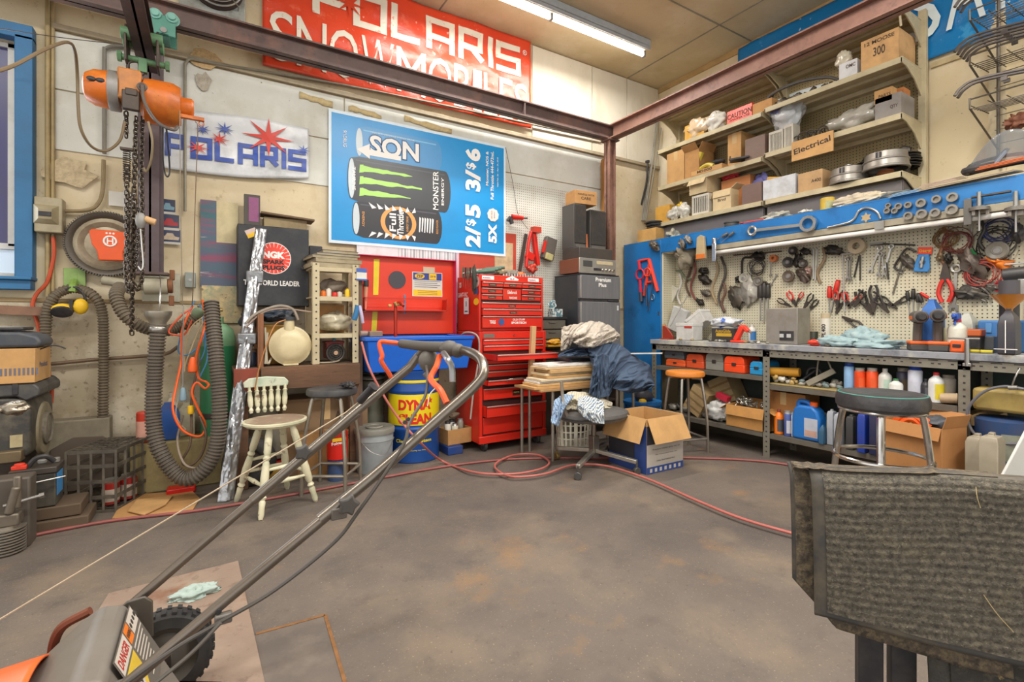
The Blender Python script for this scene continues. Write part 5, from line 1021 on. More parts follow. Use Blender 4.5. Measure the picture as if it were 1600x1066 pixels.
for i,(y0,y1,op,gr) in enumerate(((530,539,0,1),(539,548,.01,1),(550,560,.24,1),(561,568,.0,0),(568,578,0,1),(578,588,.012,1),(590,599,.08,1),(604,622,.01,1),(629,647,.06,1),(648,674,0,0))):
    d,xa,xb,yf,za,zb2=drawer(y0,y1,0,1,op,False,gr)
    if i==7: m=MB();m.bx((xa+xb)/2-.02,(xa+xb)/2+.06,yf-.002,yf,(za+zb2)/2-.028,(za+zb2)/2+.02);m.m=1;m.text('POWER',.06,.014,T((xa+xb)/2+.02,yf-.003,(za+zb2)/2)@FR_B);build('sticker',m,[INK,M('#e0a020',.4)],d,world=True,flat=True)
    if i==6: m=MB();m.tube([V((xa+.18,yf-.02,zb2-.01)),V((xa+.21,yf-.03,zb2+.006)),V((xb-.2,yf-.03,zb2+.006)),V((xb-.17,yf-.02,zb2-.01))],.005);build('bar_handle',m,CHROME,d,world=True)
m=MB();m.bx(CX0+.04,CX0+.15,CY0-.002,CY0,zf(527),zf(521));build('name_plate',m,M('#8a8078',.4,.6,dirt=.3),t,world=True)
m=MB();m.cyl(((CX0+CX1)/2,CY0-.004,zf(524)),((CX0+CX1)/2,CY0,zf(524)),.01);build('lock',m,CHROME,t,world=True)
for x,y in ((CX0+.07,CY0+.05),(CX1-.07,CY0+.05),(CX0+.07,CY1-.06),(CX1-.07,CY1-.06)):
    c_=None;m=MB();m.bx(x-.022,x+.022,y-.03,y+.03,zb0-.02,zb0);m.bx(x-.022,x-.018,y-.025,y+.025,.05,zb0-.02);m.bx(x+.018,x+.022,y-.025,y+.025,.05,zb0-.02);c_=build('caster',m,STEEL,t,world=True)
    m=MB();m.cyl((x-.014,y,.05),(x+.014,y,.05),.05,n=22);build('caster_wheel',m,RUBBER,c_,world=True,bev=.004)
# stickers on top front and left side
m=MB();zt1=zf(436)
for x in (CX0+.10,CX1-.12): m.m=0;m.bx(x-.06,x+.06,CY0+.027,CY0+.03,zt1-.014,zt1+.018);m.m=1;m.text('REBEL',.08,.012,T(x-.01,CY0+.0262,zt1)@FR_B)
m.m=0;m.poly([(-.06,-.012),(.06,-.012),(.07,0),(0,.03),(-.07,0)],0,T((CX0+CX1)/2,CY0+.0285,zt1)@FR_B);m.m=1;m.text('SLP',.05,.014,T((CX0+CX1)/2,CY0+.0275,zt1)@FR_B)
build('top_stickers',m,[INKW,M('#7a4a8a',.5)],t,world=True,flat=True)
FS=Matrix(((0,0,-1),(-1,0,0),(0,1,0))).to_4x4()   # left side face: u=-Y, n=-X
def SM(px,py): p=P(px,py,X=CX0-.002);return T(p)@FS
m=MB();m.text('GIANT-VAC',.20,.042,SM(723,461),.03);m.text('XS',.05,.05,SM(719,446),.05);m.m=1;m.rect(-.05,.05,-.075,.075,0,SM(728.5,478));m.m=2;m.text('8',.02,.05,SM(728.5,475)@T(0,0,.001));m.rect(-.03,.03,-.055,-.045,.001,SM(728.5,478))
m.m=0;m.disc((0,0),.045,0,SM(745,440),r2=.05);m.m=2;m.text('JAP',.05,.02,SM(745,440)@T(0,0,.001));m.m=3;m.disc((0,0),.04,0,SM(744,455),r2=.03);m.m=4;m.disc((0,0),.05,0,SM(744,471.5),r2=.03)
build('side_stickers',m,[M('#e8d0c8',.5),PAPER,INK,M('#2c4f9a',.4),YEL],t,world=True,flat=True)
# things on the chest top
zt2=ztop+.002
g='green handled tools on the chest top'
for i in range(4):
    m=MB();x=CX0+.06+.035*i;m.cyl((x,CY0+.2,zt2+.03+.012*i),(x+.16,CY0+.12,zt2+.045+.012*i),.014);m.m=1;m.cyl((x-.1,CY0+.25,zt2+.02+.012*i),(x,CY0+.2,zt2+.03+.012*i),.006);solo('screwdriver','dark green handled screwdriver on the left end of the chest top','screwdriver',m,[M('#35604a',.4,dirt=.2),STEEL],group=g)
g='steel tools standing along the chest top edge'
for i in range(12):
    x=CX0+.30+i*.03;m=MB();m.cyl((x,CY0+.10,zt2),(x,CY0+.10,zt2+.02+.006*(i % 3)),.010,n=10);solo('socket','small steel socket in the row along the front of the chest top','socket',m,CHROME,group=g)
for i,(x,c_,lb) in enumerate(((.22,'#8fc4cc','pale blue rag on the chest top'),(.34,'#6f6a50','olive rag behind the green handles on the chest top'),(.48,'#7c7468','grey-brown gloves heaped on the chest top'))):
    m=MB();m.lump((CX0+x,CY0+.27,zt2+.03),(.09,.09,.045),20+i,.35,fr=2.2,flat=zt2);solo('shop_rag',lb,'rag',m,M(c_,.85,dirt=.35))
m=MB();m.ball((CX1-.15,CY0+.2,zt2+.03),(.05,.04,.03));solo('orange_clamp','round orange clamp at the right of the chest top','clamp',m,ORNG)
g='pliers and drivers hanging on the chest side'
for i in range(5):
    p=P(724+i*3.6,418,X=CX0-.02);m=MB();m.cyl(p,p-V((0,0,.09+.01*(i % 3))),.008);m.m=1;m.cyl(p-V((0,0,.08)),p-V((0,0,.17+.02*(i % 2))),.004);solo('hanging_driver','thin driver hanging in the row on the left side of the chest','screwdriver',m,[BLACK if i % 2 else M('#35604a',.4),M('#a83a2c',.4)],group=g)
m=MB();a=P(741,418,X=CX0-.03);m.lump(tuple(a-V((0,0,.10))),(.018,.025,.12),8,.3,fr=3);solo('key_bunch','bunch of dark keys and fobs hanging on the chest side','keys',m,M('#3c3e38',.4,.3,dirt=.3))
# boards behind the chest
m=MB();A=WB(716,410);B=WB(806,366);m.bx(A.x,B.x,YB-.0115,YB-.0095,1.45,B.z);m.m=1;m.bx(A.x+.40,B.x-.04,YB-.0125,YB-.0115,1.5,B.z-.10);solo('red_board','red-orange framed board behind the poster lower corner','board',m,[M('#b8402c',.5,dirt=.3),M('#c8b08a',.6,dirt=.5)])
t=thing('floor_jack_stand','red tool jack hanging on the pegboard above the chest','jack',tuple(WB(832,420,.1)))
m=MB();m.tube([WB(822,418,.08),WB(826,380,.08),WB(830,362,.08)],.018);m.beam(WB(840,415,.06),WB(834,365,.06),.04,.05,(0,1,0));m.beam(WB(826,405,.08),WB(830,395,.08),.1,.03,(0,1,0));build('jack_frame',m,REDP,t,world=True,bev=.004)
m=MB();m.beam(WB(812,424,.05),WB(822,366,.05),.03,.02,(0,1,0));build('jack_bar',m,DARKM,t,world=True)
m=MB();m.bx(WB(830,362).x-.04,WB(830,362).x+.05,YB-.12,YB-.05,WB(830,366).z,WB(830,360).z+.02);m.lump(tuple(WB(832,420,.08)),(.06,.04,.05),3,.4);build('jack_head',m,M('#c23a28',.4,dirt=.3),t,world=True)
t=thing('air_drill','red and black air drill hooked on the pegboard','drill',tuple(WB(808,340,.05)));m=MB();m.cyl(WB(800,339,.06),WB(817,341,.06),.028,.02);build('drill_body',m,REDP,t,world=True);m=MB();m.cyl(WB(817,341,.06),WB(824,341,.06),.008);m.cyl(WB(797,339,.06),WB(800,350,.06),.022);m.cyl(WB(793,345,.06),WB(797,339,.06),.015);build('drill_grip',m,BLACK,t,world=True)
t=thing('battery_charger','grey ribbed charger unit hung crooked on the pegboard','charger',tuple(WB(855,400,.05)));c=WB(856,390,.05);m=MB();m.M=T(c)@FR_B@RZ(-.25);m.bx(-.06,.08,-.11,.13,-.03,.03);build('charger_case',m,M('#5c5650',.5,dirt=.4),t,world=True,bev=.006)
m=MB();m.M=T(c)@FR_B@RZ(-.25);m.bx(-.075,-.055,-.06,.07,0,.035);build('red_bar',m,REDP,t,world=True);m=MB();m.M=T(c)@FR_B@RZ(-.25);m.bx(-.04,.05,-.12,-.05,.03,.06);build('yellowed_pad',m,M('#b8b078',.6,dirt=.3),t,world=True,bev=.006)
cordt('hanging_wire','thin black wire hanging down the pegboard to the red jack',[WB(790,230,.02),WB(802,290,.03),WB(808,330,.03),WB(815,345,.03),WB(825,358,.04)],.0025,BLACK,k=4)
# ================================================================ seats, coveralls, cartons, fridge
CREAMP=surf('#d3ccab',[('#a8a98a',6,.5,.62,.7),('#6a4a32',12,.60,.66,.9),('#e2ddc4',4,.5,.7,.6)],bump=.2,rough=.5)
MINTP=surf('#b5c4ac',[('#d8d4bc',6,.5,.62,.6),('#7a6248',14,.63,.68,.9)],bump=.2,rough=.5)
lg=[P(407,813,Z=0),P(369,784,Z=0),P(494,784,Z=0),P(449,764,Z=0)];cc=sum(lg,V((0,0,0)))/4
t=thing('painted_chair','small cream spindle-back wooden chair with chipped paint','chair',(cc.x,cc.y,0));SZ=.53
sc_=P(430,655,Z=SZ)
m=MB();m.lathe([(.17,-.03),(.188,-.015),(.188,-.003),(.178,0)],40,T(sc_.x,sc_.y,SZ)@RZ(.55)@SC(1.0,.95,1));build('seat',m,CREAMP,t,world=True)
m=MB();m.lathe([(0,.001),(.15,.002),(.172,.0012)],40,T(sc_.x,sc_.y,SZ)@RZ(.55)@SC(1,.95,1),cap=False);build('seat_wear',m,surf('#8a7460',[('#b0a488',8,.5,.6,.7)],bump=.2),t,world=True)
def turned(m,p,q,r,seq):
    p=V(p);q=V(q);L=(q-p).length;m.lathe([(r*a,L*b) for b,a in seq],12,T(p)@(q-p).to_track_quat('Z','Y').to_matrix().to_4x4())
LEG=[(0,.6),(.05,.9),(.12,.85),(.18,1.0),(.2,.7),(.23,1.15),(.26,.7),(.3,1.1),(.45,1.25),(.6,1.0),(.62,.75),(.65,1.15),(.68,.75),(.72,1.1),(.9,1.15),(1,.8)]
tops=[]
for i,(fp,(tx,ty)) in enumerate(zip(lg,((418,668),(396,666),(467,663),(445,655)))):
    top=P(tx,ty,Z=SZ-.02);top=sc_.lerp(V((top.x,top.y,SZ)),.72);top.z=SZ-.028;tops.append(top);m=MB();turned(m,fp,top,.019,LEG);build('leg',m,CREAMP,t,world=True)
for (i,j,u) in ((0,1,.35),(0,2,.36),(1,3,.40),(2,3,.40),(0,2,.52),(1,3,.56)):
    m=MB();turned(m,lg[i].lerp(tops[i],u),lg[j].lerp(tops[j],u),.011,[(0,.7),(.3,1),(.5,1.3),(.7,1),(1,.7)]);build('stretcher',m,CREAMP,t,world=True)
DBK=(sc_-V((0,0,H))).xy.length
bl=P(391,646,Z=SZ);br=P(446,641,Z=SZ);rl=br-bl
for k in range(6):
    b0=bl+rl*(.03+k*.188);b0.z=SZ-.002;t0=b0+V((-.01+.004*k,.045,.175));m=MB();turned(m,b0,t0,.015,[(0,.6),(.1,1),(.2,.6),(.28,1),(.5,1.2),(.75,.8),(.8,1.1),(.85,.6),(1,.7)]);build('spindle',m,CREAMP,t,world=True)
m=MB();A=bl+V((-.035,.045,.165));B=br+V((.02,.05,.165));L=(B-A).length;an=atan2(B.y-A.y,B.x-A.x)
pts=[(0,0),(L,0),(L+.005,.03),(L-.02,.058),(L*.5,.07),(.03,.062),(-.005,.035)];m.prism(pts,-.012,.012,T(A)@RZ(an)@FR_B);build('top_rail',m,MINTP,t,world=True,bev=.006)
def stool(label,c,h,r,foot,splay,ringz,seatm,legm,thick=.05,rot=.6,square=False,lr=.0125):
    t=thing('shop_stool',label,'stool',(c[0],c[1],0),rot);m=MB()
    m.lathe([(r*.93,h-thick),(r,h-thick*.8),(r*1.01,h-thick*.4),(r*.97,h-thick*.08),(r*.88,h),(r*.4,h+.003),(0,h+.002)],40);build('seat',m,seatm,t)
    for k in range(4):
        a=k*pi/2;m=MB();m.tube([V((r*.35*cos(a),r*.35*sin(a),h-thick-.012)),V((r*.72*cos(a),r*.72*sin(a),h-thick-.014)),V((r*.86*cos(a),r*.86*sin(a),h-thick-.05)),V(((splay*.96)*cos(a),splay*.96*sin(a),h*.4)),V((splay*cos(a),splay*sin(a),0))],lr,n=10);build('leg',m,legm,t)
    m=MB();rr=splay*.98
    if square: m.tube([V((rr*cos(k*pi/2+q),rr*sin(k*pi/2+q),ringz)) for k in range(4) for q in (0,.02)],.011,n=8,k=1,closed=True)
    else: m.torus((0,0,ringz),rr,.011,N=36)
    build('foot_ring',m,legm,t);return t
c=P(519,764,Z=0);stool('round black-seated stool with grey metal legs beside the wooden bench',(c.x,c.y),.69,.165,4,.205,.13,M('#37383a',.5,dirt=.4,dcol='#6f6a62'),M('#a9a294',.35,.8,dirt=.4),rot=.2,square=True)
m=MB();a=P(544,606,Z=.695);m.lump((a.x,a.y,.715),(.045,.035,.022),6,.4,fr=2.5,flat=.695);solo('black_glove','crumpled black glove lying on the black round stool','glove',m,BLACK)
stool('orange-seated round stool by the left end of the workbench',(3.59,2.89),.70,.165,4,.19,.12,M('#d9822c',.45,dirt=.3,dcol='#9a5a28'),M('#b8b2a6',.3,.9,dirt=.3),rot=.5,square=True)
BSC=P(1377,620,D=2.62)
t=stool('chrome swivel stool with a black cover trimmed in teal',(BSC.x,BSC.y),.765,.205,4,.22,.42,M('#37373a',.35,dirt=.25,dcol='#6f6a62',bump=.3),CHROME,thick=.09,rot=.35,lr=.016)
m=MB();m.torus((0,0,.757),.192,.005,N=40);build('teal_piping',m,M('#3a8f80',.4),t);m=MB();m.torus((0,0,.672),.19,.007,N=40,n=6);build('chrome_band',m,CHROME,t)
# office chair
oc=P(928,728,Z=0);t=thing('office_chair','low grey swivel chair on chrome casters heaped with striped cloth','chair',(oc.x,oc.y,0));OSZ=.425
m=MB();m.lathe([(.22,-.05),(.285,-.035),(.30,-.01),(.29,.015),(.24,.03),(0,.033)],40,T(0,.0,OSZ-.01)@SC(1.0,.8,1),cap=False);m.lathe([(0,-.05),(.22,-.05)],40,T(0,0,OSZ-.01)@SC(1,.8,1),cap=False);build('seat',m,M('#565452',.55,dirt=.4,dcol='#7c766a'),t)
m=MB();m.torus((0,0,OSZ-.02),.296,.007,N=40,n=6,sy=.8);build('seat_piping',m,M('#3a3836',.5),t)
m=MB();m.cyl((0,0,.10),(0,0,OSZ-.06),.016);m.bx(-.03,.03,-.03,.03,.07,.24);build('column',m,M('#8c8478',.35,.8,dirt=.3),t,bev=.003)
cs=[P(870,718,Z=0),P(903,750,Z=0),P(995,742,Z=0)];c4=V((oc.x*2-cs[1].x,oc.y*2-cs[1].y,0));cs.append(c4)
for i,c in enumerate(cs):
    d=V((c.x-oc.x,c.y-oc.y,0));m=MB();m.beam(V((0,0,.125)),V((d.x,d.y,.095)),.035,.03);l_=build('base_leg',m,M('#c4bfb2',.3,.8,dirt=.3),t,bev=.004)
    m=MB();m.cyl((d.x,d.y,.05),(d.x,d.y,.1),.009);a=.7*i;m.cyl((d.x-.014*cos(a),d.y-.014*sin(a),.028),(d.x+.014*cos(a),d.y+.014*sin(a),.028),.028,n=20);build('caster',m,M('#a8925a',.4,.7) if i==0 else M('#5c5a58',.35,.5),l_,bev=.003)
m=MB();m.tube([V((-.10,.05,OSZ-.05)),V((-.24,-.02,OSZ-.04)),V((-.295,-.02,OSZ+.03)),V((-.31,.0,OSZ+.14)),V((-.32,.0,OSZ+.26))],.012);build('back_support',m,M('#c4bfb2',.3,.8,dirt=.3),t)
# lattice waste basket
c=P(912,703,Z=0);t=thing('waste_basket','cream plastic basket with slotted sides under the grey chair','basket',(c.x,c.y+.14,0));PLB=M('#cfc8b4',.5,dirt=.3)
m=MB();n=22
for z0,z1 in ((0,.03),(.09,.10),(.15,.16),(.21,.22),(.255,.285)): m.lathe([(.135+.06*z0,z0),(.135+.06*z1,z1),(.131+.06*z1,z1),(.131+.06*z0,z0)],28,SC(1.2,.9,1),cap=False)
for k in range(n): a=2*pi*k/n;m.beam((1.2*.133*cos(a),.9*.133*sin(a),.01),(1.2*.15*cos(a),.9*.15*sin(a),.27),.016 if k % 3 else .03,.004,(cos(a),sin(a),0))
m.bx(-.13,.13,-.1,.1,0,.006);build('basket_body',m,PLB,t);m=MB();m.torus((0,0,.285),.153,.007,N=32,sx=1.2,sy=.9);build('rim',m,PLB,t)
m=MB();a=P(885,700,Z=0);m.bx(a.x-.05,a.x+.10,a.y+.03,a.y+.05,0,.27);solo('cream_board','plain cream plastic panel standing left of the slotted basket','panel',m,M('#cfcab8',.5,dirt=.4),bev=.008)
# table with boards, coveralls and towel
TX0,TX1,TY0,TY1,TZ=2.25,3.35,3.2,3.6,.59
t=thing('work_table','low table on metal legs under the boards and coveralls','table',((TX0+TX1)/2,(TY0+TY1)/2,0));m=MB();m.bx(TX0,TX1,TY0,TY1,TZ-.02,TZ);build('table_top',m,M('#b08a5c',.7,dirt=.3),t,world=True,bev=.003)
for x in (TX0+.14,TX0+.06,TX1-.05,TX1-.25):
    for y in (TY0+.03,TY1-.03):
        if (x in (TX0+.06,)) and y<TY0+.1: continue
        m=MB();m.cyl((x,y,0),(x,y,TZ-.02),.013);build('leg',m,M('#a8a498',.35,.7,dirt=.3),t,world=True)
z=TZ+.001;r=random.Random(3)
bl_=('bottom tan board','second tan board from the bottom','thin white-edged board low','cream edged board','middle tan board','short pale board','upper tan board','narrow white board','topmost white board')
xl=(2.20,2.24,2.26,2.27,2.34,2.33,2.36,2.32,2.35)
for i,(h_,c_) in enumerate(((.022,'#c89a62'),(.02,'#d0a870'),(.018,'#e0dcd4'),(.02,'#d8c8a8'),(.02,'#c89a62'),(.022,'#dcc8a0'),(.03,'#c8a06c'),(.02,'#d0b48a'),(.022,'#e2dfd8'))):
    m=MB();m.M=T(0,0,z)@T(xl[i],TY0+.02+.012*(i % 3),0)@RZ(r.uniform(-.01,.01));m.bx(0,.68-(.01*i),0,.22,0,h_-.002);solo('wooden_board',bl_[i]+' in the stack beside the coveralls','board',m,M(c_,.7,dirt=.3),bev=.002);z+=h_
BZ=z
m=MB();m.M=T(2.40,TY1-.03,.595)@RY(.06);m.bx(-.022,.022,-.02,.02,0,.50);solo('chair_post','pale wooden post standing left of the grey towel','post',m,PINE,bev=.004)
m=MB();m.bx(2.66,3.30,3.34,TY1-.01,TZ+.001,BZ+.03);solo('storage_tub','dark tub hidden beneath the towel and coveralls','tub',m,BLACK,bev=.02)
OVR=M('#46576e',.8,dirt=.3,dcol='#2a3a4e',scale=14)
top=[(872,556),(884,547),(898,543),(915,544),(930,541),(944,537),(957,536),(968,538),(985,551),(1000,562),(1015,571),(1023,601)]
bot=[(872,558),(884,556),(900,557),(921,557),(927,575),(920,616),(936,622),(951,619),(957,607),(981,614),(1006,612),(1023,603)]
def interp(L,u):
    u *= len(L)-1;i=min(int(u),len(L)-2);f=u-i;f=f*f*(3-2*f)*.5+f*.5;return (L[i][0]*(1-f)+L[i+1][0]*f,L[i][1]*(1-f)+L[i+1][1]*f)
def ridge(u,v,s): return max(0,1-abs(mn.noise(V((u,v,s))))*4.5)
def drape(name,label,cat,top,bot,Yf,mt,nu=110,nv=50,fold=.03,fu=9,fv=2.2,th=.008,seed=1,twist=0,group=None,parts=None):
    """cloth hanging between two outlines; Yf(u, v) is its distance, folds are pushed in and out"""
    def f(u,v):
        a=interp(top,u);b=interp(bot,u);q=u+twist*v
        d=-fold*ridge(q*fu,v*fv,seed)+fold*1.1*mn.noise(V((q*fu*.6,v*fv,seed+9)))-fold*.4*ridge(q*fu*2.1,v*fv*2.3,seed+5)
        e=1.5*mn.noise(V((u*14,v*3,seed)))*(v-.5)*2
        return P(a[0]+(b[0]-a[0])*v,a[1]+(b[1]-a[1])*v+e*.8,Y=Yf(u,v)+d*min(1,.35+v*1.2))
    m=MB();m.grid(f,nu,nv);m.soft=1;return solo(name,label,cat,m,mt,solid=th,group=group)
cov=drape('coveralls','navy blue coveralls draped over the boards and hanging off the table','clothing',top,bot,lambda u,v: (3.40 if u<.3 else 3.34)-(.10*v if u<.28 else .26*min(1,v*1.7)*min(1,(u-.28)*8)),OVR,190,70,.075,9,1.3,.006,3,.22)
slv=drape('sleeve','hanging sleeve','clothing',[(934,556),(942,552),(950,556)],[(920,616),(936,623),(952,619)],lambda u,v: 3.05-.03*sin(pi*u),OVR,40,40,.03,4,1.5,.006,8);slv.parent=cov;slv.location=slv.location-cov.location;del slv['label'],slv['category']
TOW=surf('#b8aea0',[('#97897a',7,.5,.6,.5),('#cfc8bc',12,.5,.62,.5)],bump=.6)
drape('grey_towel','dusty beige towel heaped above the navy coveralls','towel',[(878,512),(890,509),(906,506),(920,503),(935,503),(950,508),(961,516),(968,524)],[(877,548),(888,545),(893,535),(912,542),(930,542),(944,537),(962,533),(968,526)],lambda u,v: 3.50-.22*sin(min(1,v*1.1)*pi/2)*sin(pi*min(1,.1+u*.85)),TOW,120,40,.07,6,1.6,.012,6,.3)
def stripes(a,b,c,rot,sc=26):
    m=bpy.data.materials.new('stripes');m.use_nodes=True;n=m.node_tree.nodes;L=m.node_tree.links;tc=n.new('ShaderNodeTexCoord');mp=n.new('ShaderNodeMapping');mp.inputs['Rotation'].default_value=rot;w_=n.new('ShaderNodeTexWave');w_.inputs['Scale'].default_value=sc;w_.inputs['Distortion'].default_value=2.5;w_.inputs['Detail'].default_value=1
    cr=n.new('ShaderNodeValToRGB');cr.color_ramp.interpolation='CONSTANT';e=cr.color_ramp.elements;e[0].color=(*lin(a),1);e[1].position=.45;e[1].color=(*lin(b),1);x=e.new(.75);x.color=(*lin(c),1)
    L.new(tc.outputs['Object'],mp.inputs[0]);L.new(mp.outputs[0],w_.inputs[0]);L.new(w_.outputs[0],cr.inputs[0]);L.new(cr.outputs[0],n['Principled BSDF'].inputs['Base Color']);n['Principled BSDF'].inputs['Roughness'].default_value=.9;return m
ys=P(925,640,X=2.5).y
drape('striped_rag','blue and white striped rag spilling over the front of the grey chair seat','rag',[(903,622),(915,619),(930,622),(943,628)],[(902,640),(912,652),(926,660),(944,663)],lambda u,v: oc.y-.04-.22*min(1,v*1.6),stripes('#d4d2c8','#a8b0b8','#5f7894',(0,.5,.9)),60,40,.03,4,1.5,.006,11)
drape('striped_rag','blue rag hanging off the left side of the grey chair seat','rag',[(866,626),(880,616),(897,618)],[(861,660),(872,667),(880,640)],lambda u,v: oc.y+.04-.12*v,stripes('#8fa6c0','#b8c0c8','#5f7ea0',(0,.2,.3),14),50,40,.03,3,1.5,.006,12)
drape('striped_rag','tan and cream rag bunched at the back of the grey chair seat','rag',[(878,618),(892,612),(912,613),(930,617),(957,630)],[(880,640),(895,640),(912,638),(930,640),(956,637)],lambda u,v: oc.y+.12-.13*v,stripes('#cfc8b4','#a89e86','#bcb29c',(0,.3,.7)),70,30,.04,5,1.8,.006,13)
# things right of the table
a=P(1012,640,Z=.0);t=thing('blue_bucket','blue plastic tub on the floor behind the coveralls','tub',(3.62,3.42,.0));m=MB();m.lathe([(.14,0),(.17,.33),(.185,.335),(.185,.36),(.16,.36)],30);build('tub_body',m,BLUEP,t)
m=MB();m.ball((.02,0,.40),(.10,.09,.07));m.m=1;m.ball((-.05,-.05,.36),(.04,.04,.03));build('tub_contents',m,[M('#3a3c44',.5),YEL],t)
m=MB();m.beam(P(965,553,Y=3.42),P(1035,552,Y=3.1),.06,.008);solo('white_strip','long thin white strip sticking out behind the coveralls','strip',m,M('#d8d4cc',.5))
# open printed carton
t=carton('open_carton','open printed carton with folded-out brown flaps beside the grey chair',(2.955,2.76,0),.40,.40,.415,.0,CARD,flaps=.19,open_=True,flapz=(2.7,2.8,2.7,2.75))
m=MB();F_=lambda x0,x1,z0,z1,c_,e=.0015: (setattr(m,'m',c_),m.add([(x0,-.2-e,z0),(x1,-.2-e,z0),(x1,-.2-e,z1),(x0,-.2-e,z1)],[(0,1,2,3)]))
F_(-.2,.2,.003,.36,0);F_(-.2,.2,.003,.055,1,.002);F_(-.2,.02,.22,.36,2,.002)
m.m=3;m.text('Pressure washer spray gun kit',.3,.016,T(.01,-.203,.18)@FR_B);m.text('For home and shop use',.24,.012,T(.01,-.203,.14)@FR_B);m.text('www. Read manual first',.2,.012,T(.0,-.203,.095)@FR_B)
for k in range(7): m.m=0;m.rect(-.17+k*.052,-.145+k*.052,.014,.042,0,T(0,-.2035,0)@FR_B)
m.m=1;m.add([(-.2015,.2,.003),(-.2015,-.2,.003),(-.2015,-.2,.36),(-.2015,.2,.36)],[(0,1,2,3)]);m.m=2;m.add([(-.203,.2,.1),(-.203,-.08,.1),(-.203,-.08,.36),(-.203,.2,.36)],[(0,1,2,3)])
build('printing',m,[M('#b9b2a8',.6,dirt=.1),M('#2a4686',.5,dirt=.1),M('#32343c',.5,dirt=.1),M('#77706a',.7)],t,flat=True)
# fridge on stand
t=thing('storage_stand','dark wooden stand beneath the small fridge','stand',(3.43,4.02,0));m=MB();m.bx(-.28,.27,-.21,.24,.70,.745);m.bx(-.28,-.25,-.21,.24,0,.7);m.bx(.24,.27,-.21,.24,0,.7);m.bx(-.25,.24,-.2,.22,.3,.32);build('stand_frame',m,M('#3c322a',.7,dirt=.4),t,bev=.003)
t=thing('mini_fridge','two-door grey mini fridge carrying the stereo','fridge',(3.43,4.02,.748));FZ=.87
m=MB();m.bx(-.27,.27,-.17,.22,0,FZ-.012);m.bx(-.272,.272,-.2,.225,FZ-.012,FZ);build('cabinet',m,M('#2e3238',.4,dirt=.25),t,bev=.006)
FD=surf('#6a6a6c',[('#7e7d7c',6,.45,.7,.6)],bump=0,rough=.4,stretch=(8,1,.4))
zsp=1.35-.748
for nm,z0,z1 in (('lower_door',.01,zsp-.014),('freezer_door',zsp+.014,FZ-.016)):
    m=MB();m.bx(-.268,.268,-.215,-.172,z0,z1);d=build(nm,m,FD,t,bev=.006);m=MB();m.bx(-.27,-.258,-.219,-.2,z0+.01,z1-.01);build('door_trim',m,M('#b8b8b6',.3,.8),d,bev=.002)
m=MB();m.bx(-.262,.266,-.20,-.172,zsp-.014,zsp+.014);m.bx(.10,.25,-.222,-.2,zsp-.010,zsp+.004);build('handle_recess',m,BLACK,t,bev=.003)
m=MB();m.text('Premium',.21,.042,T(.03,-.2165,FZ-.055)@FR_B,.03);m.text('Plus',.105,.04,T(.02,-.2165,FZ-.11)@FR_B,.03);build('fridge_lettering',m,INKW,t,flat=True)
m=MB();m.bx(.22,.245,-.217,-.215,zsp-.10,zsp-.05);build('energy_label',m,M('#c8c8c8',.5),t)
zR=.748+FZ+.001
t=thing('stereo_receiver','silver-faced cassette stereo with wooden sides on top of the fridge','stereo',(3.40,4.0,zR));h_=.155
m=MB();m.bx(-.245,.245,-.17,.15,.008,h_);build('wooden_case',m,M('#7c4a36',.5,dirt=.2),t,bev=.004)
m=MB();m.bx(-.247,.247,-.185,-.17,.004,h_+.002);build('face_plate',m,M('#b0aca0',.35,.6,dirt=.2),t,bev=.003)
m=MB();m.bx(-.20,-.08,-.188,-.185,.07,.13);build('cassette_door',m,M('#44484a',.3),t,bev=.002);m=MB();m.bx(-.02,.2,-.188,-.185,.10,.135);build('tuner_window',m,M('#c8b894',.3),t,bev=.002)
for k in range(4): m=MB();m.cyl((.06+k*.048,-.185,.045),(.06+k*.048,-.2,.045),.014);build('knob',m,CHROME,t,bev=.002)
m=MB();m.bx(-.06,.04,-.188,-.185,.035,.06);build('key_row',m,BLACK,t)
m=MB();m.bx(3.19,3.64,3.86,4.14,zR+h_+.003,zR+h_+.118);solo('audio_box','dusty black flat audio box between the stereo and the speakers','box',m,M('#3f3d3a',.6,dirt=.5),bev=.006)
zS=zR+h_+.12
for i,(x0,x1,h2,rz_) in enumerate(((3.20,3.364,.46,0),(3.425,3.64,.42,-.05))):
    t=thing('tower_speaker',['taller black speaker at the left on top of the stereo','black speaker at the right on top of the stereo'][i],'speaker',((x0+x1)/2,4.04,zS),rz_);w_=x1-x0
    m=MB();m.bx(-w_/2,w_/2,-.08,.12,0,h2);build('cabinet',m,M('#4c4c4a',.5,dirt=.3),t,bev=.004);m=MB();m.bx(-w_/2+.006,w_/2-.006,-.09,-.08,.05,h2-.01);build('grille_cloth',m,M('#33312f',.9,dirt=.3,bump=.3),t,bev=.006);m=MB();m.bx(-w_/2+.02,w_/2-.02,-.084,-.08,.012,.04);build('badge',m,M('#6a6660',.5),t)
m=MB();m.cyl((3.392,3.99,zS),(3.392,3.99,zS+.16),.02,.012);solo('amber_bottle','orange-brown candle bottle wedged between the two speakers','bottle',m,M('#b8602c',.4,dirt=.2))
t=carton('cardboard_carton','small printed carton on top of the speakers',(3.36,4.04,zS+.462),.27,.19,.14,-.12,CARD2,tape=False,printed=[('HANDLE WITH',.0,.10,.2,.02,0),('CARE',0,.06,.12,.03,0)])
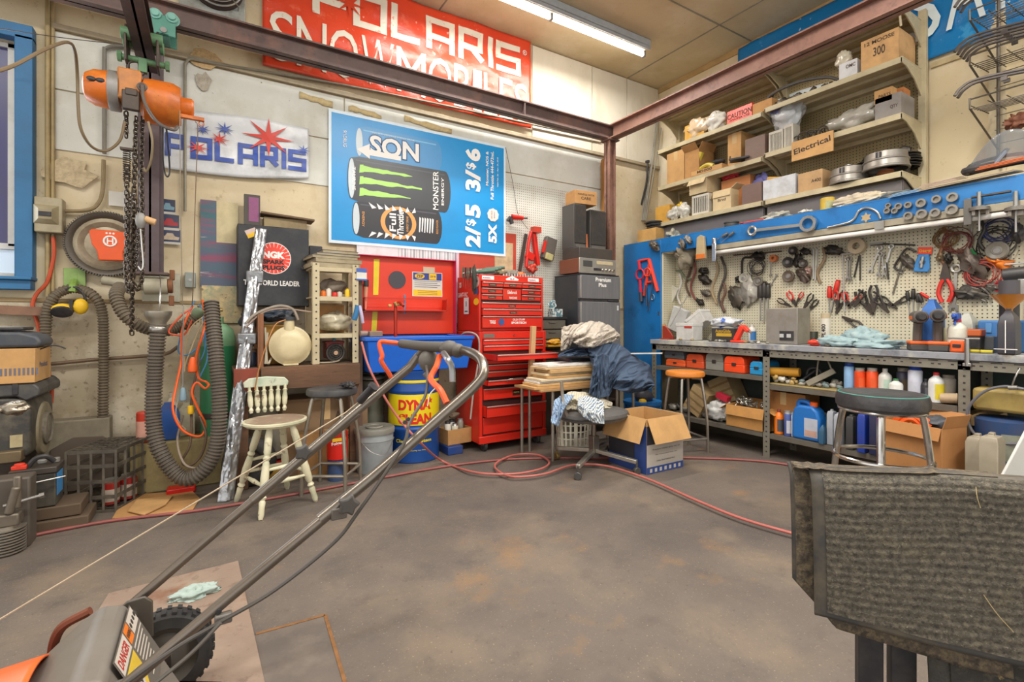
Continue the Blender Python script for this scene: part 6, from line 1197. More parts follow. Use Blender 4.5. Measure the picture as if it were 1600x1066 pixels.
# small drawer cabinet between chest and fridge
t=thing('parts_cabinet','grey metal drawer cabinet between the red chest and the fridge','cabinet',(2.95,4.12,0));m=MB();m.bx(-.20,.17,-.12,.15,0,1.16);build('cabinet_body',m,M('#4a463e',.6,dirt=.4),t,bev=.004)
m=MB();m.bx(-.21,.18,-.14,.15,1.16,1.18);build('cabinet_top',m,BLACK,t)
for k in range(4):
    m=MB();m.bx(-.19,.16,-.135,-.12,1.06-k*.1,1.145-k*.1);d=build('drawer',m,M('#6a675c',.5,.2,dirt=.4),t,bev=.003);m=MB();m.bx(-.05,.03,-.145,-.135,1.12-k*.1,1.13-k*.1);build('pull',m,STEEL,d)
bottle('spray_can','orange-gold spray can on the grey drawer cabinet','can',(2.88,4.1,1.182),.14,.028,M('#b87a34',.35,dirt=.3),M('#6a6a4a',.5),'can')
m=MB();m.bx(2.97,3.10,4.02,4.10,1.182,1.262);m.lump((3.0,4.06,1.30),(.05,.01,.05),3,.3);solo('tissue_box','patterned tissue box on the grey drawer cabinet','box',m,surf('#c8ccc8',[('#3a6a74',30,.5,.52,.9)],bump=0),bev=.002)
m=MB();m.lump((2.93,3.93,.93),(.08,.05,.03),3,.3);m.bx(2.83,3.05,3.90,3.985,.885,.905);solo('yellow_tool','yellow tool lying in front of the grey drawer cabinet','tool',m,M('#d89c28',.5,dirt=.3))
# spray-can carton by the chest
a=P(722,708,Z=0);m=MB();m.bx(a.x-.14,a.x-.0,a.y-.02,a.y+.2,0,.07);solo('blue_dolly','low blue block under the carton of spray cans','dolly',m,M('#1c3f80',.5,dirt=.3),bev=.006)
t=carton('open_carton','small open carton full of spray cans between drum and tool chest',(a.x-.01,a.y+.12,.072),.24,.16,.13,.12,CARD2,open_=True)
for i,(dx,dy,c_,lb) in enumerate(((-.08,-.02,'#d8d2c4','black-capped white spray can at the left of the small open carton'),(-.02,.03,'#c8c8c4','black-capped spray can at the back of the small open carton'),(.06,.02,'#8a8474','grey-capped spray can at the right of the small open carton'),(-.02,-.04,'#c8c4b0','silver-topped can at the front of the small open carton'))):
    bottle('spray_can',lb,'can',(a.x-.01+dx,a.y+.12+dy,.078),.19-.02*(i==3),.029,M(c_,.4,dirt=.3),[BLACK,BLACK,GREYM,STEEL][i],'can')
m=MB();m.lump((a.x-.02,a.y+.13,.31),(.05,.04,.03),4,.3,flat=.27);solo('cap_heap','grubby bunched rag on top of the spray cans','rag',m,M('#6a5a48',.7,dirt=.4))
# air hoses on the floor
HR=M('#94504a',.5,dirt=.4,dcol='#5a3830')
def floorhose(lb,pts,r=.009):
    m=MB();m.tube([V((p[0],p[1],r+.001)) if hasattr(p,'x') is False and len(p)==3 else P(p[0],p[1],Z=r+.001) for p in pts],r,n=8,k=8);return solo('air_hose',lb,'hose',m,HR)
floorhose('dusty red air hose running along the foot of the left clutter to the carton',[(10,850),(40,840),(90,829),(180,813),(300,799),(400,783),(500,765),(590,748),(690,730),(780,719),(860,716),(960,716),(1090,716),(1200,722),(1290,738),(1400,760)])
m=MB();z_=.02
pts=[P(565,535,Y=3.62),P(575,570,Y=3.5),P(592,605,Y=3.45),P(620,650,Y=3.4),P(655,690,Y=3.3)]+[P(x,y,Z=.028) for x,y in ((690,720),(740,738),(800,741),(845,733),(858,722),(840,711),(805,711),(778,722),(775,733),(800,745),(850,741),(895,727),(945,728),(1010,748),(1090,783),(1160,811),(1260,840),(1400,880))]
m.tube(pts,.0085,n=8,k=8);solo('air_hose','brighter red air hose dropping beside the drum and looping across the open floor','hose',m,M('#b8665c',.45,dirt=.3))
# ================================================================ right wall: gondola shelves
SX=4.40;SBK=4.80
Yl,Ym,Yr=3.93,2.66,1.58
SH=[2.265,2.68,3.10,3.50]
SHM=M('#bdb08e',.5,dirt=.35,dcol='#7c6a48')
t=thing('steel_shelving','beige steel wall shelving with pegboard back above the workbench','shelving',(4.6,(Yl+Yr)/2,1.95))
m=MB();m.bx(SBK,SBK+.02,Yr,Yl,1.95,3.56);build('pegboard_back',m,pegmat('#a8966c','#463a26',axes='yz',stain='#6f5a34'),t,world=True)
for y in (Yr,Ym,Yl):
    m=MB();m.bx(SBK-.05,SBK,y-.025,y+.025,1.95,3.58);build('upright',m,SHM,t,world=True,bev=.003)
BR=[(0,0),(.40,0),(.40,-.035),(.32,-.045),(.18,-.10),(.06,-.20),(.0,-.22)]
for bi,(ya,yb) in enumerate(((Ym+.01,Yl),(Yr,Ym-.01))):
    for si,z in enumerate(SH):
        dz=.02 if (bi==1 and 0<si<3) else 0
        m=MB();m.bx(SX,SBK-.0,ya,yb,z-.008+dz,z+dz);m.bx(SX,SX+.012,ya,yb,z-.045+dz,z-.006+dz);m.bx(SBK-.06,SBK-.0,ya,yb,z-.045+dz,z-.008+dz);m.bx(SX+.17,SX+.20,ya,yb,z-.03+dz,z-.008+dz)
        s_=build('shelf',m,SHM,t,world=True,bev=.002)
        for y in (ya+.006,yb-.006):
            m=MB();m.prism(BR,-.004,.004,T(SBK,y,z-.008+dz)@Matrix(((-1,0,0),(0,0,1),(0,1,0))).to_4x4());build('bracket',m,SHM,s_,world=True)
m=MB();m.tube([V((SX+.03,Yr+.02,3.36)),V((SX+.02,Yr+.02,3.46)),V((SX+.15,Yr+.02,3.49)),V((SBK-.04,Yr+.02,3.38)),V((SBK-.02,Yr+.02,3.2))],.008);build('bent_tube',m,SHM,t,world=True)
def FRR(px,py,X,rot=0): return T(P(px,py,X=X))@FR_R@RZ(rot)
def rbox(name,label,pxl,pxr,pyt,zb,Xf=None,dep=.22,mt=CARD,cat='box',printed=None,tape=False,rz=0,open_=False,flaps=0,flapz=None,group=None):
    Xf=SX+.02 if Xf is None else Xf;ya=P(pxl,0,X=Xf).y;yb=P(pxr,0,X=Xf).y;zt=P((pxl+pxr)/2,pyt,X=Xf).z
    return carton(name,label,(Xf+dep/2,(ya+yb)/2,zb+.001),ya-yb,dep,zt-zb,-pi/2+rz,mt,printed=printed,tape=tape,open_=open_,flaps=flaps,flapz=flapz,cat=cat,group=group)
def rl(px,X): return P(px,0,X=X).y
Z0,Z1,Z2=SH[0],SH[1],SH[2];Z1r,Z2r=Z1+.02,Z2+.02
rbox('cardboard_carton','big brown carton with a sketchy stag print at the right end of the top shelf',1345,1404,54,Z2r,dep=.30,mt=M('#c49a66',.8,dirt=.4),printed=[('300',.0,.12,.08,.07,0),('12 MOOSE',0,.2,.2,.03,0)])
rbox('parts_box','white box with a dark label beside the stag carton',1311,1339,96,Z2r,mt=M('#c8c8c8',.6,dirt=.3),printed=[('OMC',.02,.09,.07,.03,0)])
m=MB();y=rl(1318,4.5);m.lump((4.5,y,Z2r+.20),(.05,.06,.07),4,.3);solo('plastic_bag','clear bag poking out of the white box on the top shelf','bag',m,M('#c4bda8',.2,dirt=.2,coat=.5))
m=MB();ya,yb=rl(1205,4.5),rl(1310,4.5)
for k in range(4): m.tube([V((4.46+.03*k,ya,Z2r+.03)),V((4.45+.02*k,ya-.02,Z2r+.12+.01*k)),V((4.47,ya-.25,Z2r+.15)),V((4.5,yb+.1,Z2r+.11)),V((4.52,yb,Z2r+.05))],.014-.002*k)
solo('rubber_belt','black rubber hoses arched over the left of the right-hand top shelf','hose',m,M('#4a4846',.6,dirt=.4))
g='small dark metal parts on the top shelf'
r=random.Random(8)
for k in range(12):
    y=ya-.06-(ya-yb)*k/14;m=MB();m.lump((4.47+r.random()*.12,y,Z2r+.03),(.035,.03,.03),k,.45,fr=2.6,n=12,flat=Z2r);solo('metal_part','small dark metal part in the heap on the top shelf under the rubber hoses','part',m,M(r.choice(('#4a4540','#6a6258','#8a8378')),.4,.5,dirt=.4),group=g)
# left bay top shelf
rbox('orange_carton','orange-tan carton at the left end of the top shelf',1070,1100,192,Z2,dep=.2,mt=M('#c8963c',.8,dirt=.3))
for i,(px,py,rx,c_,lb) in enumerate(((1092,196,.16,'#c8b090','milky bag of parts at the left of the top shelf'),(1118,188,.12,'#d0ccc0','clear bag hanging over the top shelf edge'))):
    p=P(px,py,X=4.46);m=MB();m.lump((4.46,p.y,Z2+.10),(.07,rx,.11),12+i,.35,fr=2.2,flat=Z2 if i==0 else Z2-.05);solo('plastic_bag',lb,'bag',m,M(c_,.2,dirt=.25,coat=.6))
rbox('red_sign','red plastic packet with white lettering on the top shelf',1136,1175,168,Z2,dep=.04,mt=REDL,printed=[('CAUTION',.0,.07,.26,.05,0),('WINTER USE',.0,.03,.22,.02,0)])
rbox('cardboard_carton','long low brown carton right of the red packet on the top shelf',1176,1206,158,Z2,dep=.25,mt=CARD2)
# middle shelf
rbox('cardboard_carton','crushed brown carton at the left end of the middle shelf',1042,1070,237,Z1,dep=.28,mt=CARD,tape=True)
rbox('cardboard_carton','torn brown carton standing beside the crushed one on the middle shelf',1069,1092,236,Z1,dep=.25,mt=CARD2,flaps=.08,flapz=(.8,.5,1.0,.6))
p=P(1095,250,X=4.5);m=MB();m.tube([V((4.45,p.y+.02,Z1+.06)),V((4.45,p.y,Z1+.15)),V((4.45,p.y-.05,Z1+.25))],.03);m.tube([V((4.45,p.y,Z1+.06)),V((4.44,p.y-.12,Z1+.09)),V((4.44,p.y-.2,Z1+.06))],.025);solo('yellow_pipe','yellow plastic elbow pipe on the middle shelf','pipe',m,M('#c8b03c',.5,dirt=.2))
rbox('open_carton','low tray carton with black parts on the middle shelf',1080,1128,262,Z1,Xf=4.40,dep=.22,mt=CARD,open_=True,printed=[('M5000',-.02,.03,.18,.03,0)])
g='black parts lying in the tray carton'
for k in range(4): y=rl(1095+k*9,4.48);m=MB();m.lump((4.49,y,Z1+.10),(.05,.07,.03),30+k,.4,n=14);solo('rubber_part','black rubber part lying in the tray carton on the middle shelf','part',m,RUBBER,group=g)
rbox('cardboard_carton','tall narrow carton in the middle of the middle shelf',1137,1158,208,Z1,Xf=4.50,dep=.25,mt=CARD,tape=True)
rbox('square_tin','brown framed square box standing on the middle shelf',1164,1195,214,Z1,dep=.12,mt=M('#7a6458',.5,dirt=.3))
m=MB();y=rl(1156,4.40);m.M=T(4.42,y,Z1)@RZ(.4);m.bx(-.06,.06,-.08,.1,.03,.045);m.cyl((-.05,.09,.001),(-.05,.09,.07),.006);m.cyl((.05,-.07,.001),(.05,-.07,.05),.006);solo('black_bracket','black metal bracket in front of the tall narrow carton','bracket',m,BLACK)
def vent(label,pxl,pxr,pyt,zb,Xf):
    ya,yb=rl(pxl,Xf),rl(pxr,Xf);zt=P((pxl+pxr)/2,pyt,X=Xf).z;w_=ya-yb;h=zt-zb;t=thing('slotted_cover',label,'cover',(Xf+.03,(ya+yb)/2,zb+.001),-pi/2)
    m=MB();PL=M('#cfc9ba',.5,dirt=.3);m.bx(-w_/2,w_/2,-.02,.10,0,h*.12);m.bx(-w_/2,w_/2,-.02,.10,h*.88,h);m.bx(-w_/2,-w_/2+.012,-.02,.1,h*.1,h*.9);m.bx(w_/2-.012,w_/2,-.02,.1,h*.1,h*.9);build('frame',m,PL,t,bev=.003)
    m=MB();n=8
    for k in range(n): x=-w_/2+.012+(w_-.024)*(k+.5)/n;m.bx(x-w_*.018,x+w_*.018,-.02,-.008,h*.12,h*.88)
    build('louvres',m,PL,t);m=MB();m.bx(-w_/2+.012,w_/2-.012,.06,.09,h*.12,h*.88);build('dark_back',m,BLACK,t)
vent('cream slotted plastic cover under the white bag on the middle shelf',1200,1222,204,Z1,4.42);vent('second cream slotted cover standing right of the first on the middle shelf',1224,1238,194,Z1,4.42)
p=P(1226,180,X=4.5);m=MB();m.lump((4.55,p.y,Z1r+.33),(.10,.14,.14),9,.35,fr=2.2,flat=Z1r);m.m=1;m.text('YTC',.09,.03,T(4.435,p.y+.06,Z1r+.36)@FR_R,.03);solo('plastic_bag','bulging white plastic bag on the middle shelf','bag',m,[M('#c9cccd',.3,dirt=.25,coat=.3),M('#2c4a9a',.5)])
m=MB();y0,y1=rl(1237,4.38),rl(1302,4.38);zt=P(1270,213,X=4.38).z;zb_=P(1270,244,X=4.38).z;m.bx(4.378,4.386,y1,y0,zb_,zt);m.m=1;m.text('Electrical',.30,.05,T(4.3765,(y0+y1)/2,(zt+zb_)/2+.01)@FR_R@RZ(.12));solo('cardboard_sign','brown cardboard sign with handwriting hung on the middle shelf edge','sign',m,[CARD,M('#3a3028',.8,dirt=0)],flat=True)
g='wires and dark parts behind the cardboard sign'
for k in range(8):
    y=rl(1250+k*7,4.5);m=MB();m.torus((4.46+.03*(k % 3),y,Z1r+.05+.02*(k % 2)),.035+.01*(k % 3),.006,(1,.3*(k % 3),.5),N=16,n=5);m.lump((4.5,y,Z1r+.02),(.03,.03,.02),k,.3,n=10,flat=Z1r);solo('wire_coil','dark wire coil behind the cardboard sign on the middle shelf','coil',m,M('#4c4640',.5,.3,dirt=.4),group=g)
p=P(1338,187,X=4.5);m=MB();m.lump((4.50,p.y,Z1r+.09),(.09,.22,.085),15,.35,fr=2.4,flat=Z1r);solo('plastic_bag','long clear crumpled bag beside the grey box on the middle shelf','bag',m,M('#b0aca0',.15,dirt=.3,coat=.7))
rbox('grey_box','grey box with white labels at the right end of the middle shelf',1367,1408,149,Z1r,dep=.24,mt=M('#8c8680',.6,dirt=.3),printed=[('QTY',.04,.07,.05,.03,0)])
zt=P(1387,158,X=4.42).z;rbox('cardboard_carton','small brown carton with a red label on top of the grey box',1366,1394,139,zt+.002,dep=.18,mt=CARD,printed=[('PARTS',.01,.05,.08,.025,0)]);rbox('cardboard_carton','orange-brown carton behind the one with the red label',1396,1412,138,zt+.002,Xf=4.50,dep=.12,mt=M('#b8743c',.8,dirt=.3))
# lower shelf
rbox('orange_carton','flattened orange carton at the left end of the lower shelf',1024,1046,322,Z0,dep=.2,mt=M('#c8963c',.8,dirt=.3))
for i,(px,sx,sz,c_,lb) in enumerate(((1053,.10,.08,'#bcb8ac','clear bag of metal parts at the left of the lower shelf'),(1062,.05,.05,'#d8b020','yellow connector part on the lower shelf'),(1069,.08,.09,'#c8c4b8','clear crumpled bag against the slotted cover on the lower shelf'))):
    y=rl(px,4.46);m=MB();m.lump((4.46+.03*(i==1),y,Z0+sz*.9+(.10 if i==1 else 0)),(.06,sx,sz),50+i,.4,fr=2.5,flat=Z0 if i != 1 else None);solo('parts_bag',lb,'bag',m,M(c_,.25,dirt=.3,coat=.4))
vent('white slotted cover standing on the lower shelf',1080,1106,304,Z0,4.41)
zt=P(1092,303,X=4.41).z;rbox('cardboard_carton','pale carton with its flap open on top of the white slotted cover',1077,1104,278,zt+.004,Xf=4.41,dep=.24,mt=M('#c9b48c',.8,dirt=.3),flaps=.09,flapz=(2.6,.9,2,2))
rbox('cardboard_carton','cream carton with handwriting on the lower shelf',1114,1142,297,Z0,dep=.20,mt=M('#cdb78e',.8,dirt=.2),printed=[('Brvd',.0,.10,.09,.03,0)],flaps=.07,flapz=(3.0,1.0,2.8,2.6))
rbox('square_tin','brown square tin box on the lower shelf',1159,1190,287,Z0,dep=.14,mt=M('#6f5850',.5,dirt=.3))
rbox('long_box','orange-brown long box laid across behind the cream carton',1127,1172,278,Z0+.0,Xf=4.55,dep=.10,mt=M('#b97a4a',.7,dirt=.2))
for i,(px,c_,lb) in enumerate(((1140,'#b8202c','red tangle of wire on the long orange-brown box'),(1187,'#6a6aa8','purple-grey packet behind the white box'))): y=rl(px,4.6);m=MB();zz=(P(1150,278,X=4.55).z+.004) if i==0 else Z0;m.lump((4.60,y,zz+.05+(.12*i)),(.03,.10,.045+.09*i),60+i,.4,fr=2.6,flat=zz);solo('packet',lb,'packet',m,M(c_,.5,dirt=.3))
rbox('white_box','long dirty white box in the middle of the lower shelf',1192,1243,277,Z0,dep=.24,mt=M('#c4c6c8',.6,dirt=.4),open_=True)
m=MB();y0,y1=rl(1200,4.5),rl(1232,4.5);m.M=T(4.52,(y0+y1)/2,Z0+.16)@RX(.22);m.bx(-.06,.06,-(y0-y1)/2,(y0-y1)/2,-.02,.05);solo('yellow_envelope','padded yellow-brown envelope lying in the long white box','envelope',m,M('#c89a48',.7,dirt=.3),bev=.01)
rbox('cardboard_carton','faded brown carton right of the long white box',1247,1285,268,Z0,dep=.24,mt=M('#b89468',.8,dirt=.3),printed=[('A400',.05,.08,.08,.03,0)])
RD=M('#8f8a82',.4,.6,dirt=.4)
def pulley(label,px,X,zb,R,h,kn=True):
    y=rl(px,X);t=thing('clutch_drum',label,'engine part',(X,y,zb+.001));m=MB();m.lathe([(R*.9,0),(R,.004),(R,.016),(R*.96,.02),(R*.93,h*.45),(R*.97,h*.5),(R*.97,h*.55),(R*.9,h*.6),(R*.88,h*.95),(R*.8,h),(R*.3,h+.004),(0,h+.004)],36,cap=False);build('drum_shell',m,RD,t)
    if kn: m=MB();m.lathe([(.012,h),(.012,h+.02),(.03,h+.024),(.03,h+.03),(0,h+.035)],20,cap=False);build('knob',m,STEEL,t)
    m=MB();m.bx(-R*.93,-R*.86,-.025,-.012,h*.6,h*.9);m.bx(-R*.93,-R*.86,.0,.012,h*.6,h*.9);build('slot',m,BLACK,t);return t
pulley('grey aluminium clutch drum nearer the faded carton on the lower shelf',1326,4.49,Z0,.14,.13)
t=pulley('larger grey aluminium clutch drum raised on a spool at the right of the lower shelf',1384,4.50,Z0+.05,.155,.13,False);m=MB();m.cyl((0,0,-.05),(0,0,0),.05);m.torus((0,0,-.025),.05,.012);build('spool',m,M('#9a5a34',.5,.3,dirt=.3),t)
g='dark pulleys stacked at the back of the lower shelf'
for k,(px,zz) in enumerate(((1350,.12),(1358,.16),(1412,.08),(1415,.12),(1413,.16))): y=rl(px,4.68);m=MB();m.lathe([(.10,0),(.105,.006),(.07,.014),(.105,.022),(.1,.028),(0,.03)],28,T(4.68,y,Z0+zz),cap=False);m.cyl((4.68,y,Z0+.001),(4.68,y,Z0+zz),.03);m.lump((4.68,y,Z0+zz+.06),(.04,.05,.04),k,.4,n=12);solo('pulley_wheel','dark pulley wheel stacked at the back of the lower shelf','pulley',m,M('#4c4844',.5,.5,dirt=.4),group=g)
g='small bolts on the lower shelf'
for k in range(5): y=rl(1296+k*4,4.43);m=MB();m.cyl((4.43,y,Z0+.006),(4.45,y-.03,Z0+.012),.006);solo('loose_bolt','small loose bolt lying left of the clutch drum','bolt',m,STEEL,group=g)
# cupboards below the shelf
for i,(a,b) in enumerate(((3.90,2.69),(2.66,1.60))):
    t=thing('grey_cupboard',['left flat grey panel cupboard beneath the lower shelf','right flat grey panel cupboard beneath the lower shelf'][i],'cupboard',(4.62,(a+b)/2,1.96));m=MB();m.bx(4.47,SBK-.06,b,a,1.96,Z0-.05);build('cupboard_body',m,M('#5e5957',.6,dirt=.25),t,world=True,bev=.003);m=MB();m.bx(4.455,4.47,b+.005,a-.005,1.97,Z0-.055);build('sliding_panel',m,M('#6a6564',.5,dirt=.25),t,world=True,bev=.002)
    m=MB();m.cyl((4.45,b+.05,2.1),(4.455,b+.05,2.1),.012);build('finger_pull',m,BLACK,t,world=True)
m=MB();m.tube([P(1002,320,X=4.55),P(1010,285,X=4.6),P(1012,255,X=4.62)],.012);m.m=1;m.box(tuple(P(1011,253,X=4.62)),(.03,.06,.03));solo('black_pole','thin black tool pole leaning in the wall corner','pole',m,[BLACK,BLACK])
g='metal rods leaning in the wall corner'
for k in range(7): m=MB();m.cyl(P(996+k*2.2,345,X=4.55),P(1014+k*3.2,200-12*(k % 3),X=4.80),.009,n=8);solo('metal_rod','pale metal rod leaning in the wall corner left of the shelving','rod',m,M('#a8a69c',.4,.6,dirt=.3),group=g)
# blue banner on the right wall
t=thing('vinyl_banner','long blue banner with white lettering high on the right wall','banner',(XR-.02,2.0,3.2));yb0=P(1155,90,X=XR-.01).y
fb=banner_surface(.02,3,31)
m=MB();m.grid(lambda u,v: V((XR-.02-fb(u*4.4,v),yb0-(yb0+1.2)*u,3.2+.845*v)),110,26);build('banner_cloth',m,surf('#1379b8',[('#4fa8d8',5,.60,.66,.55),('#0f65a0',1.3,.5,.7,.5),('#c8e4f0',14,.65,.69,.8)],bump=.35,rough=.25),t,world=True,solid=.002)
m=MB()
def bl3(s,pxa,pxb,z0,z1):
    ya,yb=P(pxa,0,X=XR-.05).y,P(pxb,0,X=XR-.05).y;m.text(s,ya-yb,z1-z0,T(XR-.052,(ya+yb)/2,(z0+z1)/2)@FR_R,.0)
bl3('A',1478,1541,3.36,3.86);bl3('R',1556,1640,3.36,3.86);bl3('S',1418,1470,3.36,3.86)
m.grid(lambda u,v: V((XR-.052,P(1175,0,X=XR).y-.85*u,3.24+.05*v+.05*sin(u*3))),20,2)
build('banner_lettering',m,M('#dbe6e8',.4,dirt=.1),t,world=True,flat=True)
m=MB();m.lump((4.62,P(1172,0,X=4.62).y,3.60),(.12,.26,.07),8,.3,fr=2.4,flat=3.505);solo('plastic_bag','grey-white plastic bag lying on top of the shelving','bag',m,M('#c0c0bc',.3,dirt=.3,coat=.4))
struct('trim_30',MB().bx(XR-.02,XR,-3.4,YB,CEIL-.06,CEIL),M('#b89a68',.7,dirt=.4));struct('trim_31',MB().bx(XR-.02,XR,-3.4,1.55,3.13,3.17),M('#c4b188',.7,dirt=.4));struct('trim_32',MB().bx(XR-.03,XR,1.12,1.21,1.9,4.0),M('#d4c4a0',.6,dirt=.3))
# wire display rack
t=thing('wire_display_rack','wire display rack with curved grey wiper arms on the right wall','rack',tuple(P(1560,205,X=4.7)));WR=M('#5c564e',.4,.7,dirt=.3)
m=MB();yu=P(1557,0,X=4.72).y;m.cyl((4.76,yu,2.25),(4.76,yu,4.0),.010);m.cyl((4.76,yu-.45,2.25),(4.76,yu-.45,4.0),.010)
for k in range(16): m.cyl((4.765,yu+.02,2.3+k*.1),(4.765,yu-.5,2.3+k*.1),.003,n=5)
build('back_grid',m,WR,t,world=True)
for pyl,pyr in ((28,0),(98,30),(166,120)):
    pa=P(1517,pyl,X=4.40);m=MB();z=pa.z;y0=pa.y;
    for k in range(6): m.cyl((4.40+.06*k,y0,z-.02+.01*k),(4.40+.06*k,y0-.6,z-.02+.01*k),.0035,n=5)
    for k in range(7): m.cyl((4.38,y0-k*.09,z),(4.76,y0-k*.09,z+.03),.0035,n=5)
    m.tube([V((4.38,y0,z+.05)),V((4.38,y0,z-.02)),V((4.74,yu+.0,z-.24)),V((4.76,yu,z-.24))],.006,k=1,n=6);m.tube([V((4.38,y0,z+.04)),V((4.38,y0-.65,z+.04))],.005,k=1,n=6)
    s_=build('wire_tray',m,WR,t,world=True)
    n_={28: 3,98: 5,166: 2}[pyl]
    for k in range(n_):
        m=MB();o=.055*k;a=V((4.30+o,y0+.02,z+.11));m.tube([a+V((-.02,.03,-.05)),a+V((0,.0,.0)),a+V((.02,-.08,.03)),a+V((.04,-.35,.0)),a+V((.06,-.7,-.06))],.010,n=6);m.box(tuple(a+V((.03,-.2,-.015))),(.014,.03,.025));build('wiper_arm',m,M('#605a56',.5,.3,dirt=.3),s_,world=True)
# ================================================================ right workbench, pegboard and tools
BX,BZT=3.98,.945;PX=4.45;FX=4.22;YE0,YE1=3.62,.3
BST=M('#8f8a7c',.5,.4,dirt=.4);BTOP=surf('#8f9196',[('#c4c0ae',3,.48,.58,.8),('#5a5c64',5,.52,.64,.8),('#7a6c58',14,.58,.66,.6)],bump=.2,rough=.6)
def slots(m,x,ya,yb,z,w_=.05,ang=False):
    """dark slots and holes punched along an angle iron (set into its face)"""
    n=int((ya-yb)/.10);m.m=1
    for k in range(n):
        y=ya-.05-k*.10;m.bx(x-.0015,x,y-.03,y+.02,z+.012,z+.018);m.bx(x-.0015,x,y-.045,y-.03,z-.010,z-.002);m.bx(x-.0015,x,y-.01,y+.005,z-.010,z-.002)
    m.m=0
t=thing('steel_workbench','long steel workbench with slotted angle frame and two lower shelves','workbench',(4.2,2.0,0))
m=MB();m.bx(BX-.015,PX-.005,YE1,YE0+.02,BZT-.045,BZT);build('bench_top',m,BTOP,t,world=True,bev=.004)
m=MB();m.bx(BX,BX+.003,YE1,YE0,BZT-.105,BZT-.046);m.bx(BX,BX+.05,YE1,YE0,BZT-.049,BZT-.046);slots(m,BX,YE0,YE1,BZT-.07);build('front_angle',m,[BST,BLACK],t,world=True)
LY=[YE0-.02,P(1197,0,X=BX).y,P(1506,0,X=BX).y]
LZ=[(.675,.20),(.61,.20)]
for i,y in enumerate(LY):
    for x in (BX,PX-.06):
        m=MB();m.bx(x,x+.003,y-.03,y+.03,0,BZT-.05);m.bx(x,x+.05,y+.027,y+.03,0,BZT-.05);m.m=1
        for k in range(20): m.bx(x-.001,x,y-.008,y+.004,.04+k*.042,.052+k*.042)
        build('leg',m,[BST,BLACK],t,world=True)
SHF=M('#6f6a60',.6,.3,dirt=.5)
for i,(ya,yb) in enumerate(((LY[0],LY[1]),(LY[1],LY[2]),(LY[2],YE1))):
    for z in ((.675,.20),(.61,.20),(.17,))[i]:
        m=MB();m.bx(BX+.004,PX-.06,yb+.03,ya-.03,z-.012,z);m.bx(BX+.004,BX+.008,yb+.03,ya-.03,z-.04,z-.012);build('shelf',m,SHF,t,world=True)
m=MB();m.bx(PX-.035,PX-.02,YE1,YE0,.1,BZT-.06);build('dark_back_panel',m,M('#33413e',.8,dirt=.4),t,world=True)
# blue frame, fascia and pegboard
BLP=surf('#1a6cae',[('#2f86c4',2,.5,.7,.5),('#164f80',4,.54,.68,.6),('#8fa6b0',30,.68,.72,.5)],bump=.05,rough=.4)
t=thing('blue_cabinet','blue painted metal cabinet side with fascia above the pegboard','cabinet',(FX+.1,2.4,0))
m=MB();m.bx(FX,FX+.02,3.72,4.28,.02,2.03);build('side_panel',m,BLP,t,world=True,bev=.003)
m=MB();m.bx(FX,FX+.015,.3,3.72,1.885,2.03);build('fascia',m,BLP,t,world=True,bev=.003)
m=MB();m.bx(FX,PX+.02,.3,4.28,2.03,2.042);build('top_panel',m,BLP,t,world=True)
m=MB();m.bx(FX-.001,FX-.0,3.74,3.76,1.2,1.24);m.torus((FX-.012,3.82,1.40),.02,.004,(1,0,0),sy=1.6);build('latch',m,STEEL,t,world=True)
t=thing('tool_pegboard','cream perforated pegboard covered with hanging tools above the workbench','pegboard',(PX,2,.95));m=MB();m.bx(PX,PX+.008,.3,3.70,.95,1.885);build('board',m,pegmat('#cdc6ac','#463e30',axes='yz',stain='#a07a48'),t,world=True)
m=MB();m.bx(FX+.02,PX,3.70,3.72,.95,1.88);build('cream_end_board',m,pegmat('#cdc6ac','#7a7058',axes='xz'),t,world=True)
t=thing('fluorescent_light','long beige strip light with a white tube under the blue fascia','light',(FX,2.0,1.83));m=MB();m.bx(FX+.0,FX+.09,.35,3.05,1.835,1.884);build('housing',m,M('#a39a84',.5,dirt=.4),t,world=True,bev=.003)
m=MB();m.cyl((FX+.02,.36,1.812),(FX+.02,3.04,1.812),.019,n=14);build('light_tube',m,M('#e4e0d8',.3,dirt=.1),t,world=True)
for y in (3.045,.36): m=MB();m.bx(FX,FX+.04,y-.01,y+.015,1.79,1.84);build('tube_holder',m,GREYM,t,world=True)
TP=PX-.012
def F_(px,py,X=TP,rot=0): return T(P(px,py,X=X))@FR_R@RZ(rad(rot))
def s2(px,py,n,X=TP): return n*(P(px,py,X=X).xy.dot(V((.526,.85))))/F    # n photo pixels at that place, in metres
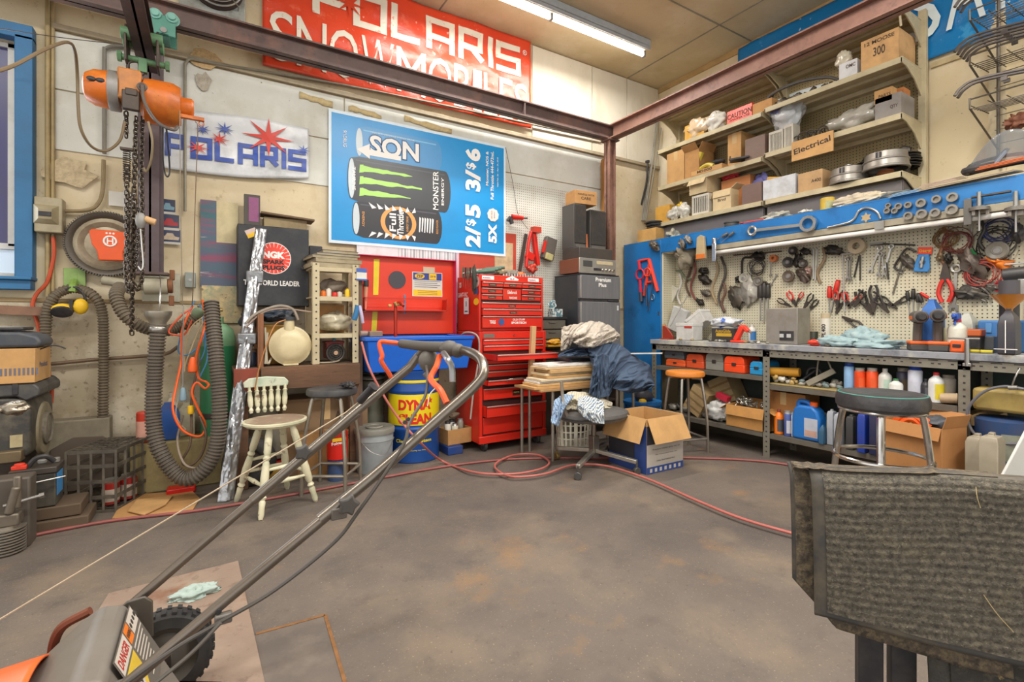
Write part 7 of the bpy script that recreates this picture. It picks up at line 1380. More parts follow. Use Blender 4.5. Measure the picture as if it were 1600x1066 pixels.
def tool(kind,label,px,py,L,rot=0,c='#c22a1c',X=TP,w_=.3,group=None):
    """hanging tool; L = length in photo pixels, rot = degrees from upright (handle down)"""
    l=s2(px,py,L,X)*(1.3 if kind in ('pliers','driver') else 1.1);Mx=F_(px,py,X,rot);cat={'pliers': 'pliers','driver': 'screwdriver','wrench': 'wrench','wheel': 'roller','coil': 'coil','rod': 'rod','clump': 'part','tube': 'tube','hammer': 'hammer','brush': 'brush','tape': 'tape','clamp': 'clamp'}[kind]
    nm={'wheel': 'hanging_roller','coil': 'wire_coil','rod': 'metal_rod','clump': 'metal_part','tube': 'hanging_tube','brush': 'shop_brush','tape': 'tape_roll','clamp': 'tool_clamp','driver': 'screwdriver'}.get(kind,kind)
    t=thing(nm,label,cat,M=Mx,group=group);hm=M(c,.4,dirt=.25)
    if kind=='pliers':
        for s in (-1,1): m=MB();m.tube([V((s*.01,l*.05,0)),V((s*l*.10,-l*.1,0)),V((s*l*.13,-l*.3,0)),V((s*l*.06,-l*.5,0))],l*.045,n=6,k=4);build('handle',m,hm,t)
        m=MB();m.prism([(-l*.09,-l*.02),(l*.09,-l*.02),(l*.10,l*.12),(l*.03,l*.45),(-l*.03,l*.45),(-l*.10,l*.12)],-.006,.006);m.cyl((0,l*.06,-.01),(0,l*.06,.01),l*.04,n=10);build('jaws',m,DARKM,t)
    elif kind=='driver':
        m=MB();m.lathe([(l*.05,0),(l*.075,l*.04),(l*.07,l*.3),(l*.05,l*.36),(l*.065,l*.4)],10,RX(-pi/2));build('handle',m,hm,t);m=MB();m.cyl((0,0,0),(0,-l*.6,0),l*.022,n=7);build('shaft',m,STEEL,t)
    elif kind=='wrench':
        m=MB();m.torus((0,l*.42,0),l*.075,l*.035,N=16,n=6);m.prism([(-l*.035,-l*.38),(l*.035,-l*.38),(l*.03,l*.36),(-l*.03,l*.36)],-.004,.004);m.prism([(-l*.09,-l*.5),(-l*.03,-l*.5),(-l*.03,-l*.43),(l*.03,-l*.43),(l*.03,-l*.5),(l*.09,-l*.5),(l*.07,-l*.36),(-l*.07,-l*.36)],-.006,.006);build('wrench_body',m,M(c,.35,.8,dirt=.3),t)
    elif kind=='wheel':
        r_=l/2;m=MB();m.lathe([(r_*.45,0),(r_*.9,0),(r_,.006),(r_,.02),(r_*.88,.026),(r_*.5,.02),(r_*.3,.026),(r_*.3,0)],24,cap=False);build('tread',m,hm,t);m=MB();m.cyl((0,0,.004),(0,0,.024),r_*.42);build('hub',m,GREYM if c != '#8a8478' else DARKM,t)
    elif kind=='coil':
        m=MB();rr=random.Random(int(px*7+py))
        for k in range(6): m.torus((rr.uniform(-.1,.1)*l,rr.uniform(-.1,.1)*l,.004*k),l*.5*rr.uniform(.75,1),.0035,(rr.uniform(-.15,.15),rr.uniform(-.15,.15),1),N=22,n=5,sx=rr.uniform(.7,1.1))
        build('loops',m,hm,t)
    elif kind=='rod': m=MB();m.cyl((0,-l/2,0),(0,l/2,0),max(.003,w_*.02));m.tube([V((0,l/2,0)),V((0,l/2+.01,.01)),V((0,l/2+.01,-.01))],.004,n=5);build('rod_body',m,hm,t)
    elif kind=='clump': m=MB();m.lump((0,0,.01),(l*w_,l/2,.03),int(px+py) % 97,.5,fr=2.8,n=18);build('part_body',m,M(c,.45,.4,dirt=.5),t)
    elif kind=='tube': m=MB();m.tube([V((0,l/2,0)),V((l*w_*.3,l*.2,.01)),V((-l*w_*.2,-l*.2,.01)),V((l*w_*.1,-l/2,0))],.012,n=8);build('tube_body',m,hm,t)
    elif kind=='tape': m=MB();m.lathe([(l*.22,0),(l*.5,0),(l*.5,.04),(l*.22,.04),(l*.22,0)],26,cap=False);build('roll',m,hm,t)
    elif kind=='clamp': m=MB();m.tube([V((l*.2,l*.5,0)),V((-l*.2,l*.5,0)),V((-l*.25,0,0)),V((-l*.2,-l*.5,0)),V((l*.2,-l*.5,0))],l*.05,n=6,k=3);build('frame',m,hm,t);m=MB();m.cyl((l*.15,-l*.6,0),(l*.15,l*.2,0),l*.035,n=8);m.cyl((l*.02,-l*.6,0),(l*.28,-l*.6,0),l*.02,n=6);build('screw',m,STEEL,t)
    elif kind=='hammer': m=MB();m.cyl((0,-l/2,0),(0,l*.4,0),l*.04);build('handle',m,hm,t);m=MB();m.box((0,l*.42,0),(l*.3,l*.1,l*.1));build('head',m,DARKM,t,bev=.003)
    elif kind=='brush': m=MB();m.bx(-l*.4,l*.4,.0,l*.12,-.01,.01);build('block',m,hm,t);m=MB();m.bx(-l*.38,l*.38,-l*.06,0,-.008,.008);build('bristles',m,DARKM,t)
    return t
K,G,S_,R_,B_='#2e2c2a','#6a645a','#a8a49c','#d0281c','#5a4a3c'
TL=[
 ('clump','pair of spark plugs hung on the corner of the blue fascia',1023,383,20,50,G,FX-.02),('clump','dark socket cluster hung at the left of the blue fascia',1067,382,16,20,G,FX-.02),('clump','chrome socket cluster on the left of the fascia beside the yellowed bag',1076,375,15,40,'#8a8680',FX-.02),
 ('driver','short air chisel bit lying on the blue fascia',1128,370,22,-70,G,FX-.02),('driver','grey chisel bit right of the first on the blue fascia',1139,369,20,-60,G,FX-.02),
 ('tube','white plastic tube hanging in front of the tool pouch',1062,452,44,0,'#c4c0b8'),('tube','red-brown rubber tube hanging left of the black pipe clamps',1083,435,62,3,'#7a4038'),('tube','thin brown tube hanging beside the red-brown tube',1076,430,60,0,'#5a4438'),('tube','pale green tube end under the tool pouch',1068,430,30,60,'#6f7a62'),
 ('tube','thick tan radiator hose hanging from the steel punch',1117,438,68,2,'#a08a68'),('tube','long dark grey hose hanging right of the tan hose',1128,445,80,2,'#4a4640'),('tube','short rusty pipe below the dark grey hose',1131,465,40,0,'#6a4a3c'),
 ('clump','black pipe clamp upper left on the pegboard',1101,423,16,80,K),('clump','black pipe clamp lower left on the pegboard',1102,437,22,60,K),('clump','grey brass elbow left of the tan hose',1104,458,16,70,G),('clump','rubber elbow just above the white box',1095,472,14,60,K),
 ('coil','black wire coil hanging beside the bent black bracket',1184,418,24,0,K),('clamp','bent black bracket hanging on the pegboard',1168,422,34,0,K),('wheel','grey slotted pulley on the pegboard',1163,435,14,0,'#a09c90'),('wheel','grey ring flange right of the slotted pulley',1186,440,14,0,G),('clump','small black cone fitting left of the slotted pulley',1153,437,10,0,K),('clump','black valve block under the strip light',1186,400,20,80,K),
 ('rod','rusty flat bar fixed under the strip light',1183,396,70,88,'#5a4438'),('wrench','small steel wrench left of the rubber wheels',1204,420,22,0,S_),('wrench','second small steel wrench leaning right',1209,438,18,-30,S_),
 ('clump','oily carburettor and chain hanging mid pegboard',1150,464,36,25,'#4a463e'),('clump','clear packet of steel fittings on the pegboard',1172,455,40,0,'#a8a49a'),('tape','orange tape scrap beneath the strip light',1211,404,10,0,'#b8642c'),
 ('driver','black screwdriver, left of the three above the steel box',1188,466,46,0,K),('driver','black screwdriver, middle of the three above the steel box',1194,465,48,0,K),('driver','black screwdriver, right of the three above the steel box',1200,466,44,0,K),
 ('wheel','rubber wheel, topmost of the left column of three',1240,392,12,0,K),('wheel','rubber wheel, middle of the left column of three',1232,410,15,0,K),('wheel','rubber wheel with pale hub, lowest of the left column',1233,432,17,0,'#5a4c40'),
 ('clump','oily round fitting right of the rubber wheels',1248,408,22,0,K),('wheel','dark roller hanging right of the rubber wheels',1256,412,12,0,'#4a443c'),('clump','rusty black caliper on the pegboard',1256,430,24,40,'#4a4038'),('clump','black tool above the chrome bars',1260,393,16,60,K),
 ('rod','left chrome bar of the pair beside the tan strap',1271,413,42,0,'#c8c8c4'),('rod','right chrome bar of the pair beside the tan strap',1275,414,44,-3,'#b8b8b4'),('tube','tan canvas strap looped right of the chrome bars',1283,415,50,-6,'#8a7458'),('clump','pink and steel fittings behind the chrome bars',1264,425,16,0,'#a8887c'),
 ('clump','black air hammer under the strip light',1304,391,24,75,K),('tape','roll of masking tape under the strip light',1341,385,22,0,'#b8a484'),('rod','long T-handle rod hanging in the middle of the pegboard',1318,440,86,2,S_),('rod','flat top of the T-handle rod',1321,397,20,90,S_),
 ('wrench','steel wrench, left of the pair right of the T-handle',1324,420,32,0,S_),('wrench','steel wrench, right of the pair right of the T-handle',1328,420,34,0,'#8a867e'),('rod','thin black pin right of the wrench pair',1338,418,28,-12,K),('rod','longer thin black pin right of the first pin',1344,420,34,0,K),
 ('wrench','long pale wrench slanting in the wrench group',1368,405,38,-20,'#c0bcb4'),('wrench','steel wrench second from the left of the wrench group',1374,413,34,-4,S_),('wrench','steel wrench in the middle of the wrench group',1380,414,34,5,S_),('wrench','chrome wrench slanting at the right of the wrench group',1388,402,36,-14,'#c4c4c0'),('rod','dark pin below the slanting chrome wrench',1387,425,22,5,K),
 ('brush','clear and steel scraper above the wrench group',1370,382,20,0,'#8a8a84'),('rod','black flat bar under the strip light right of the scraper',1402,382,42,80,K),('rod','long thin dark feeler hanging right of the wrenches',1403,432,50,-14,'#6a6458'),('clamp','dark spring puller right of the wrenches',1414,406,30,-30,K),('clump','tangle of steel springs right of the wrenches',1420,410,24,40,'#6a645c'),
 ('pliers','red handled pliers, leftmost on the lower row',1238,468,22,210,R_),('pliers','short red handled pliers right of the leftmost',1249,466,16,150,R_),('pliers','black pliers at the left above the steel box',1226,474,20,240,K),('pliers','black snips above the right of the steel box',1262,472,22,150,K),('pliers','small black nippers above the steel box',1270,478,18,140,K),
 ('driver','left upright red handled driver',1296,466,36,0,R_),('driver','right upright red handled driver, taller',1305,458,40,-12,R_),('pliers','red handled pliers under the two red drivers',1307,468,22,190,R_),('pliers','black handled pliers right of the red drivers',1313,474,30,160,K),
 ('pliers','red handled pliers in the middle of the lower row',1323,470,22,200,R_),('pliers','short red handled cutters right of the middle pliers',1335,471,20,130,'#c8382c'),('pliers','black handled pliers opening left in the lower row',1342,468,24,150,K),('pliers','long black handled pliers slanting down right',1352,474,36,210,K),
 ('pliers','broad black grips hung tall in the lower row',1365,468,34,180,K),('pliers','black pliers slanting beside the broad grips',1376,474,32,215,K),('pliers','small black pliers right of the slanting pair',1389,474,24,230,K),('pliers','black curved snips at the right of the lower row',1407,471,22,120,K),('pliers','grey multigrip pliers low under the lower row',1330,502,26,60,'#44403c'),
 ('driver','black handled driver, first right of the curved snips',1419,470,30,5,K),('driver','black handled driver, second right of the curved snips',1427,468,32,0,K),('driver','black handled driver, third right of the curved snips',1434,473,28,0,K),('driver','black handled driver, fourth and slanting',1441,473,30,20,K),('driver','thick red handled driver slanting over the drills',1451,466,26,50,R_),
 ('coil','tangle of brown and yellow wires under the strip light',1478,372,30,0,'#7a5a2c'),('coil','dark red wire loop right of the brown wires',1498,378,36,0,'#6a2c24'),('tube','brown leather lead with a black clip',1474,385,54,0,'#8a5a3c'),('clump','brass crown fitting above the red lineman pliers',1470,402,14,0,'#8a7458'),('clump','small black connector beside the brass crown',1483,404,16,0,K),
 ('pliers','big red handled lineman pliers on the right of the pegboard',1477,440,50,0,R_),('wrench','long chrome breaker bar right of the lineman pliers',1492,450,66,-3,S_),('pliers','green handled pliers hanging upside down',1514,420,46,180,'#2f7a44'),('rod','long pale rod slanting in front of the green pliers',1515,392,76,-4,'#b8b4ac'),('clump','jumble of grey wire behind the green pliers',1520,412,44,30,'#5a5048'),('coil','thin red wire loops around the green pliers',1535,425,40,0,'#a8443c'),
 ('clump','grey rubber-handled cutter lying level under the green pliers',1514,458,32,85,'#55524c'),('pliers','thin pliers pointing down right beside the cutter',1528,450,36,30,G),('coil','blue and black cable roll under the right end of the light',1560,360,36,0,'#2c3460'),('coil','large black cable loop under the blue roll',1556,380,44,0,K),('wheel','grey recoil pulley above the orange sprocket',1559,392,26,0,'#7a7468'),
 ('clump','orange chain sharpener plate on the right of the pegboard',1562,411,30,60,'#e07820'),('clump','grey rubber boot left of the black plug box',1553,448,20,60,'#6a645c'),('coil','bright red wires right of the rubber boot',1567,446,18,0,'#b8303c'),('tube','black handled spring hook under the strip light',1534,368,40,2,K),('rod','chrome extension bar at the right edge',1590,412,30,90,'#b8b8b4'),('clump','dark grey plate hanging top right under the light',1592,365,28,0,'#4c4c4c')]
for a in TL:
    kind,lb,px,py,L,rot,c=a[:7];tool(kind,lb,px,py,L,rot,c,a[7] if len(a)>7 else TP-.03*((len(lb) % 3)/3))
# bigger hung things
t=thing('spark_plug_packet','blue blister packet with a spark plug and red header','packet',M=F_(1443,408,rot=-8));m=MB();m.prism([(-.045,-.08),(.045,-.08),(.05,-.05),(.032,.05),(-.032,.05),(-.05,-.05)],0,.02);build('blister',m,M('#2f7fc0',.2,dirt=.1,coat=.5),t,bev=.006)
m=MB();m.bx(-.042,.042,.05,.10,.002,.006);m.m=1;m.text('CHAMP',.07,.018,T(0,.072,.0065),.02);build('header_card',m,[REDL,YEL],t);m=MB();m.cyl((0,-.05,.024),(0,.03,.024),.012);m.cyl((0,-.02,.024),(0,.0,.024),.018,n=6);build('spark_plug',m,STEEL,t)
m=MB();m.M=F_(1062,400,FX-.0);m.lump((0,0,-.08),(.10,.13,.09),6,.3,fr=1.8);solo('tool_pouch','grey leather pouch hanging at the left of the pegboard','pouch',m,M('#8f8672',.8,dirt=.4))
m=MB();m.M=F_(1095,386,FX-.03);m.prism([(-.055,-.12),(.06,-.12),(.04,.10),(.0,.12),(-.04,.10)],-.02,.01);m.m=1;m.bx(-.05,.055,-.12,-.07,.01,.015);solo('plastic_bag','yellowed clear bag with an orange base hung over the blue fascia','bag',m,[M('#b5a27c',.3,dirt=.3,coat=.4),M('#d0702c',.4,dirt=.2)],bev=.008)
m=MB();m.M=F_(1116,388,FX-.04);m.bx(-.022,.022,-.13,.05,-.01,.01);m.cyl((0,.03,-.01),(0,.10,.0),.02);solo('steel_clamp','chrome steel clamp hooked over the blue fascia','clamp',m,CHROME,bev=.004)
m=MB();m.M=F_(1037,430,4.30);m.bx(-.03,.03,-.12,.11,-.03,.03);m.m=1;m.bx(-.02,.02,-.18,-.12,-.02,.02);solo('grease_tube','yellow-green tube with a red nozzle at the left end of the pegboard','tube',m,[M('#c0b888',.5,dirt=.3),M('#c04030',.5)],bev=.012)
t=thing('hacksaw_set','red A-shaped puller and red tube cutter hanging on the blue cabinet side','tool',M=F_(1008,428,FX-.012)@SC(1.3));m=MB()
m.tube([V((-.08,.12,0)),V((.045,.125,0))],.010,k=1);m.tube([V((.045,.12,0)),V((.14,-.16,0))],.016,k=1);m.tube([V((.05,.08,0)),V((-.01,-.19,0))],.014,k=1);m.tube([V((.01,-.08,.0)),V((.11,-.07,0))],.010,k=1);m.torus((.035,.01,.01),.035,.007);build('red_puller',m,REDL,t)
m=MB();m.tube([V((-.065,.12,.01)),V((-.05,.04,.01))],.014,k=1);m.torus((-.05,-.0,.01),.045,.008);m.tube([V((-.05,-.05,.01)),V((-.04,-.17,.01))],.013,k=1);build('red_cutter',m,M('#c8203c',.4,dirt=.2),t);m=MB();m.cyl((-.04,-.16,.01),(-.035,-.24,.01),.018);m.cyl((.02,-.1,.015),(.03,-.28,.015),.007);m.tube([V((.05,.0,.01)),V((.09,-.1,.01)),V((.04,-.33,.01))],.005);build('dark_grips',m,M('#3c3c4c',.4,dirt=.2),t)
# fascia tools
t=thing('ring_spanner','giant chrome ring spanner lying along the blue fascia','wrench',M=F_(1265,350,FX-.015));m=MB();l=s2(1265,350,11,FX);m.lathe([(l*.75,0),(l*1.15,0),(l*1.2,.01),(l*1.15,.035),(l*.75,.035),(l*.75,0)],12,cap=False);build('ring_head',m,CHROME,t);m=MB();e=F_(1265,350,FX-.015).inverted()@P(1180,360,X=FX-.03);m.beam((-l*1.1,0,.015),e,.025,.012,(0,0,1));m.torus(e+V((-.03,0,0)),.035,.012);build('handle',m,M('#b8b4aa',.3,.8,dirt=.2),t)
m=MB();m.tube([P(x,y,X=FX-.012) for x,y in ((1293,356),(1330,346),(1342,330),(1355,325),(1370,331),(1376,342))],.008);m.box(tuple(P(1374,352,X=FX-.012)),(.01,.06,.06));solo('curved_rod','hooked steel rod with a flat plate on the blue fascia','rod',m,M('#a8a69e',.35,.7,dirt=.3))
m=MB();m.star((0,0),.04,.022,6,0,F_(1353,340,FX-.004));solo('metal_badge','small star-shaped tan tag stuck on the blue fascia','badge',m,M('#b09a74',.6),flat=True)
g='sockets stuck on the blue fascia'
for i,(px,py,s) in enumerate(((1388,330,8),(1400,330,8),(1390,322,7),(1406,323,9),(1421,321,9),(1441,318,12),(1421,338,11),(1442,335,13),(1463,333,12),(1465,312,11),(1490,309,13),(1489,328,14))):
    l=s2(px,py,s*.56,FX);t=thing('socket','steel socket stuck upright on the right part of the blue fascia','socket',M=F_(px,py,FX-.001),group=g);m=MB();m.lathe([(l*.95,0),(l,.004),(l,.03),(l*.6,.03),(l*.6,.012),(0,.012)],18,cap=False);build('socket_body',m,M('#9a948a',.35,.7,dirt=.3),t)
for i,px in enumerate((1530,1587)):
    t=thing('bearing_puller',['clawed bearing puller hanging at the left of the two on the fascia','clawed bearing puller nearer the right edge of the fascia'][i],'puller',M=F_(px,322,FX-.03));m=MB();m.cyl((0,-.03,.0),(0,.09,.0),.012);m.cyl((0,-.03,.0),(0,-.16,0),.006);build('spindle',m,STEEL,t);m=MB();m.lathe([(.05,-.02),(.052,0),(.03,.01),(0,.012)],20,T(0,-.01,0)@RX(-pi/2),cap=False)
    for k in range(3): a=k*2.1;m.bx(-.008,.008,-.05,0,-.004,.004,T(.04*cos(a),-.01,.03*sin(a)))
    build('claw_plate',m,M('#8a847a',.4,.6,dirt=.4),t)
m=MB();m.M=F_(1512,330,FX-.02);m.bx(-.02,.02,-.09,.08,-.005,.005);solo('flat_bracket','flat steel bracket strapped over the fascia and strip light','bracket',m,M('#6a6864',.4,.5,dirt=.3),bev=.002)
m=MB();m.cyl(P(1518,309,X=FX-.03),P(1580,299,X=FX-.03),.008);solo('pivot_rod','thin rusty rod running between the two bearing pullers','rod',m,DARKM)
# on top of the fascia
ZT=2.043
def tt(px,X=4.30): return P(px,0,X=X).y
t=bottle('coffee_tin','yellow patterned tin standing on the blue cabinet top','tin',(4.33,tt(1293,4.33),ZT),.125,.052,M('#c8a840',.4,dirt=.3),None,'can',lab=M('#a8a878',.5,dirt=.3,scale=30))
for i,(px,rx,h_,c_,lb) in enumerate(((1345,.22,.06,'#c4b69c','creased grey-cream plastic sheet behind the yellow tin'),(1213,.12,.05,'#b0ac9c','crumpled clear film in the middle of the blue cabinet top'),(1053,.07,.06,'#a09c8a','grey crumpled bag at the left end of the blue cabinet top'),(1260,.06,.03,'#c8c4b8','scatter of small white fittings left of the yellow tin'))):
    m=MB();m.lump((4.34,tt(px,4.34),ZT+h_*.6),(.07,rx,h_),80+i,.5,fr=2.2,flat=ZT);solo('plastic_sheet',lb,'sheet',m,M(c_,.35,dirt=.3,coat=.2),flat=i==0)
m=MB();y=tt(1143,4.36);m.lathe([(.06,0),(.065,.01),(.062,.05),(.07,.055),(.07,.065),(0,.065)],24,T(4.36,y,ZT));solo('dark_pot','dark round pot on the blue cabinet top','pot',m,M('#4a4844',.5,dirt=.3))
m=MB();m.cyl((4.30,tt(1158),ZT+.02),(4.30,tt(1195),ZT+.02),.012);m.torus((4.3,tt(1160),ZT+.022),.02,.006);solo('red_bar','red handled bar lying on the blue cabinet top','bar',m,M('#b0403c',.5,dirt=.3))
t=carton('cardboard_carton','orange-tan square carton in the corner at the left end of the blue cabinet top',(4.44,4.02,ZT),.28,.24,.16,-pi/2,M('#c89a58',.8,dirt=.3),tape=False)
g='grey pulleys stacked on the corner carton'
for k in range(3): m=MB();m.lathe([(.10,0),(.12,.012),(.10,.026),(.04,.028),(.04,0)],30,T(4.44-.01*k,3.97+.01*k,ZT+.163+.031*k),cap=False);solo('pulley_wheel','grey disc wheel stacked on the corner carton','pulley',m,M('#5c5c5c',.4,.5,dirt=.3),group=g)
for i,(pxa,pxb,zz,lift,c_,lb) in enumerate(((1395,1445,0,.04,'#8fb4d4','pale blue printed leaflet on the right of the blue cabinet top'),(1440,1500,.035,.10,'#c0a698','pinkish-brown paperwork stack behind the visor'),(1440,1590,.012,.02,'#bfae92','long tan manila folder under the visor'),(1530,1610,.075,.03,'#d87848','orange folder at the right end under the visor'))):
    ya,yb=tt(pxa,4.26),tt(pxb,4.26);m=MB();r=random.Random(i)
    m.M=T(4.30,(ya+yb)/2,ZT+zz+.012)@RX(-.04)@RY(-lift-.12)
    for k in range(3 if i != 2 else 2): m.bx(-.12+.01*k,.12,-(ya-yb)/2+.01*k,(ya-yb)/2-.008*k,k*.008,k*.008+.004)
    if i==0: m.m=1;m.text('BALBOA MARINE',(ya-yb)*.6,.02,T(0,0,.026)@RZ(-pi/2));
    solo('paperwork',lb,'paper',m,[M(c_,.7,dirt=.2),INKW])
t=thing('face_shield','scratched clear face shield with a black rim lying on the papers','visor',tuple(P(1545,262,X=4.30)));c=P(1538,268,X=4.33);c.z=ZT+.10
ya=tt(1502,4.25);yb=ya-.46;ym=(ya+yb)/2
def shf(u,v): a=pi*u;return V((4.30-.13*sin(a)*(.4+.6*v)+.06,ya+(yb-ya)*u,ZT+.10+.17*sin(a)*v+.02*v))
m=MB();m.grid(shf,24,8);build('clear_shield',m,M('#8a949a',.1,dirt=.2,alpha=.45,coat=1),t,world=True,solid=.002)
m=MB();m.tube([shf(k/12,0)+V((0,0,-.005)) for k in range(13)],.018,n=8,k=2);m.tube([V((4.36,ya+.0,ZT+.10)),V((4.36,ya-.03,ZT+.15)),V((4.36,ym,ZT+.16)),V((4.36,yb,ZT+.10))],.012,n=8);m.tube([shf(.0,0),V((4.24,ya-.03,ZT+.09)),V((4.25,ya-.16,ZT+.095))],.022);build('black_rim',m,BLACK,t,world=True)
m=MB();m.beam((4.25,ya-.16,ZT+.095),(4.3,ya-.21,ZT+.19),.03,.02);build('side_clip',m,M('#6a7480',.4),t,world=True,bev=.004)
m=MB();m.lump((4.55,tt(1592,4.55),ZT+.42),(.05,.07,.05),7,.5,fr=3);solo('rusty_fitting','rusty brown fitting on the wall rack right of the face shield','part',m,M('#7a4a34',.6,.3,dirt=.4))
# ---------------------------------------------------------------- on the bench top
ZB=BZT+.002
def bt(px,X=4.1): return (X,P(px,0,X=X).y,ZB)
def hgt(px,py,X,zb=ZB): return P(px,py,X=X).z-zb
c=bt(1043,4.12);t=thing('red_bracket','worn red angle bracket at the left end of the bench top','bracket',c);m=MB();m.prism([(-.06,0),(.08,0),(.08,.03),(.0,.12),(-.03,.14),(-.06,.14)],-.01,.01,FR_R);m.bx(-.06,.06,-.06,.06,0,.01);build('bracket_body',m,M('#a83a2c',.5,.2,dirt=.4),t,bev=.004)
m=MB();y=bt(1033)[1];m.bx(4.13,4.16,y-.015,y+.015,ZB,ZB+.16);solo('wood_batten','short pale wood batten standing at the left end of the bench','batten',m,PINE)
def whitebox(label,px,py,X,w_,d_,h,rot,lid=None):
    p=P(px,py,X=X);t=thing('white_box',label,'box',M=T(p)@RZ(-pi/2)@rot);m=MB();m.bx(-w_/2,w_/2,-d_/2,d_/2,0,h);build('box_body',m,M('#c9c7c2',.6,dirt=.3),t,bev=.004)
    m=MB();m.bx(-w_/2-.004,w_/2+.004,-d_/2-.004,d_/2+.004,h-.03,h+.002);build('box_lid',m,M('#d0cec8',.6,dirt=.25),t,bev=.003);return t
t=whitebox('white cardboard box with a red label standing on the bench',1077,0,4.10,.20,.15,.17,Matrix.Identity(4));t.location=(4.12,P(1077,0,X=4.12).y,ZB);m=MB();m.bx(.0,.09,-.0775,-.0765,.12,.15);build('red_label',m,M('#b8382c',.5),t)
t=whitebox('white lidded box tipped on its edge behind the red-labelled box',1098,525,4.28,.20,.16,.14,RY(-.6));t.location=(4.30,P(1103,0,X=4.30).y+.03,ZB+.14)
m=MB();m.M=F_(1058,500,4.30)@RZ(-.35);m.bx(-.10,.10,-.13,.13,-.06,.0);solo('white_carton','open white carton leaning against the pegboard at the left','box',m,M('#c2c2be',.6,dirt=.3),bev=.006)
m=MB();m.M=F_(1047,460,4.38)@RZ(-.5);m.bx(-.07,.07,-.13,.10,-.02,.0);solo('clipboard','dirty white card hanging crooked behind the grease tube','card',m,M('#b8b4a4',.7,dirt=.4),bev=.003)
m=MB();m.cyl(P(1047,510,X=4.1),P(1074,462,X=4.3),.006);solo('thin_stick','thin grey stick leaning across the white carton','rod',m,GREYM)
m=MB();m.lump((4.22,P(1133,0,X=4.22).y,ZB+.18),(.09,.16,.05),91,.35,fr=2);m.bx(4.16,4.28,P(1148,0,X=4.2).y,P(1116,0,X=4.2).y,ZB+.0,ZB+.13);solo('wipes_packet','blue and white packet lying across boxes on the bench','packet',m,surf('#d0d2d4',[('#2c5ab0',7,.5,.53,.95)],bump=0,rough=.4))
m=MB();y0,y1=bt(1114,4.08)[1],bt(1150,4.08)[1];m.bx(4.06,4.15,y1,y0,ZB,ZB+.125);m.m=1;m.bx(4.058,4.06,y1+.03,y0-.05,ZB+.05,ZB+.08);m.text('AutoGlide',.16,.03,T(4.0585,(y0+y1)/2,ZB+.1)@FR_R);solo('parts_display','dark display box with yellow print behind the red vise','box',m,[M('#3c3a38',.4,dirt=.3),M('#c8a030',.5)],bev=.003)
c=bt(1158,4.04);t=thing('bench_vise','small red bench vise clamp on the bench edge','vise',c);m=MB();m.bx(-.03,.04,-.05,.09,0,.02);m.beam((0,.05,.02),(0,-.02,.15),.05,.04);m.beam((0,-.02,.15),(0,-.07,.10),.04,.03);build('vise_body',m,REDL,t,bev=.005);m=MB();m.cyl((0,-.10,.09),(0,.03,.17),.009);m.cyl((-.03,.04,.16),(.03,.04,.16),.02);build('screw',m,STEEL,t)
bottle('glue_bottle','small white glue bottle with a blue label on the bench','bottle',bt(1175,4.2),.16,.035,M('#d8d4cc',.4,dirt=.2),M('#c8c4bc',.5),'round',lab=M('#3a7ab8',.5))
g='small parts scattered on the bench top'
r=random.Random(21)
for k in range(26): px=r.choice((r.uniform(1060,1195),r.uniform(1095,1200),r.uniform(1270,1420)));X=r.uniform(4.0,4.07);y=P(px,0,X=X).y;m=MB();m.lump((X,y,ZB+.008),(.018,.02,.012),k,.4,n=10,flat=ZB);solo('metal_part','small metal part scattered along the front of the bench top','part',m,M(r.choice(('#8a857a','#5a5650','#c4c0b4','#4a4844','#a08a5c')),.5,.3,dirt=.3),group=g)
y0,y1=bt(1197,4.12)[1],bt(1246,4.12)[1];h_=hgt(1220,482,4.12);t=thing('steel_junction_box','plain steel box with a dark socket panel on the bench','box',(4.2,(y0+y1)/2,ZB));m=MB();m.bx(4.12,4.32,y1,y0,ZB,ZB+h_);build('box_body',m,M('#9c978e',.45,.5,dirt=.3),t,world=True,bev=.004);m=MB();m.bx(4.114,4.12,y1+.03,y0-.12,ZB+.03,ZB+.11);m.m=1
for k in (0,1): m.bx(4.112,4.114,y1+.05+k*.06,y1+.085+k*.06,ZB+.055,ZB+.085)
build('socket_panel',m,[BLACK,M('#b8b8b4',.5)],t,world=True)
t=bottle('caulk_tube','tall cream caulk cartridge standing on the bench','cartridge',bt(1290,4.08),.255,.032,M('#c4beb0',.5,dirt=.3),M('#b8a888',.5),'can',neck=1.2);m=MB();m.text('PL400',.10,.03,T(-.033,0,.12)@FR_R@RZ(pi/2),.02);build('lettering',m,INK,t,flat=True)
m=MB();c=bt(1272,4.12);m.cyl((c[0],c[1],ZB),(c[0],c[1],ZB+.11),.03);solo('glass_jar','small dark jar between the steel box and the cream cartridge','jar',m,M('#3a4034',.2,dirt=.3));m=MB();c=bt(1273,4.05);m.lump((c[0],c[1],ZB+.025),(.03,.05,.025),5,.4,flat=ZB);solo('red_clamp','small red plastic clamp in front of the dark jar','clamp',m,REDL)
RAG=surf('#94aaac',[('#6f8a90',7,.5,.65,.6),('#b8c8c4',10,.5,.65,.6)],bump=.3)
for i,(px,X,r_,h_,lb) in enumerate(((1310,4.06,.12,.07,'blue-green shop rag at the left of the rag heap'),(1347,4.14,.13,.13,'tallest blue-green shop rag in the middle of the heap'),(1375,4.06,.15,.06,'flat blue-green shop rag at the right of the heap'))): c=bt(px,X);m=MB();m.lump((c[0],c[1],ZB+h_*.5),(.07,r_*1.1,h_*.7),70+i,.36,fr=1.8,n=44,flat=ZB);solo('shop_rag',lb,'rag',m,RAG)
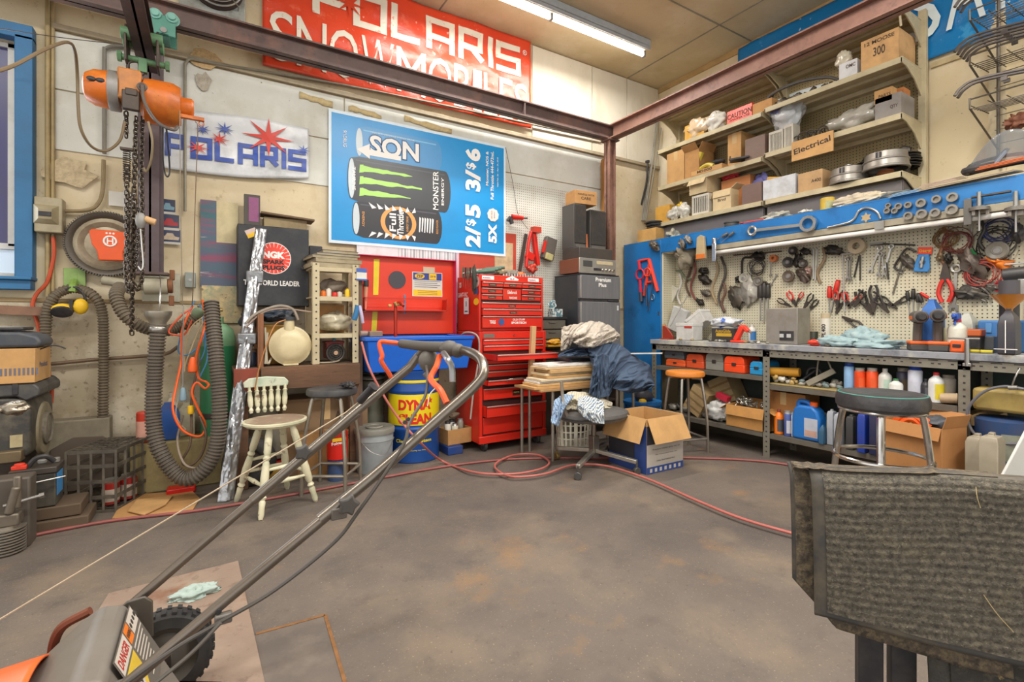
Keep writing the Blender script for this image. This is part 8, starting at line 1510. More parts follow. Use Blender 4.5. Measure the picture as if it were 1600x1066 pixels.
def drill(label,px,X,h,rot=0):
    y=P(px,0,X=X).y;s=h/.21;t=thing('cordless_drill',label,'drill',M=T(X,y,ZB)@RZ(-pi/2+rot)@SC(s));DG=M('#5a5652',.5,dirt=.3)
    m=MB();m.bx(-.055,.055,-.04,.04,0,.035);build('battery',m,M('#4a4644',.5,dirt=.3),t,bev=.006);m=MB();m.bx(-.058,.058,-.043,.043,.032,.05);build('orange_foot',m,M('#d86020',.45,dirt=.2),t,bev=.006)
    m=MB();m.tube([V((.01,0,.05)),V((.005,0,.10)),V((-.01,0,.15))],.021,n=10);build('grip',m,DG,t);m=MB();m.cyl((-.08,0,.18),(.045,0,.18),.033,n=18);m.cyl((.045,0,.18),(.06,0,.18),.026);build('motor_housing',m,DG,t,bev=.004)
    m=MB();m.bx(-.05,.03,-.034,.034,.165,.185);build('orange_band',m,M('#d86020',.45,dirt=.2),t,bev=.003);m=MB();m.cyl((-.08,0,.18),(-.115,0,.18),.024,.015,n=14);build('chuck',m,BLACK,t);return t
drill('orange and grey cordless drill standing on the bench, left of the pair',1434,4.06,.26,pi/2+.5);drill('orange and grey cordless drill standing on the bench, right of the pair',1466,4.05,.27,pi/2+.3)
bottle('washer_jug','blue topped jug with a pale label behind the cordless drills','jug',bt(1457,4.22),.30,.085,M('#2f68b0',.4,dirt=.2),M('#2c5a98',.4),'jug',lab=M('#c8c090',.5,dirt=.2))
t=bottle('spray_bottle','white trigger spray bottle with a blue and red head on the bench','bottle',bt(1496,4.06),.21,.05,M('#d4d0c0',.4,dirt=.25),M('#b83048',.4),'round');m=MB();m.bx(-.05,.02,-.015,.015,.205,.245);m.cyl((-.05,0,.228),(-.075,0,.228),.012);m.beam((-.03,0,.21),(-.05,0,.17),.012,.008);build('trigger_head',m,M('#2458b8',.4),t,bev=.004)
bottle('white_jug','translucent white jug behind the spray bottle','jug',bt(1512,4.30),.22,.08,M('#b8b8ac',.4,dirt=.3),M('#c0bcb0',.5),'jug')
c=bt(1494,3.99);t=thing('tape_measure','orange square tape measure leaning at the front edge of the bench','tape measure',M=T(3.995,c[1],ZB)@FR_R@RX(-.1));m=MB();m.bx(-.035,.035,.0,.075,-.03,.0);build('case',m,ORNG,t,bev=.01);m=MB();m.bx(-.02,.02,.03,.05,0,.006);build('black_clip',m,BLACK,t,bev=.002)
t=thing('battery_pack','orange and black battery pack on the bench behind the tape measure','battery',(4.10,P(1519,0,X=4.1).y,ZB));m=MB();m.bx(-.04,.04,-.05,.05,0,.10);build('case',m,BLACK,t,bev=.006);m=MB();m.bx(-.045,.045,-.055,.055,.10,.145);build('orange_top',m,M('#c8602c',.5,dirt=.2),t,bev=.008)
y0,y1=bt(1528,4.28)[1],bt(1625,4.28)[1];t=thing('blue_tool_case','blue plastic tool case standing on edge at the back of the bench','case',(4.3,(y0+y1)/2,ZB));m=MB();m.bx(4.27,4.36,y1,y0,ZB+.0,ZB+.20);build('case_body',m,M('#3f78b4',.5,dirt=.2),t,world=True,bev=.012);m=MB();m.bx(4.255,4.27,y1+.12,y0-.12,ZB+.16,ZB+.185);m.bx(4.262,4.27,y0-.07,y0-.04,ZB+.12,ZB+.18);build('case_latch',m,M('#5a90c4',.5),t,world=True,bev=.003)
m=MB();m.bx(4.12,4.22,bt(1556,4.15)[1],bt(1530,4.15)[1],ZB,ZB+.10);solo('clear_drawer','dark clear-fronted drawer box in front of the blue tool case','box',m,M('#4a4c50',.3,dirt=.3),bev=.004)
t=bottle('oil_jug','black oil jug with a white measuring stripe under the orange funnel','jug',bt(1577,4.02),.235,.07,M('#33323a',.45,dirt=.3),BLACK,'jug',neck=.3);m=MB();m.bx(-.072,-.071,-.002,.002,.01,.2);m.bx(-.072,-.071,-.05,.05,.03,.034);build('stripe',m,INKW,t)
c=bt(1577,4.02);t=thing('orange_funnel','orange plastic funnel standing in the black oil jug','funnel',(c[0],c[1],ZB+.237));m=MB();m.lathe([(.012,-.0),(.016,.03),(.085,.11),(.09,.115),(.085,.115),(.018,.035),(.010,.0)],28,cap=False);build('cone',m,M('#c07a28',.3,dirt=.2,coat=.3),t)
m=MB();c=bt(1577,4.10);m.cyl((4.10,c[1],ZB),(4.10,c[1],ZB+.43),.045);m.m=1;m.cyl((4.10,c[1],ZB+.34),(4.10,c[1],ZB+.44),.047);solo('dark_canister','dark tall canister behind the orange funnel','canister',m,[BLACK,M('#44444a',.5,dirt=.2)])
t=thing('impact_gun','grey air impact gun hanging at the right edge of the pegboard','gun',M=F_(1592,436,4.30));m=MB();m.cyl((-.07,.03,0),(.07,.04,0),.04,n=18);build('gun_body',m,M('#4c4c4c',.4,.4,dirt=.3),t,bev=.004);m=MB();m.beam((.02,.0,0),(.0,-.13,0),.045,.04,(0,0,1));build('grip',m,M('#b0aeaa',.4,.5,dirt=.3),t,bev=.006)
for i,(px,c_) in enumerate(((1523,'#c8b428'),(1541,'#d0c030'))): m=MB();c=bt(px,3.99);m.cyl((3.99,c[1]+.03,ZB+.012),(3.99,c[1]-.03,ZB+.012),.010);solo('yellow_pen',['yellow marker lying at the bench edge, left one','yellow marker lying at the bench edge, right one'][i],'pen',m,M(c_,.4))
t=thing('clamp_post','steel clamp post rising from the bench front edge','clamp',(BX-.02,P(1513,0,X=BX).y,BZT-.08));m=MB();m.cyl((0,0,0),(0,0,.17),.013);m.cyl((0,-.06,.17),(0,.09,.17),.006);m.bx(-.01,.03,-.02,.02,0,.02);build('post',m,STEEL,t,bev=.002)
# ---------------------------------------------------------------- under the bench
def ub(px,X=4.1): return P(px,0,X=X).y
def case(label,pxa,pxb,z,h,c,X=4.03,d=.25,name='tool_case',split=True):
    ya,yb=ub(pxa,X),ub(pxb,X);t=thing(name,label,'case',(X+d/2,(ya+yb)/2,z+.001));w_=ya-yb;m=MB();m.bx(-d/2,d/2,-w_/2,w_/2,0,h*.52);build('base',m,M(c,.5,dirt=.3),t,bev=.008);m=MB();m.prism([(-w_/2,0),(w_/2,0),(w_/2-.01,h*.36),(w_/2-.03,h*.48),(-w_/2+.03,h*.48),(-w_/2+.01,h*.36)],-d/2,d/2,T(0,0,h*.52)@FR_R);build('lid',m,M(c,.5,dirt=.3),t,bev=.004)
    m=MB();m.bx(-d/2-.008,-d/2,-.02,.02,h*.42,h*.62);build('latch',m,DARKM,t,bev=.002);return t
z=.676
case('dark grey case on top of an orange one at the left end under the bench',1038,1068,z+.075,.085,'#5c6064');case('orange case under the dark grey one at the left end',1040,1070,z,.073,'#e8602c')
case('orange tool case second along under the bench',1072,1099,z,.14,'#e0562c');case('grey tool case between the two orange ones',1102,1130,z,.16,'#8c8a80');case('large orange tool case right of the grey one',1131,1163,z-.0,.145,'#f04a18',X=4.0);case('small pinkish-red case behind the large orange one',1139,1160,z,.17,'#b84050',X=4.27,d=.1);case('bright blue round-ended case at the left of the bench leg',1171,1193,z,.115,'#1c90c8',X=4.0)
z=.611
t=thing('caulk_cartridge','yellow-orange cartridge lying on the middle shelf under the bench','cartridge',(4.08,ub(1222),z+.10));m=MB();m.cyl((-.03,.16,0),(.03,-.14,.01),.036,n=20);build('tube',m,M('#d89a2c',.5,dirt=.3),t);m=MB();m.cyl((-.031,.163,0),(-.028,.15,0),.040,n=20);build('end_ring',m,M('#c8c0ac',.5),t)
m=MB();m.bx(4.0,4.3,ub(1318,4.1),ub(1204,4.02),z,z+.012);t=solo('parts_tray','shallow tray of loose fittings on the middle shelf under the bench','tray',m,M('#a89460',.6,dirt=.5),bev=.003)
g='loose fittings heaped on the middle shelf'
r=random.Random(4)
for k in range(44):
    px=r.uniform(1207,1312);X=r.uniform(4.03,4.2);m=MB();s=r.uniform(.012,.026);m.lump((X,ub(px,X),z+.03+r.uniform(0,.03)*(k % 2)),(s,s*1.3,s),k,.4,n=10,flat=z+.012);solo('loose_fitting','small loose fitting in the tray on the middle shelf under the bench','part',m,M(r.choice(('#b8b4a8','#8a8478','#c8a868','#5c5a56','#d0ccc0','#7a8a88')),.5,.2,dirt=.3),group=g)
t=thing('staple_gun','grey-tan caulking gun leaning on the tray under the bench','gun',(4.08,ub(1288),z+.03));m=MB();m.beam((-.04,.10,.0),(.03,-.07,.12),.035,.045);build('body',m,M('#9a9280',.5,.3,dirt=.4),t,bev=.005);m=MB();m.tube([V((0,.05,.03)),V((.0,.03,.2)),V((0,-.02,.22)),V((0,-.06,.13))],.007);build('handle',m,M('#8a8474',.4,.5),t)
m=MB();m.cyl((4.12,ub(1245),z+.02),(4.22,ub(1268),z+.15),.012);m.torus((4.2,ub(1262),z+.10),.05,.015,(1,.3,0));solo('black_gauge','black strap wrench leaning behind the tray under the bench','wrench',m,BLACK)
def bs(name,label,px,X,z,pyt,r_,c,cap,shape='can',lab=None,cat='can',neck=.35): return bottle(name,label,cat,(X,ub(px,X),z+.001),max(.08,P(px,pyt,X=X).z-z),r_,M(c,.4,dirt=.25),M(cap,.4,dirt=.2) if cap else None,shape,lab=M(lab,.5,dirt=.2) if lab else None,neck=neck,rz=0)
bs('spray_can','tall pale blue spray can with a dark blue cap under the bench',1327,4.05,z,567,.034,'#8ab4dc','#24489a');bs('spray_can','bright orange spray can, left of the pair under the bench',1344,4.05,z,575,.036,'#f0501c','#a8a498',lab='#e85c28');bs('spray_can','bright orange spray can, right of the pair under the bench',1363,4.05,z,575,.036,'#f0501c','#a8a498',lab='#e85c28')
bs('white_bottle','white bottle with green lettering right of the orange cans',1383,4.05,z,576,.04,'#d4d2c8','#c8c8c0','round','#b8d0c0','bottle');bs('white_bottle','lower white bottle with a green cap above the black stool',1400,4.02,z,592,.04,'#dcdcd4','#3a7a4a','round',None,'bottle');bs('spray_can','dark patterned can behind the green capped bottle',1411,4.12,z,575,.038,'#4a4a5c','#8a8474',lab='#6a5c48');bs('spray_can','tall white spray can with a blue cap under the bench',1430,4.05,z,572,.040,'#c8ccd8','#2448a8');bs('oil_bottle','small dark bottle with white script between the white cans',1447,4.05,z,592,.03,'#2a2c34','#2a2a2c','round','#5a5c64','bottle');bs('white_bottle','white bottle with a red cap and yellow label',1463,4.04,z,582,.042,'#d8d8d4','#c82020','round','#e0cc30','bottle');bs('metal_can','bare grey metal can at the right of the shelf bottles',1482,4.08,z,586,.038,'#8f8a80','#7a746a')
m=MB();m.cyl((4.02,ub(1471,4.02),z+.035),(4.02,ub(1500,4.02),z+.045),.032,n=18);solo('cardboard_tube','brown cardboard tube lying on the shelf beside the bench leg','tube',m,M('#b8a080',.7,dirt=.3))
m=MB();m.bx(4.0,4.35,ub(1545,4.0),ub(1497,4.0),.50,.56);solo('wood_block','pale wood block beneath the shelf right of the bench leg','block',m,M('#a88a60',.7,dirt=.3))
z=.201
t=carton('open_carton','open carton full of metal springs at the left of the lower shelf',(4.10,ub(1171,4.05),z+.001),.36,.24,.19,-pi/2,M('#c08a4a',.8,dirt=.3),open_=True,flaps=.09,flapz=(2.9,2.0,1.2,2.2))
g='springs and wire filling the open carton'
for k in range(26): r2=random.Random(k);m=MB();m.torus((4.03+r2.random()*.14,ub(1171,4.05)+r2.uniform(-.15,.15),z+.17+r2.random()*.07),.022,.006,(r2.uniform(-1,1),r2.uniform(-1,1),r2.uniform(-1,1)),N=10,n=5);solo('metal_ring','small bright ring in the open carton on the lower bench shelf','ring',m,M('#a8a498',.35,.8,dirt=.3),group=g)
for i,(pxa,pxb,py,rz_,c_,lb) in enumerate(((1085,1112,610,.5,'#b09468','corrugated carton tipped over at the left of the lower shelf'),(1108,1140,596,.45,'#a8946c','dusty carton tipped against the back of the lower shelf'))):
    ya,yb=ub(pxa,4.15),ub(pxb,4.15);m=MB();m.M=T(4.14+.14*i,(ya+yb)/2,z+.16+.11*i)@FR_R@RZ(rz_*(1 if i else -1));m.bx(-(ya-yb)/2,(ya-yb)/2,-.13,.13,-.1,.1);m.m=1
    for k in range(3): m.bx(-(ya-yb)/2-.001,(ya-yb)/2+.001,-.09+.07*k,-.07+.07*k,.1,.101)
    solo('cardboard_carton',lb,'box',m,[M(c_,.8,dirt=.35),M('#8a7048',.8)],bev=.003)
m=MB();m.lump((4.08,ub(1122,4.05),z+.09),(.09,.15,.10),95,.4,fr=2,flat=z);solo('plastic_bag','white crumpled plastic bag on the lower bench shelf','bag',m,M('#c8c8c4',.3,dirt=.3,coat=.3))
m=MB();m.M=T(4.06,ub(1128,4.05),z+.21)@RX(.3);m.bx(-.03,.03,-.06,.06,0,.05);solo('red_carton','small red and white box on top of the white plastic bag','box',m,M('#b8243c',.5,dirt=.2))
g='scrap parts on the lower bench shelf'
for k in range(20): r2=random.Random(k+50);m=MB();px=r2.uniform(1040,1150);m.lump((4.05+r2.random()*.2,ub(px,4.1),z+.04+(.06 if px>1130 else 0)),(.04,.05,.035),k,.5,fr=2.6,n=12,flat=z);solo('scrap_part','dusty scrap part heaped on the left of the lower bench shelf','part',m,M(r2.choice(('#6a665e','#8f8a80','#b0aca0','#4a4642')),.5,.4,dirt=.4),group=g)
t=carton('cardboard_carton','taped brown carton right of the bench leg on the lower shelf',(4.20,ub(1230,4.15),z+.001),.36,.22,.34,-pi/2,M('#b07a44',.8,dirt=.3));
bs('oil_bottle','orange bottle with a dark label on the lower bench shelf',1217,4.04,z,640,.035,'#f07818','#8a3a3c','round','#4a5058','bottle');bs('spray_can','blue and white can beside the orange bottle',1231,4.03,z,642,.028,'#4a5c98','#8a8a88',lab='#c8c8d0');bs('spray_can','white and red can left of the big blue jug',1239,4.06,z,644,.03,'#c8c4c0','#8a8884',lab='#d8d0cc')
y=ub(1263,4.05);h_=P(1263,630,X=4.02).z-z;t=thing('coolant_jug','big bright blue handled jug with an orange cap on the lower shelf','jug',(4.06,y,z+.001),-pi/2);BJ=M('#1f70c0',.35,dirt=.15);w_=.105
m=MB();m.prism([(-w_,0),(w_,0),(w_+.003,h_*.60),(w_*.85,h_*.80),(w_*.45,h_*.92),(-w_*.5,h_*.92),(-w_*.85,h_*.82),(-w_,h_*.6)],-.06,.06,FR_B);build('jug_body',m,BJ,t,bev=.018,seg=3);m=MB();m.tube([V((-w_*.7,0,h_*.72)),V((-w_*.72,-.0,h_*.97)),V((-w_*.2,0,h_*1.0)),V((w_*.35,0,h_*.9))],.018);build('handle',m,BJ,t);m=MB();m.cyl((w_*.35,0,h_*.9),(w_*.38,0,h_*1.02),.028);build('cap',m,ORNG,t,bev=.002);m=MB();m.bx(-w_*.05,w_*.9,-.0625,-.061,h_*.1,h_*.6);m.m=1;m.bx(-w_*.0,w_*.85,-.0632,-.0625,h_*.12,h_*.28);build('label',m,[M('#b8bcc8',.5),M('#c8a090',.5)],t)
bs('small_bottle','small teal bottle right of the big blue jug',1286,4.0,z,668,.035,'#2c5a78','#2a4a58','jug',None,'bottle',.3);bs('green_bottle','thin green glass bottle behind the teal bottle',1289,4.12,z,645,.025,'#6a7a4a','#5a5a44','round',None,'bottle');bs('grey_bottle','pale grey square bottle with a dark cap',1300,4.04,z,647,.04,'#a8acb4','#5c5c60','tin',None,'bottle',.35);bs('grey_bottle','pale grey square bottle with a red cap',1311,3.99,z,652,.04,'#a0a4ac','#c82c20','tin',None,'bottle',.45);bs('oil_bottle','dark bottle with a yellow cap behind the chrome stool',1331,4.02,z,655,.045,'#3a3a3c','#d0c020','tin',None,'bottle',.4);bs('blue_bottle','deep blue square bottle behind the chrome stool',1349,3.99,z,652,.045,'#1c3c9a','#2c6a98','tin',None,'bottle',.35);bs('blue_bottle','dark navy bottle right of the deep blue one',1368,4.0,z,650,.045,'#22284c','#26303c','tin',None,'bottle',.35)
t=carton('open_carton','tall brown carton stuffed with orange plastic beside the chrome stool',(3.86,ub(1428,3.74),.001),.36,.22,.50,-pi/2-.25,M('#b8814c',.8,dirt=.2),open_=True,flaps=.08,flapz=(2.8,.3,.5,2.9),printed=[('DEWY',-.05,.12,.08,.03,0)])
m=MB();c=(3.86,ub(1428,3.74)+.04);m.tube([V((c[0]-.02,c[1]+.1,.44)),V((c[0]-.04,c[1]+.02,.55)),V((c[0]-.02,c[1]-.09,.48))],.035);m.tube([V((c[0]-.05,c[1]+.07,.46)),V((c[0]-.06,c[1]+.0,.52)),V((c[0]-.04,c[1]-.05,.48))],.02);solo('orange_guard','glossy orange plastic guard poking out of the tall carton','guard',m,ORNG);m=MB();m.lump((3.88,c[1]-.11,.50),(.06,.07,.05),3,.3);solo('grey_guard','dark grey plastic part beside the orange guard','guard',m,M('#44484e',.5,dirt=.2))
bs('solvent_can','grey can with a red straw beside the bench leg',1487,3.98,.0,705,.07,'#7a7c70','#a08a70','can',None,'can')
for i,(px,X) in enumerate(((1528,3.85),(1550,3.78))): bs('jerry_can',['rusty white square can, left of the pair under the bench','rusty white square can, right of the pair under the bench'][i],px,X,.12,690,.075,'#a09682','#a8a28c','tin',None,'can',.3)
m=MB();m.bx(3.72,4.0,ub(1565,3.85),ub(1515,3.85),0,.118);solo('wood_block','dark block carrying the two rusty square cans','block',m,WOOD)
y=ub(1568,4.05);t=bottle('blue_pail','blue labelled pail with a tan canister on top at the right of the bench','pail',(4.05,y,.292),.31,.13,M('#24406a',.5,dirt=.4),None,'can',lab=M('#8a8c7c',.5,dirt=.4,scale=20));m=MB();m.bx(3.93,4.17,y-.13,y+.13,0,.29);solo('wood_block','dark timber block under the blue labelled pail','block',m,WOOD)
m=MB();m.bx(3.96,4.14,y-.13,y+.12,.605,.74);solo('tan_canister','grimy tan plastic canister lying on the blue pail','canister',m,M('#a08a4c',.5,dirt=.5),bev=.02)
m=MB();m.tube([P(x,yy,X=3.93) for x,yy in ((1600,608),(1570,604),(1540,611),(1518,630),(1511,650),(1518,672),(1535,687),(1560,693),(1590,694))],.008);m.m=1;m.tube([P(1580,607,X=3.93),P(1586,590,X=3.93),P(1594,576,X=3.95)],.004);m.cyl(P(1576,606,X=3.93),P(1590,606,X=3.93),.014);solo('hose_loop','grey cable loop hanging below the right end of the bench','hose',m,[M('#6a6a70',.4,dirt=.3),STEEL])
# ================================================================ foreground: mower, steel plate, draped mat, white panel
q=[P(372,879,Z=0),P(170,930,Z=0),P(100,1100,Z=0),P(150,1500,Z=0),P(418,1090,Z=0)];c=sum(q,V((0,0,0)))/5
m=MB();m.prism([(p.x,p.y) for p in (q[0],q[1],V((-.55,.9,0)),V((.2,.5,0)),V((q[4].x,q[4].y,0)))][::-1],.002,.008);solo('steel_plate','rusty pinkish-brown steel plate on the floor under the mower','plate',m,surf('#8d7868',[('#a89480',3,.45,.7,.7),('#7a4e34',5,.56,.68,.7),('#5c4a40',18,.58,.68,.5)],bump=.2,rough=.65))
p=P(308,928,Z=.01);m=MB();m.lump((p.x,p.y,.018),(.085,.05,.03),41,.4,fr=1.9,n=44,flat=.009);solo('shop_rag','pale blue-green rag crumpled on the steel plate','rag',m,surf('#a8b8b0',[('#7f948c',9,.5,.65,.6),('#c8d0c8',14,.5,.65,.5)],bump=.4))
YN,YF=1.30,1.75;MT=M('#7c7268',.35,.75,dirt=.35,dcol='#4c443c')
def N_(px,py,Y=YN): return P(px,py,Y=Y)
wc=P(258,1010,Y=1.86)
t=thing('push_mower','orange and grey push lawn mower with a tubular handle in the foreground','mower',(-.3,1.5,.008));MO=M('#e8682c',.4,dirt=.2,dcol='#8a4a28');MG=M('#746e66',.5,dirt=.25)
m=MB();m.tube([P(200,950,Y=YF),P(430,752,Y=YF),P(560,646,Y=YF)],.0135,n=12,k=1);build('lower_handle',m,MT,t,world=True);m=MB();m.tube([N_(110,1150),N_(200,1068),N_(350,940),N_(530,790)],.0135,n=12,k=1);build('lower_handle',m,MT,t,world=True)
m=MB();m.tube([P(395,782,Y=YF+.0),P(560,640,Y=YF),P(640,574,Y=YF),P(654,556,Y=YF-.02)],.0165,n=12,k=1)
m.tube([N_(500,812),N_(600,730),N_(690,650),N_(738,607),N_(755,585),N_(752,563,1.34),N_(735,551,1.42),N_(712,546,1.5)],.0155,n=14,k=6);build('upper_handle',m,M('#827a70',.32,.8,dirt=.3,dcol='#4c443c'),t,world=True)
m=MB();m.tube([N_(714,547,1.5),N_(695,543,1.53),N_(660,541,1.62),N_(627,537,1.74)],lambda u: .020-.004*u,n=14);m.ball(tuple(N_(702,545,1.5)),(.035,.03,.028));m.ball(tuple(N_(715,548,1.48)),(.028,.024,.024));build('foam_grip',m,M('#57534d',.6,dirt=.3),t,world=True)
m=MB();m.tube([P(654,556,Y=YF-.02),P(662,548,Y=1.7),P(672,543,Y=1.62)],.014,n=10);c_=P(670,564,Y=1.6);m.ball(tuple(c_),(.036,.034,.040),n=18);m.cyl(c_+V((-.02,-.01,-.04)),c_+V((-.0,-.03,-.07)),.010);build('control_box',m,M('#66615a',.5,dirt=.3),t,world=True,bev=.004)
m=MB();OB=M('#e85a2c',.4,dirt=.1);m.tube([N_(628,537,1.74),P(608,535,Y=1.75),P(596,534,Y=1.76),P(593,540,Y=1.76),P(597,556,Y=1.75),P(596,565,Y=1.75),P(608,584,Y=1.75),P(616,599,Y=1.75)],.0085,n=8);build('orange_bail',m,OB,t,world=True);m=MB();m.tube([N_(687,556,1.52),N_(682,572,1.48),N_(673,590,1.42),N_(678,600,1.38),N_(688,610,1.34),N_(698,630,1.31)],.0095,n=8);build('orange_bail',m,OB,t,world=True)
m=MB();m.tube([N_(693,552,1.45),N_(700,562,1.4),N_(706,575,1.38),N_(707,597,1.37)],.010,n=8);build('brake_lever',m,M('#8f9092',.3,.8),t,world=True)
m=MB();m.tube([N_(666,572,1.55),N_(668,590,1.45),N_(664,620,1.38),N_(640,660,1.3),N_(628,700,1.27),N_(560,800,1.27),N_(520,850,1.27),N_(430,922,1.27),N_(345,972,1.27),N_(280,1010,1.27),N_(200,1066,1.27),N_(150,1110,1.27)],.0048,n=7,k=8);build('control_cable',m,M('#4a4642',.5,dirt=.2),t,world=True)
m=MB();m.tube([N_(684,604,1.36),N_(672,616,1.34),N_(668,635,1.32)],.002,n=5);build('thin_wire',m,M('#b0a898',.5),t,world=True);m=MB();m.tube([N_(345,973,1.26),N_(300,1020,1.26),N_(240,1070,1.26)],.0042,n=6);build('second_cable',m,M('#5a5650',.5),t,world=True)
for (px,py,Y) in ((543,787,YN-.03),(473,706,YF-.03)):
    m=MB();p=N_(px,py,Y);fr=T(p)@FR_B;m.prism([((.030 if k % 2==0 else .019)*cos(k*pi/5),(.030 if k % 2==0 else .019)*sin(k*pi/5)) for k in range(10)],0,.02,fr);m.cyl(fr@V((0,0,-.03)),fr@V((0,0,.01)),.01);build('star_knob',m,M('#4a4846',.5,dirt=.2),t,world=True,bev=.005)
for (px,py) in ((637,655),(632,660),(342,955)):
    m=MB();p=N_(px,py,YN-.014);m.cyl(p,p+V((0,-.005,0)),.006,n=6);build('bolt',m,BLACK,t,world=True)
m=MB();m.box(tuple(N_(349,966,1.285)),(.035,.02,.022));m.box(tuple(N_(528,800,1.30)),(.04,.035,.03));build('cable_clip',m,M('#66615a',.5),t,world=True,bev=.004)
m=MB();a=P(562,627,Y=1.70);b=P(582,606,Y=1.66);m.cyl(a,b,.014,.013,n=14);m.cyl(b,b+(b-a)*.12,.018,n=14);build('starter_grip',m,BLACK,t,world=True)
m=MB();m.tube([a,P(540,645,Y=1.70),P(0,968,Y=1.58),P(-60,1004,Y=1.58)],.0022,n=5,k=1);build('starter_cord',m,M('#b8a68c',.8,dirt=.2),t,world=True)
# wheel
for nm,(w0,yy) in (('wheel',(wc,1.82)),('wheel',(V((wc.x,1.22,wc.z)),1.20)),('wheel',(V((wc.x-.58,1.82,wc.z)),1.82))):
    R=wc.z-.010;m=MB();Mx=T(w0.x,yy,wc.z)@RX(pi/2);m.lathe([(R*.70,-.032),(R*.93,-.03),(R,-.018),(R,.018),(R*.93,.03),(R*.70,.032)],48,Mx,cap=False)
    for k in range(30):
        for s in (-1,1): m.bx(R*.93,R*1.03,-.006,.006,.004*s+.010*(s-1),.004*s+.010*(s+1),Mx@RZ(k*2*pi/30+(.1 if s>0 else 0))@RX(.0))
    w_=build(nm,m,RUBBER,t,world=True);m=MB();m.lathe([(R*.74,.028),(R*.70,.020),(R*.5,.008),(R*.42,.016),(.02,.02),(.016,.034),(0,.034)],40,Mx,cap=False);m.lathe([(R*.74,-.028),(R*.5,-.01),(0,-.01)],40,Mx,cap=False);build('wheel_hub',m,M('#5c5852',.5,dirt=.4),w_,world=True)
# bracket, rear flap, deck
def prof(m,pts,y0,y1): 
    m.prism([(x,z) for x,z in pts],-y1,-y0,Matrix(((1,0,0,0),(0,0,-1,0),(0,1,0,0),(0,0,0,1))))
b0=P(222,938,Y=YF)
m=MB();prof(m,[(b0.x-.16,b0.z-.08),(b0.x-.03,b0.z+.025),(b0.x+.01,b0.z+.028),(b0.x+.028,b0.z+.01),(b0.x+.03,b0.z-.09)],YF-.045,YF-.035);build('handle_bracket',m,M('#5c564e',.5,.4,dirt=.3),t,world=True,bev=.003);m=MB();prof(m,[(b0.x-.16,b0.z-.08),(b0.x-.03,b0.z+.025),(b0.x+.01,b0.z+.028),(b0.x+.028,b0.z+.01),(b0.x+.03,b0.z-.09)],YN+.035,YN+.045);build('handle_bracket',m,M('#5c564e',.5,.4,dirt=.3),t,world=True,bev=.003)
m=MB();m.cyl((b0.x-.02,YF-.06,b0.z-.015),(b0.x-.02,YF-.02,b0.z-.015),.014,n=14);build('pivot_bolt',m,STEEL,t,world=True)
f0,f1=YN+.05,YF-.055;xt=P(150,950,Y=f1).x
A=P(160,948,Y=f1);B=P(300,1066,Y=f1)
pts=[(A.x-.16,A.z-.13),(A.x-.04,A.z-.02),(A.x+.0,A.z+.005),(A.x+.05,A.z-.005),(B.x-.02,B.z+.0),(B.x+.06,B.z-.10),(B.x+.06,.06),(A.x-.16,.06)]
m=MB();prof(m,pts,f0,f1);build('rear_flap',m,MG,t,world=True,bev=.014,seg=3)
# label on the sloping top of the flap
e0=V((A.x+.055,f1-.02,A.z-.008));sl=(V((B.x-.02,0,B.z))-V((A.x+.05,0,A.z-.005)));sn=sl.normalized();nn=V((sn.z*-1,0,sn.x));
LM=Matrix(((0,-sn.x,nn.x),(1,0,0),(0,-sn.z,nn.z))).to_4x4();LM.translation=e0+nn*.0065
# local x = away from the viewer (+Y), local y = up the slope
Lh=min(.17,sl.length*.9);m=MB();m.m=0;m.rect(-.27,-.004,-Lh,.004,0,LM);m.m=1;m.rect(-.135,-.09,-.042,0,.0006,LM);m.m=2;m.poly([(-.262,-.05),(-.145,-.05),(-.15,-.11),(-.2,-.15),(-.262,-.15)],.0006,LM)
m.m=5;m.rect(-.262,-.142,-.044,0,.0006,LM);m.rect(-.085,-.008,-.042,0,.0006,LM);m.m=3;m.text('DANGER',.10,.026,LM@T(-.202,-.022,.001),.03);m.m=4;m.text('WARNING',.04,.014,LM@T(-.112,-.021,.001),.02)
for k in range(4): m.disc((-.075+.02*k,-.021),.007,.001,LM)
m.m=5
for k in range(8): m.rect(-.135,-.012-.006*(k % 3)-.006*k,-.056-k*.0125,-.051-k*.0125,.001,LM)
m.disc((-.205,-.095),.026,.001,LM);m.m=4;m.star((-.205,-.095),.018,.009,4,.0014,LM)
build('warning_label',m,[M('#67625a',.5,dirt=.1),M('#e87a20',.5),M('#d8b838',.5),M('#b82c24',.5),M('#3a3630',.6),M('#c8c0b4',.5,dirt=.1)],t,world=True,flat=True)
D0=A.x-.13
m=MB();m.grid(lambda u,v: V((D0-.62*u,1.24+.58*v,.10+.17*(sin(pi*v)**.5)*(1-u*.25)*(1-.5*max(0,u-.8)*5)+.03*sin(pi*u))),30,24);build('deck',m,MO,t,world=True,solid=.006)
m=MB();m.grid(lambda u,v: V((D0+.03-.30*u,1.34+.36*v,.27+.075*sin(pi*v)**.6*(1-u*.6))),20,16);build('discharge_cover',m,MO,t,world=True,solid=.006)
m=MB();m.cyl((D0-.33,1.53,.25),(D0-.33,1.53,.44),.12,.11,n=28);m.cyl((D0-.33,1.53,.44),(D0-.33,1.53,.47),.09,n=24);build('engine',m,BLACK,t,world=True,bev=.01)
m=MB();m.cyl((D0-.1,1.24,wc.z),(D0-.1,1.82,wc.z),.01);m.cyl((wc.x,1.18,wc.z),(wc.x,1.82,wc.z),.01);m.beam((D0+.0,1.77,.12),(wc.x+.02,1.77,wc.z),.04,.01,(0,1,0));build('axle',m,DARKM,t,world=True)
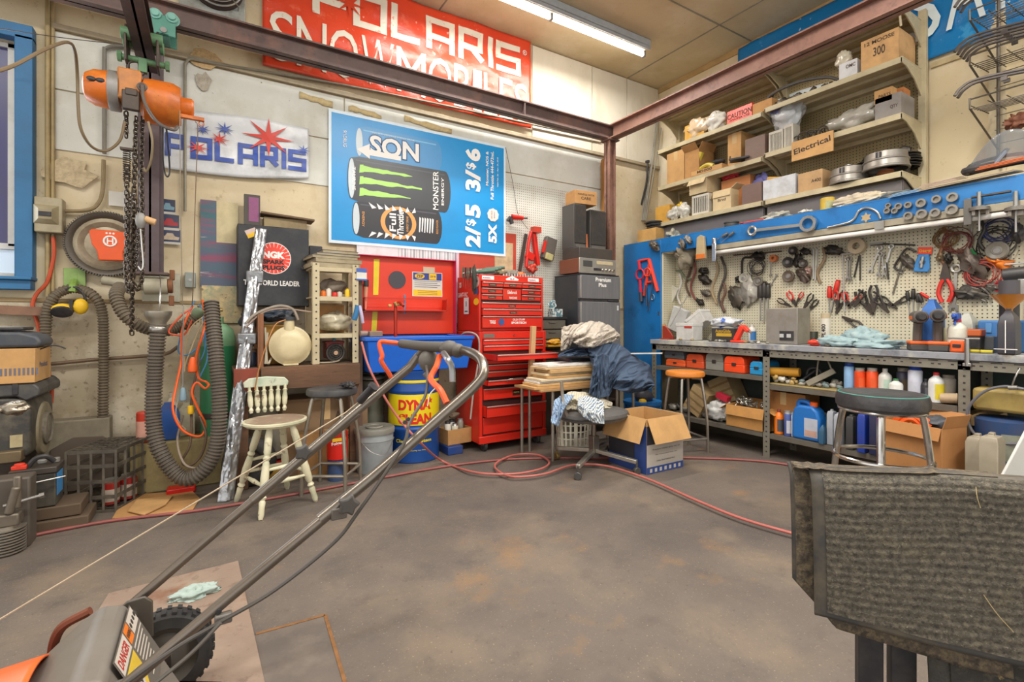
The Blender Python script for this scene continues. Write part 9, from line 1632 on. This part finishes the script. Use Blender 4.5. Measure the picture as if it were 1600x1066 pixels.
m=MB();a=P(150,962,Y=YF+.0);m.tube([V((A.x-.03,YF-.02,A.z-.02)),V((A.x-.09,YF-.01,A.z-.05)),V((A.x-.11,YF,A.z-.11)),V((A.x-.10,YF,A.z-.16))],.012);build('rusty_spring',m,M('#7a4430',.7,.3,dirt=.4),t,world=True)
m=MB();m.M=T(-.78,1.62,.0)@RZ(.2);m.bx(-.3,.28,-.25,.02,.0,.02);solo('plywood_scrap','torn plywood scrap on the floor left of the mower','board',m,M('#a08a5c',.8,dirt=.6,scale=20),bev=.002)
# draped mat on a low stand, right foreground.  local axes: a = along the fold (towards the right, nearer), b = away from the viewer
O0=P(1268,728,D=1.30);da=V((.877,-.48,0));fr_,rr_=V((sin(ANG),cos(ANG),0)),V((cos(ANG),-sin(ANG),0));ea=(rr_*.955+fr_*-.297).normalized();eb=V((-ea.y,ea.x,0))
MATC=surf('#635d52',[('#857c6a',70,.46,.6,.75),('#33312e',110,.5,.64,.65),('#85754c',3,.56,.76,.35),('#a39a84',160,.6,.68,.7)],bump=1.0,rough=.95)
MATD=surf('#544a3e',[('#786a52',60,.45,.62,.8),('#2c2a26',55,.5,.62,.7)],bump=.8,rough=.95);RIM=M('#3c3a38',.6,dirt=.45,dcol='#8a7a5c')
zt_=O0.z
t=thing('draped_mat','grey ribbed carpet mat folded over a low stand in the right foreground','mat',tuple(O0-V((0,0,.5))));LA=.95
def mp(a_,s,lift=0):
    """point of the mat: a_ along the fold, s = distance from the crest down the front (+) or back (-)"""
    R=.05;sg=1 if s >= 0 else -1;s_=abs(s);ln=pi/2*R
    if s_<ln: th=s_/R;b_=-sg*R*sin(th)*1.0;z=zt_-R*(1-cos(th))
    else: b_=-sg*(R+.10*(s_-ln)*(1 if sg>0 else .35));z=zt_-R-(s_-ln)
    n_=mn.noise(V((a_*3,s*3,2)))*.012
    p=O0+ea*a_+eb*(b_+n_);p.z=z+.02*sin(a_*2.4)+n_-.05*a_*a_*.3;return p+eb*(-sg*lift)
HL=.372
def matf(u,v):
    a_=LA*u;s=-.10+(HL+.10+.12*a_)*v;rib=.0035*abs(sin(s*pi/.0185));
    cut=0
    return mp(a_+.015,s,rib)
m=MB();m.grid(matf,40,240);build('ribbed_pile',m,MATC,t,world=True,ang=80)
m=MB();m.grid(lambda u,v: mp(-.012+(LA+.02)*u,-.10+(HL+.112+.12*u*LA)*v,-.004),30,70);build('rubber_backing',m,RIM,t,world=True,solid=.005)
def smx(a_): return min(HL+.05,.315+(a_+.05)*1.15)+.12*max(0,a_)
m=MB();m.grid(lambda u,v: (lambda a_: mp(a_,-.08+(.08+smx(a_))*v,-.022-.012*(1-u)))(-.044+.43*u),30,60);build('inner_fold',m,MATD,t,world=True,solid=.006)
m=MB();m.grid(lambda u,v: (lambda a_: mp(a_,.02+(smx(a_)-.015)*v,-.040-.012*(1-u)))(-.050+.45*u),30,40);build('folded_edge',m,RIM,t,world=True,solid=.007)
m=MB()
for (a1,s1,a2,s2_) in ((.33,.05,.335,.10),(.33,.29,.38,.36)): m.tube([mp(a1,s1,.006),mp((a1+a2)/2-.004,(s1+s2_)/2,.008),mp(a2,s2_,.006)],.0008,n=4)
build('straw',m,M('#c8b07c',.8),t,world=True)
t=thing('mat_stand','black steel trestle carrying the draped mats','stand',tuple((O0+ea*.4+eb*.1).xy)+(0,));m=MB();m.bx(0,LA+.2,-.022,.022,-.02,.02,T((O0+eb*.004)-V((0,0,.075)))@Matrix((ea,eb,V((0,0,1)))).transposed().to_4x4()@T(.03,0,0));build('top_rail',m,BLACK,t,world=True)
for a_ in (.13,.20,.92):
    m=MB();p=O0+ea*a_;m.beam(V((p.x,p.y,0)),V((p.x,p.y,zt_-.09)),.03,.055,(ea.x,ea.y,0));build('leg',m,BLACK,t,world=True,bev=.003)
t=thing('draped_mat','second dark mat hanging underneath the large ribbed mat','mat',tuple(O0+ea*.5-V((0,0,.7))));m=MB();m.grid(lambda u,v: (lambda p: p+V((0,0,0)))(mp(.235+.72*u,HL*.80+.34*v,-.045)),20,20);build('mat_body',m,M('#3f3d3a',.9,dirt=.4,bump=.6,scale=30,dcol='#6a6250'),t,world=True,solid=.008);m=MB()
m.grid(lambda u,v: mp(.275+.7*u,HL*.86+.3*v,-.036),20,16);build('pile_panel',m,surf('#35332f',[('#9a8658',9,.50,.53,.9),('#5c5444',40,.5,.6,.6)],bump=.6),t,world=True)
# white leaning panel at the right edge
a=P(1557,752,D=2.05);m=MB();w0=P(1606,655,D=2.05);m.prism([(0,0),(.5,0),(.5,.62),(.19,.36)],-.006,.006,T(P(1552,760,D=1.95).x,P(1552,760,D=1.95).y,P(1552,760,D=1.95).z-.02)@Matrix((rr_,V((0,0,1)),-fr_)).transposed().to_4x4());solo('leaning_board','slanting white panel edge at the right margin behind the mat','panel',m,M('#cfcfc8',.5,dirt=.1),bev=.002)
m=MB();p=P(1590,760,D=1.97);m.bx(p.x-.02,p.x+.22,p.y-.16,p.y-.02,0,p.z-.03);solo('wooden_trestle','dark box supporting the white panel, hidden by the mat','stand',m,BLACK)
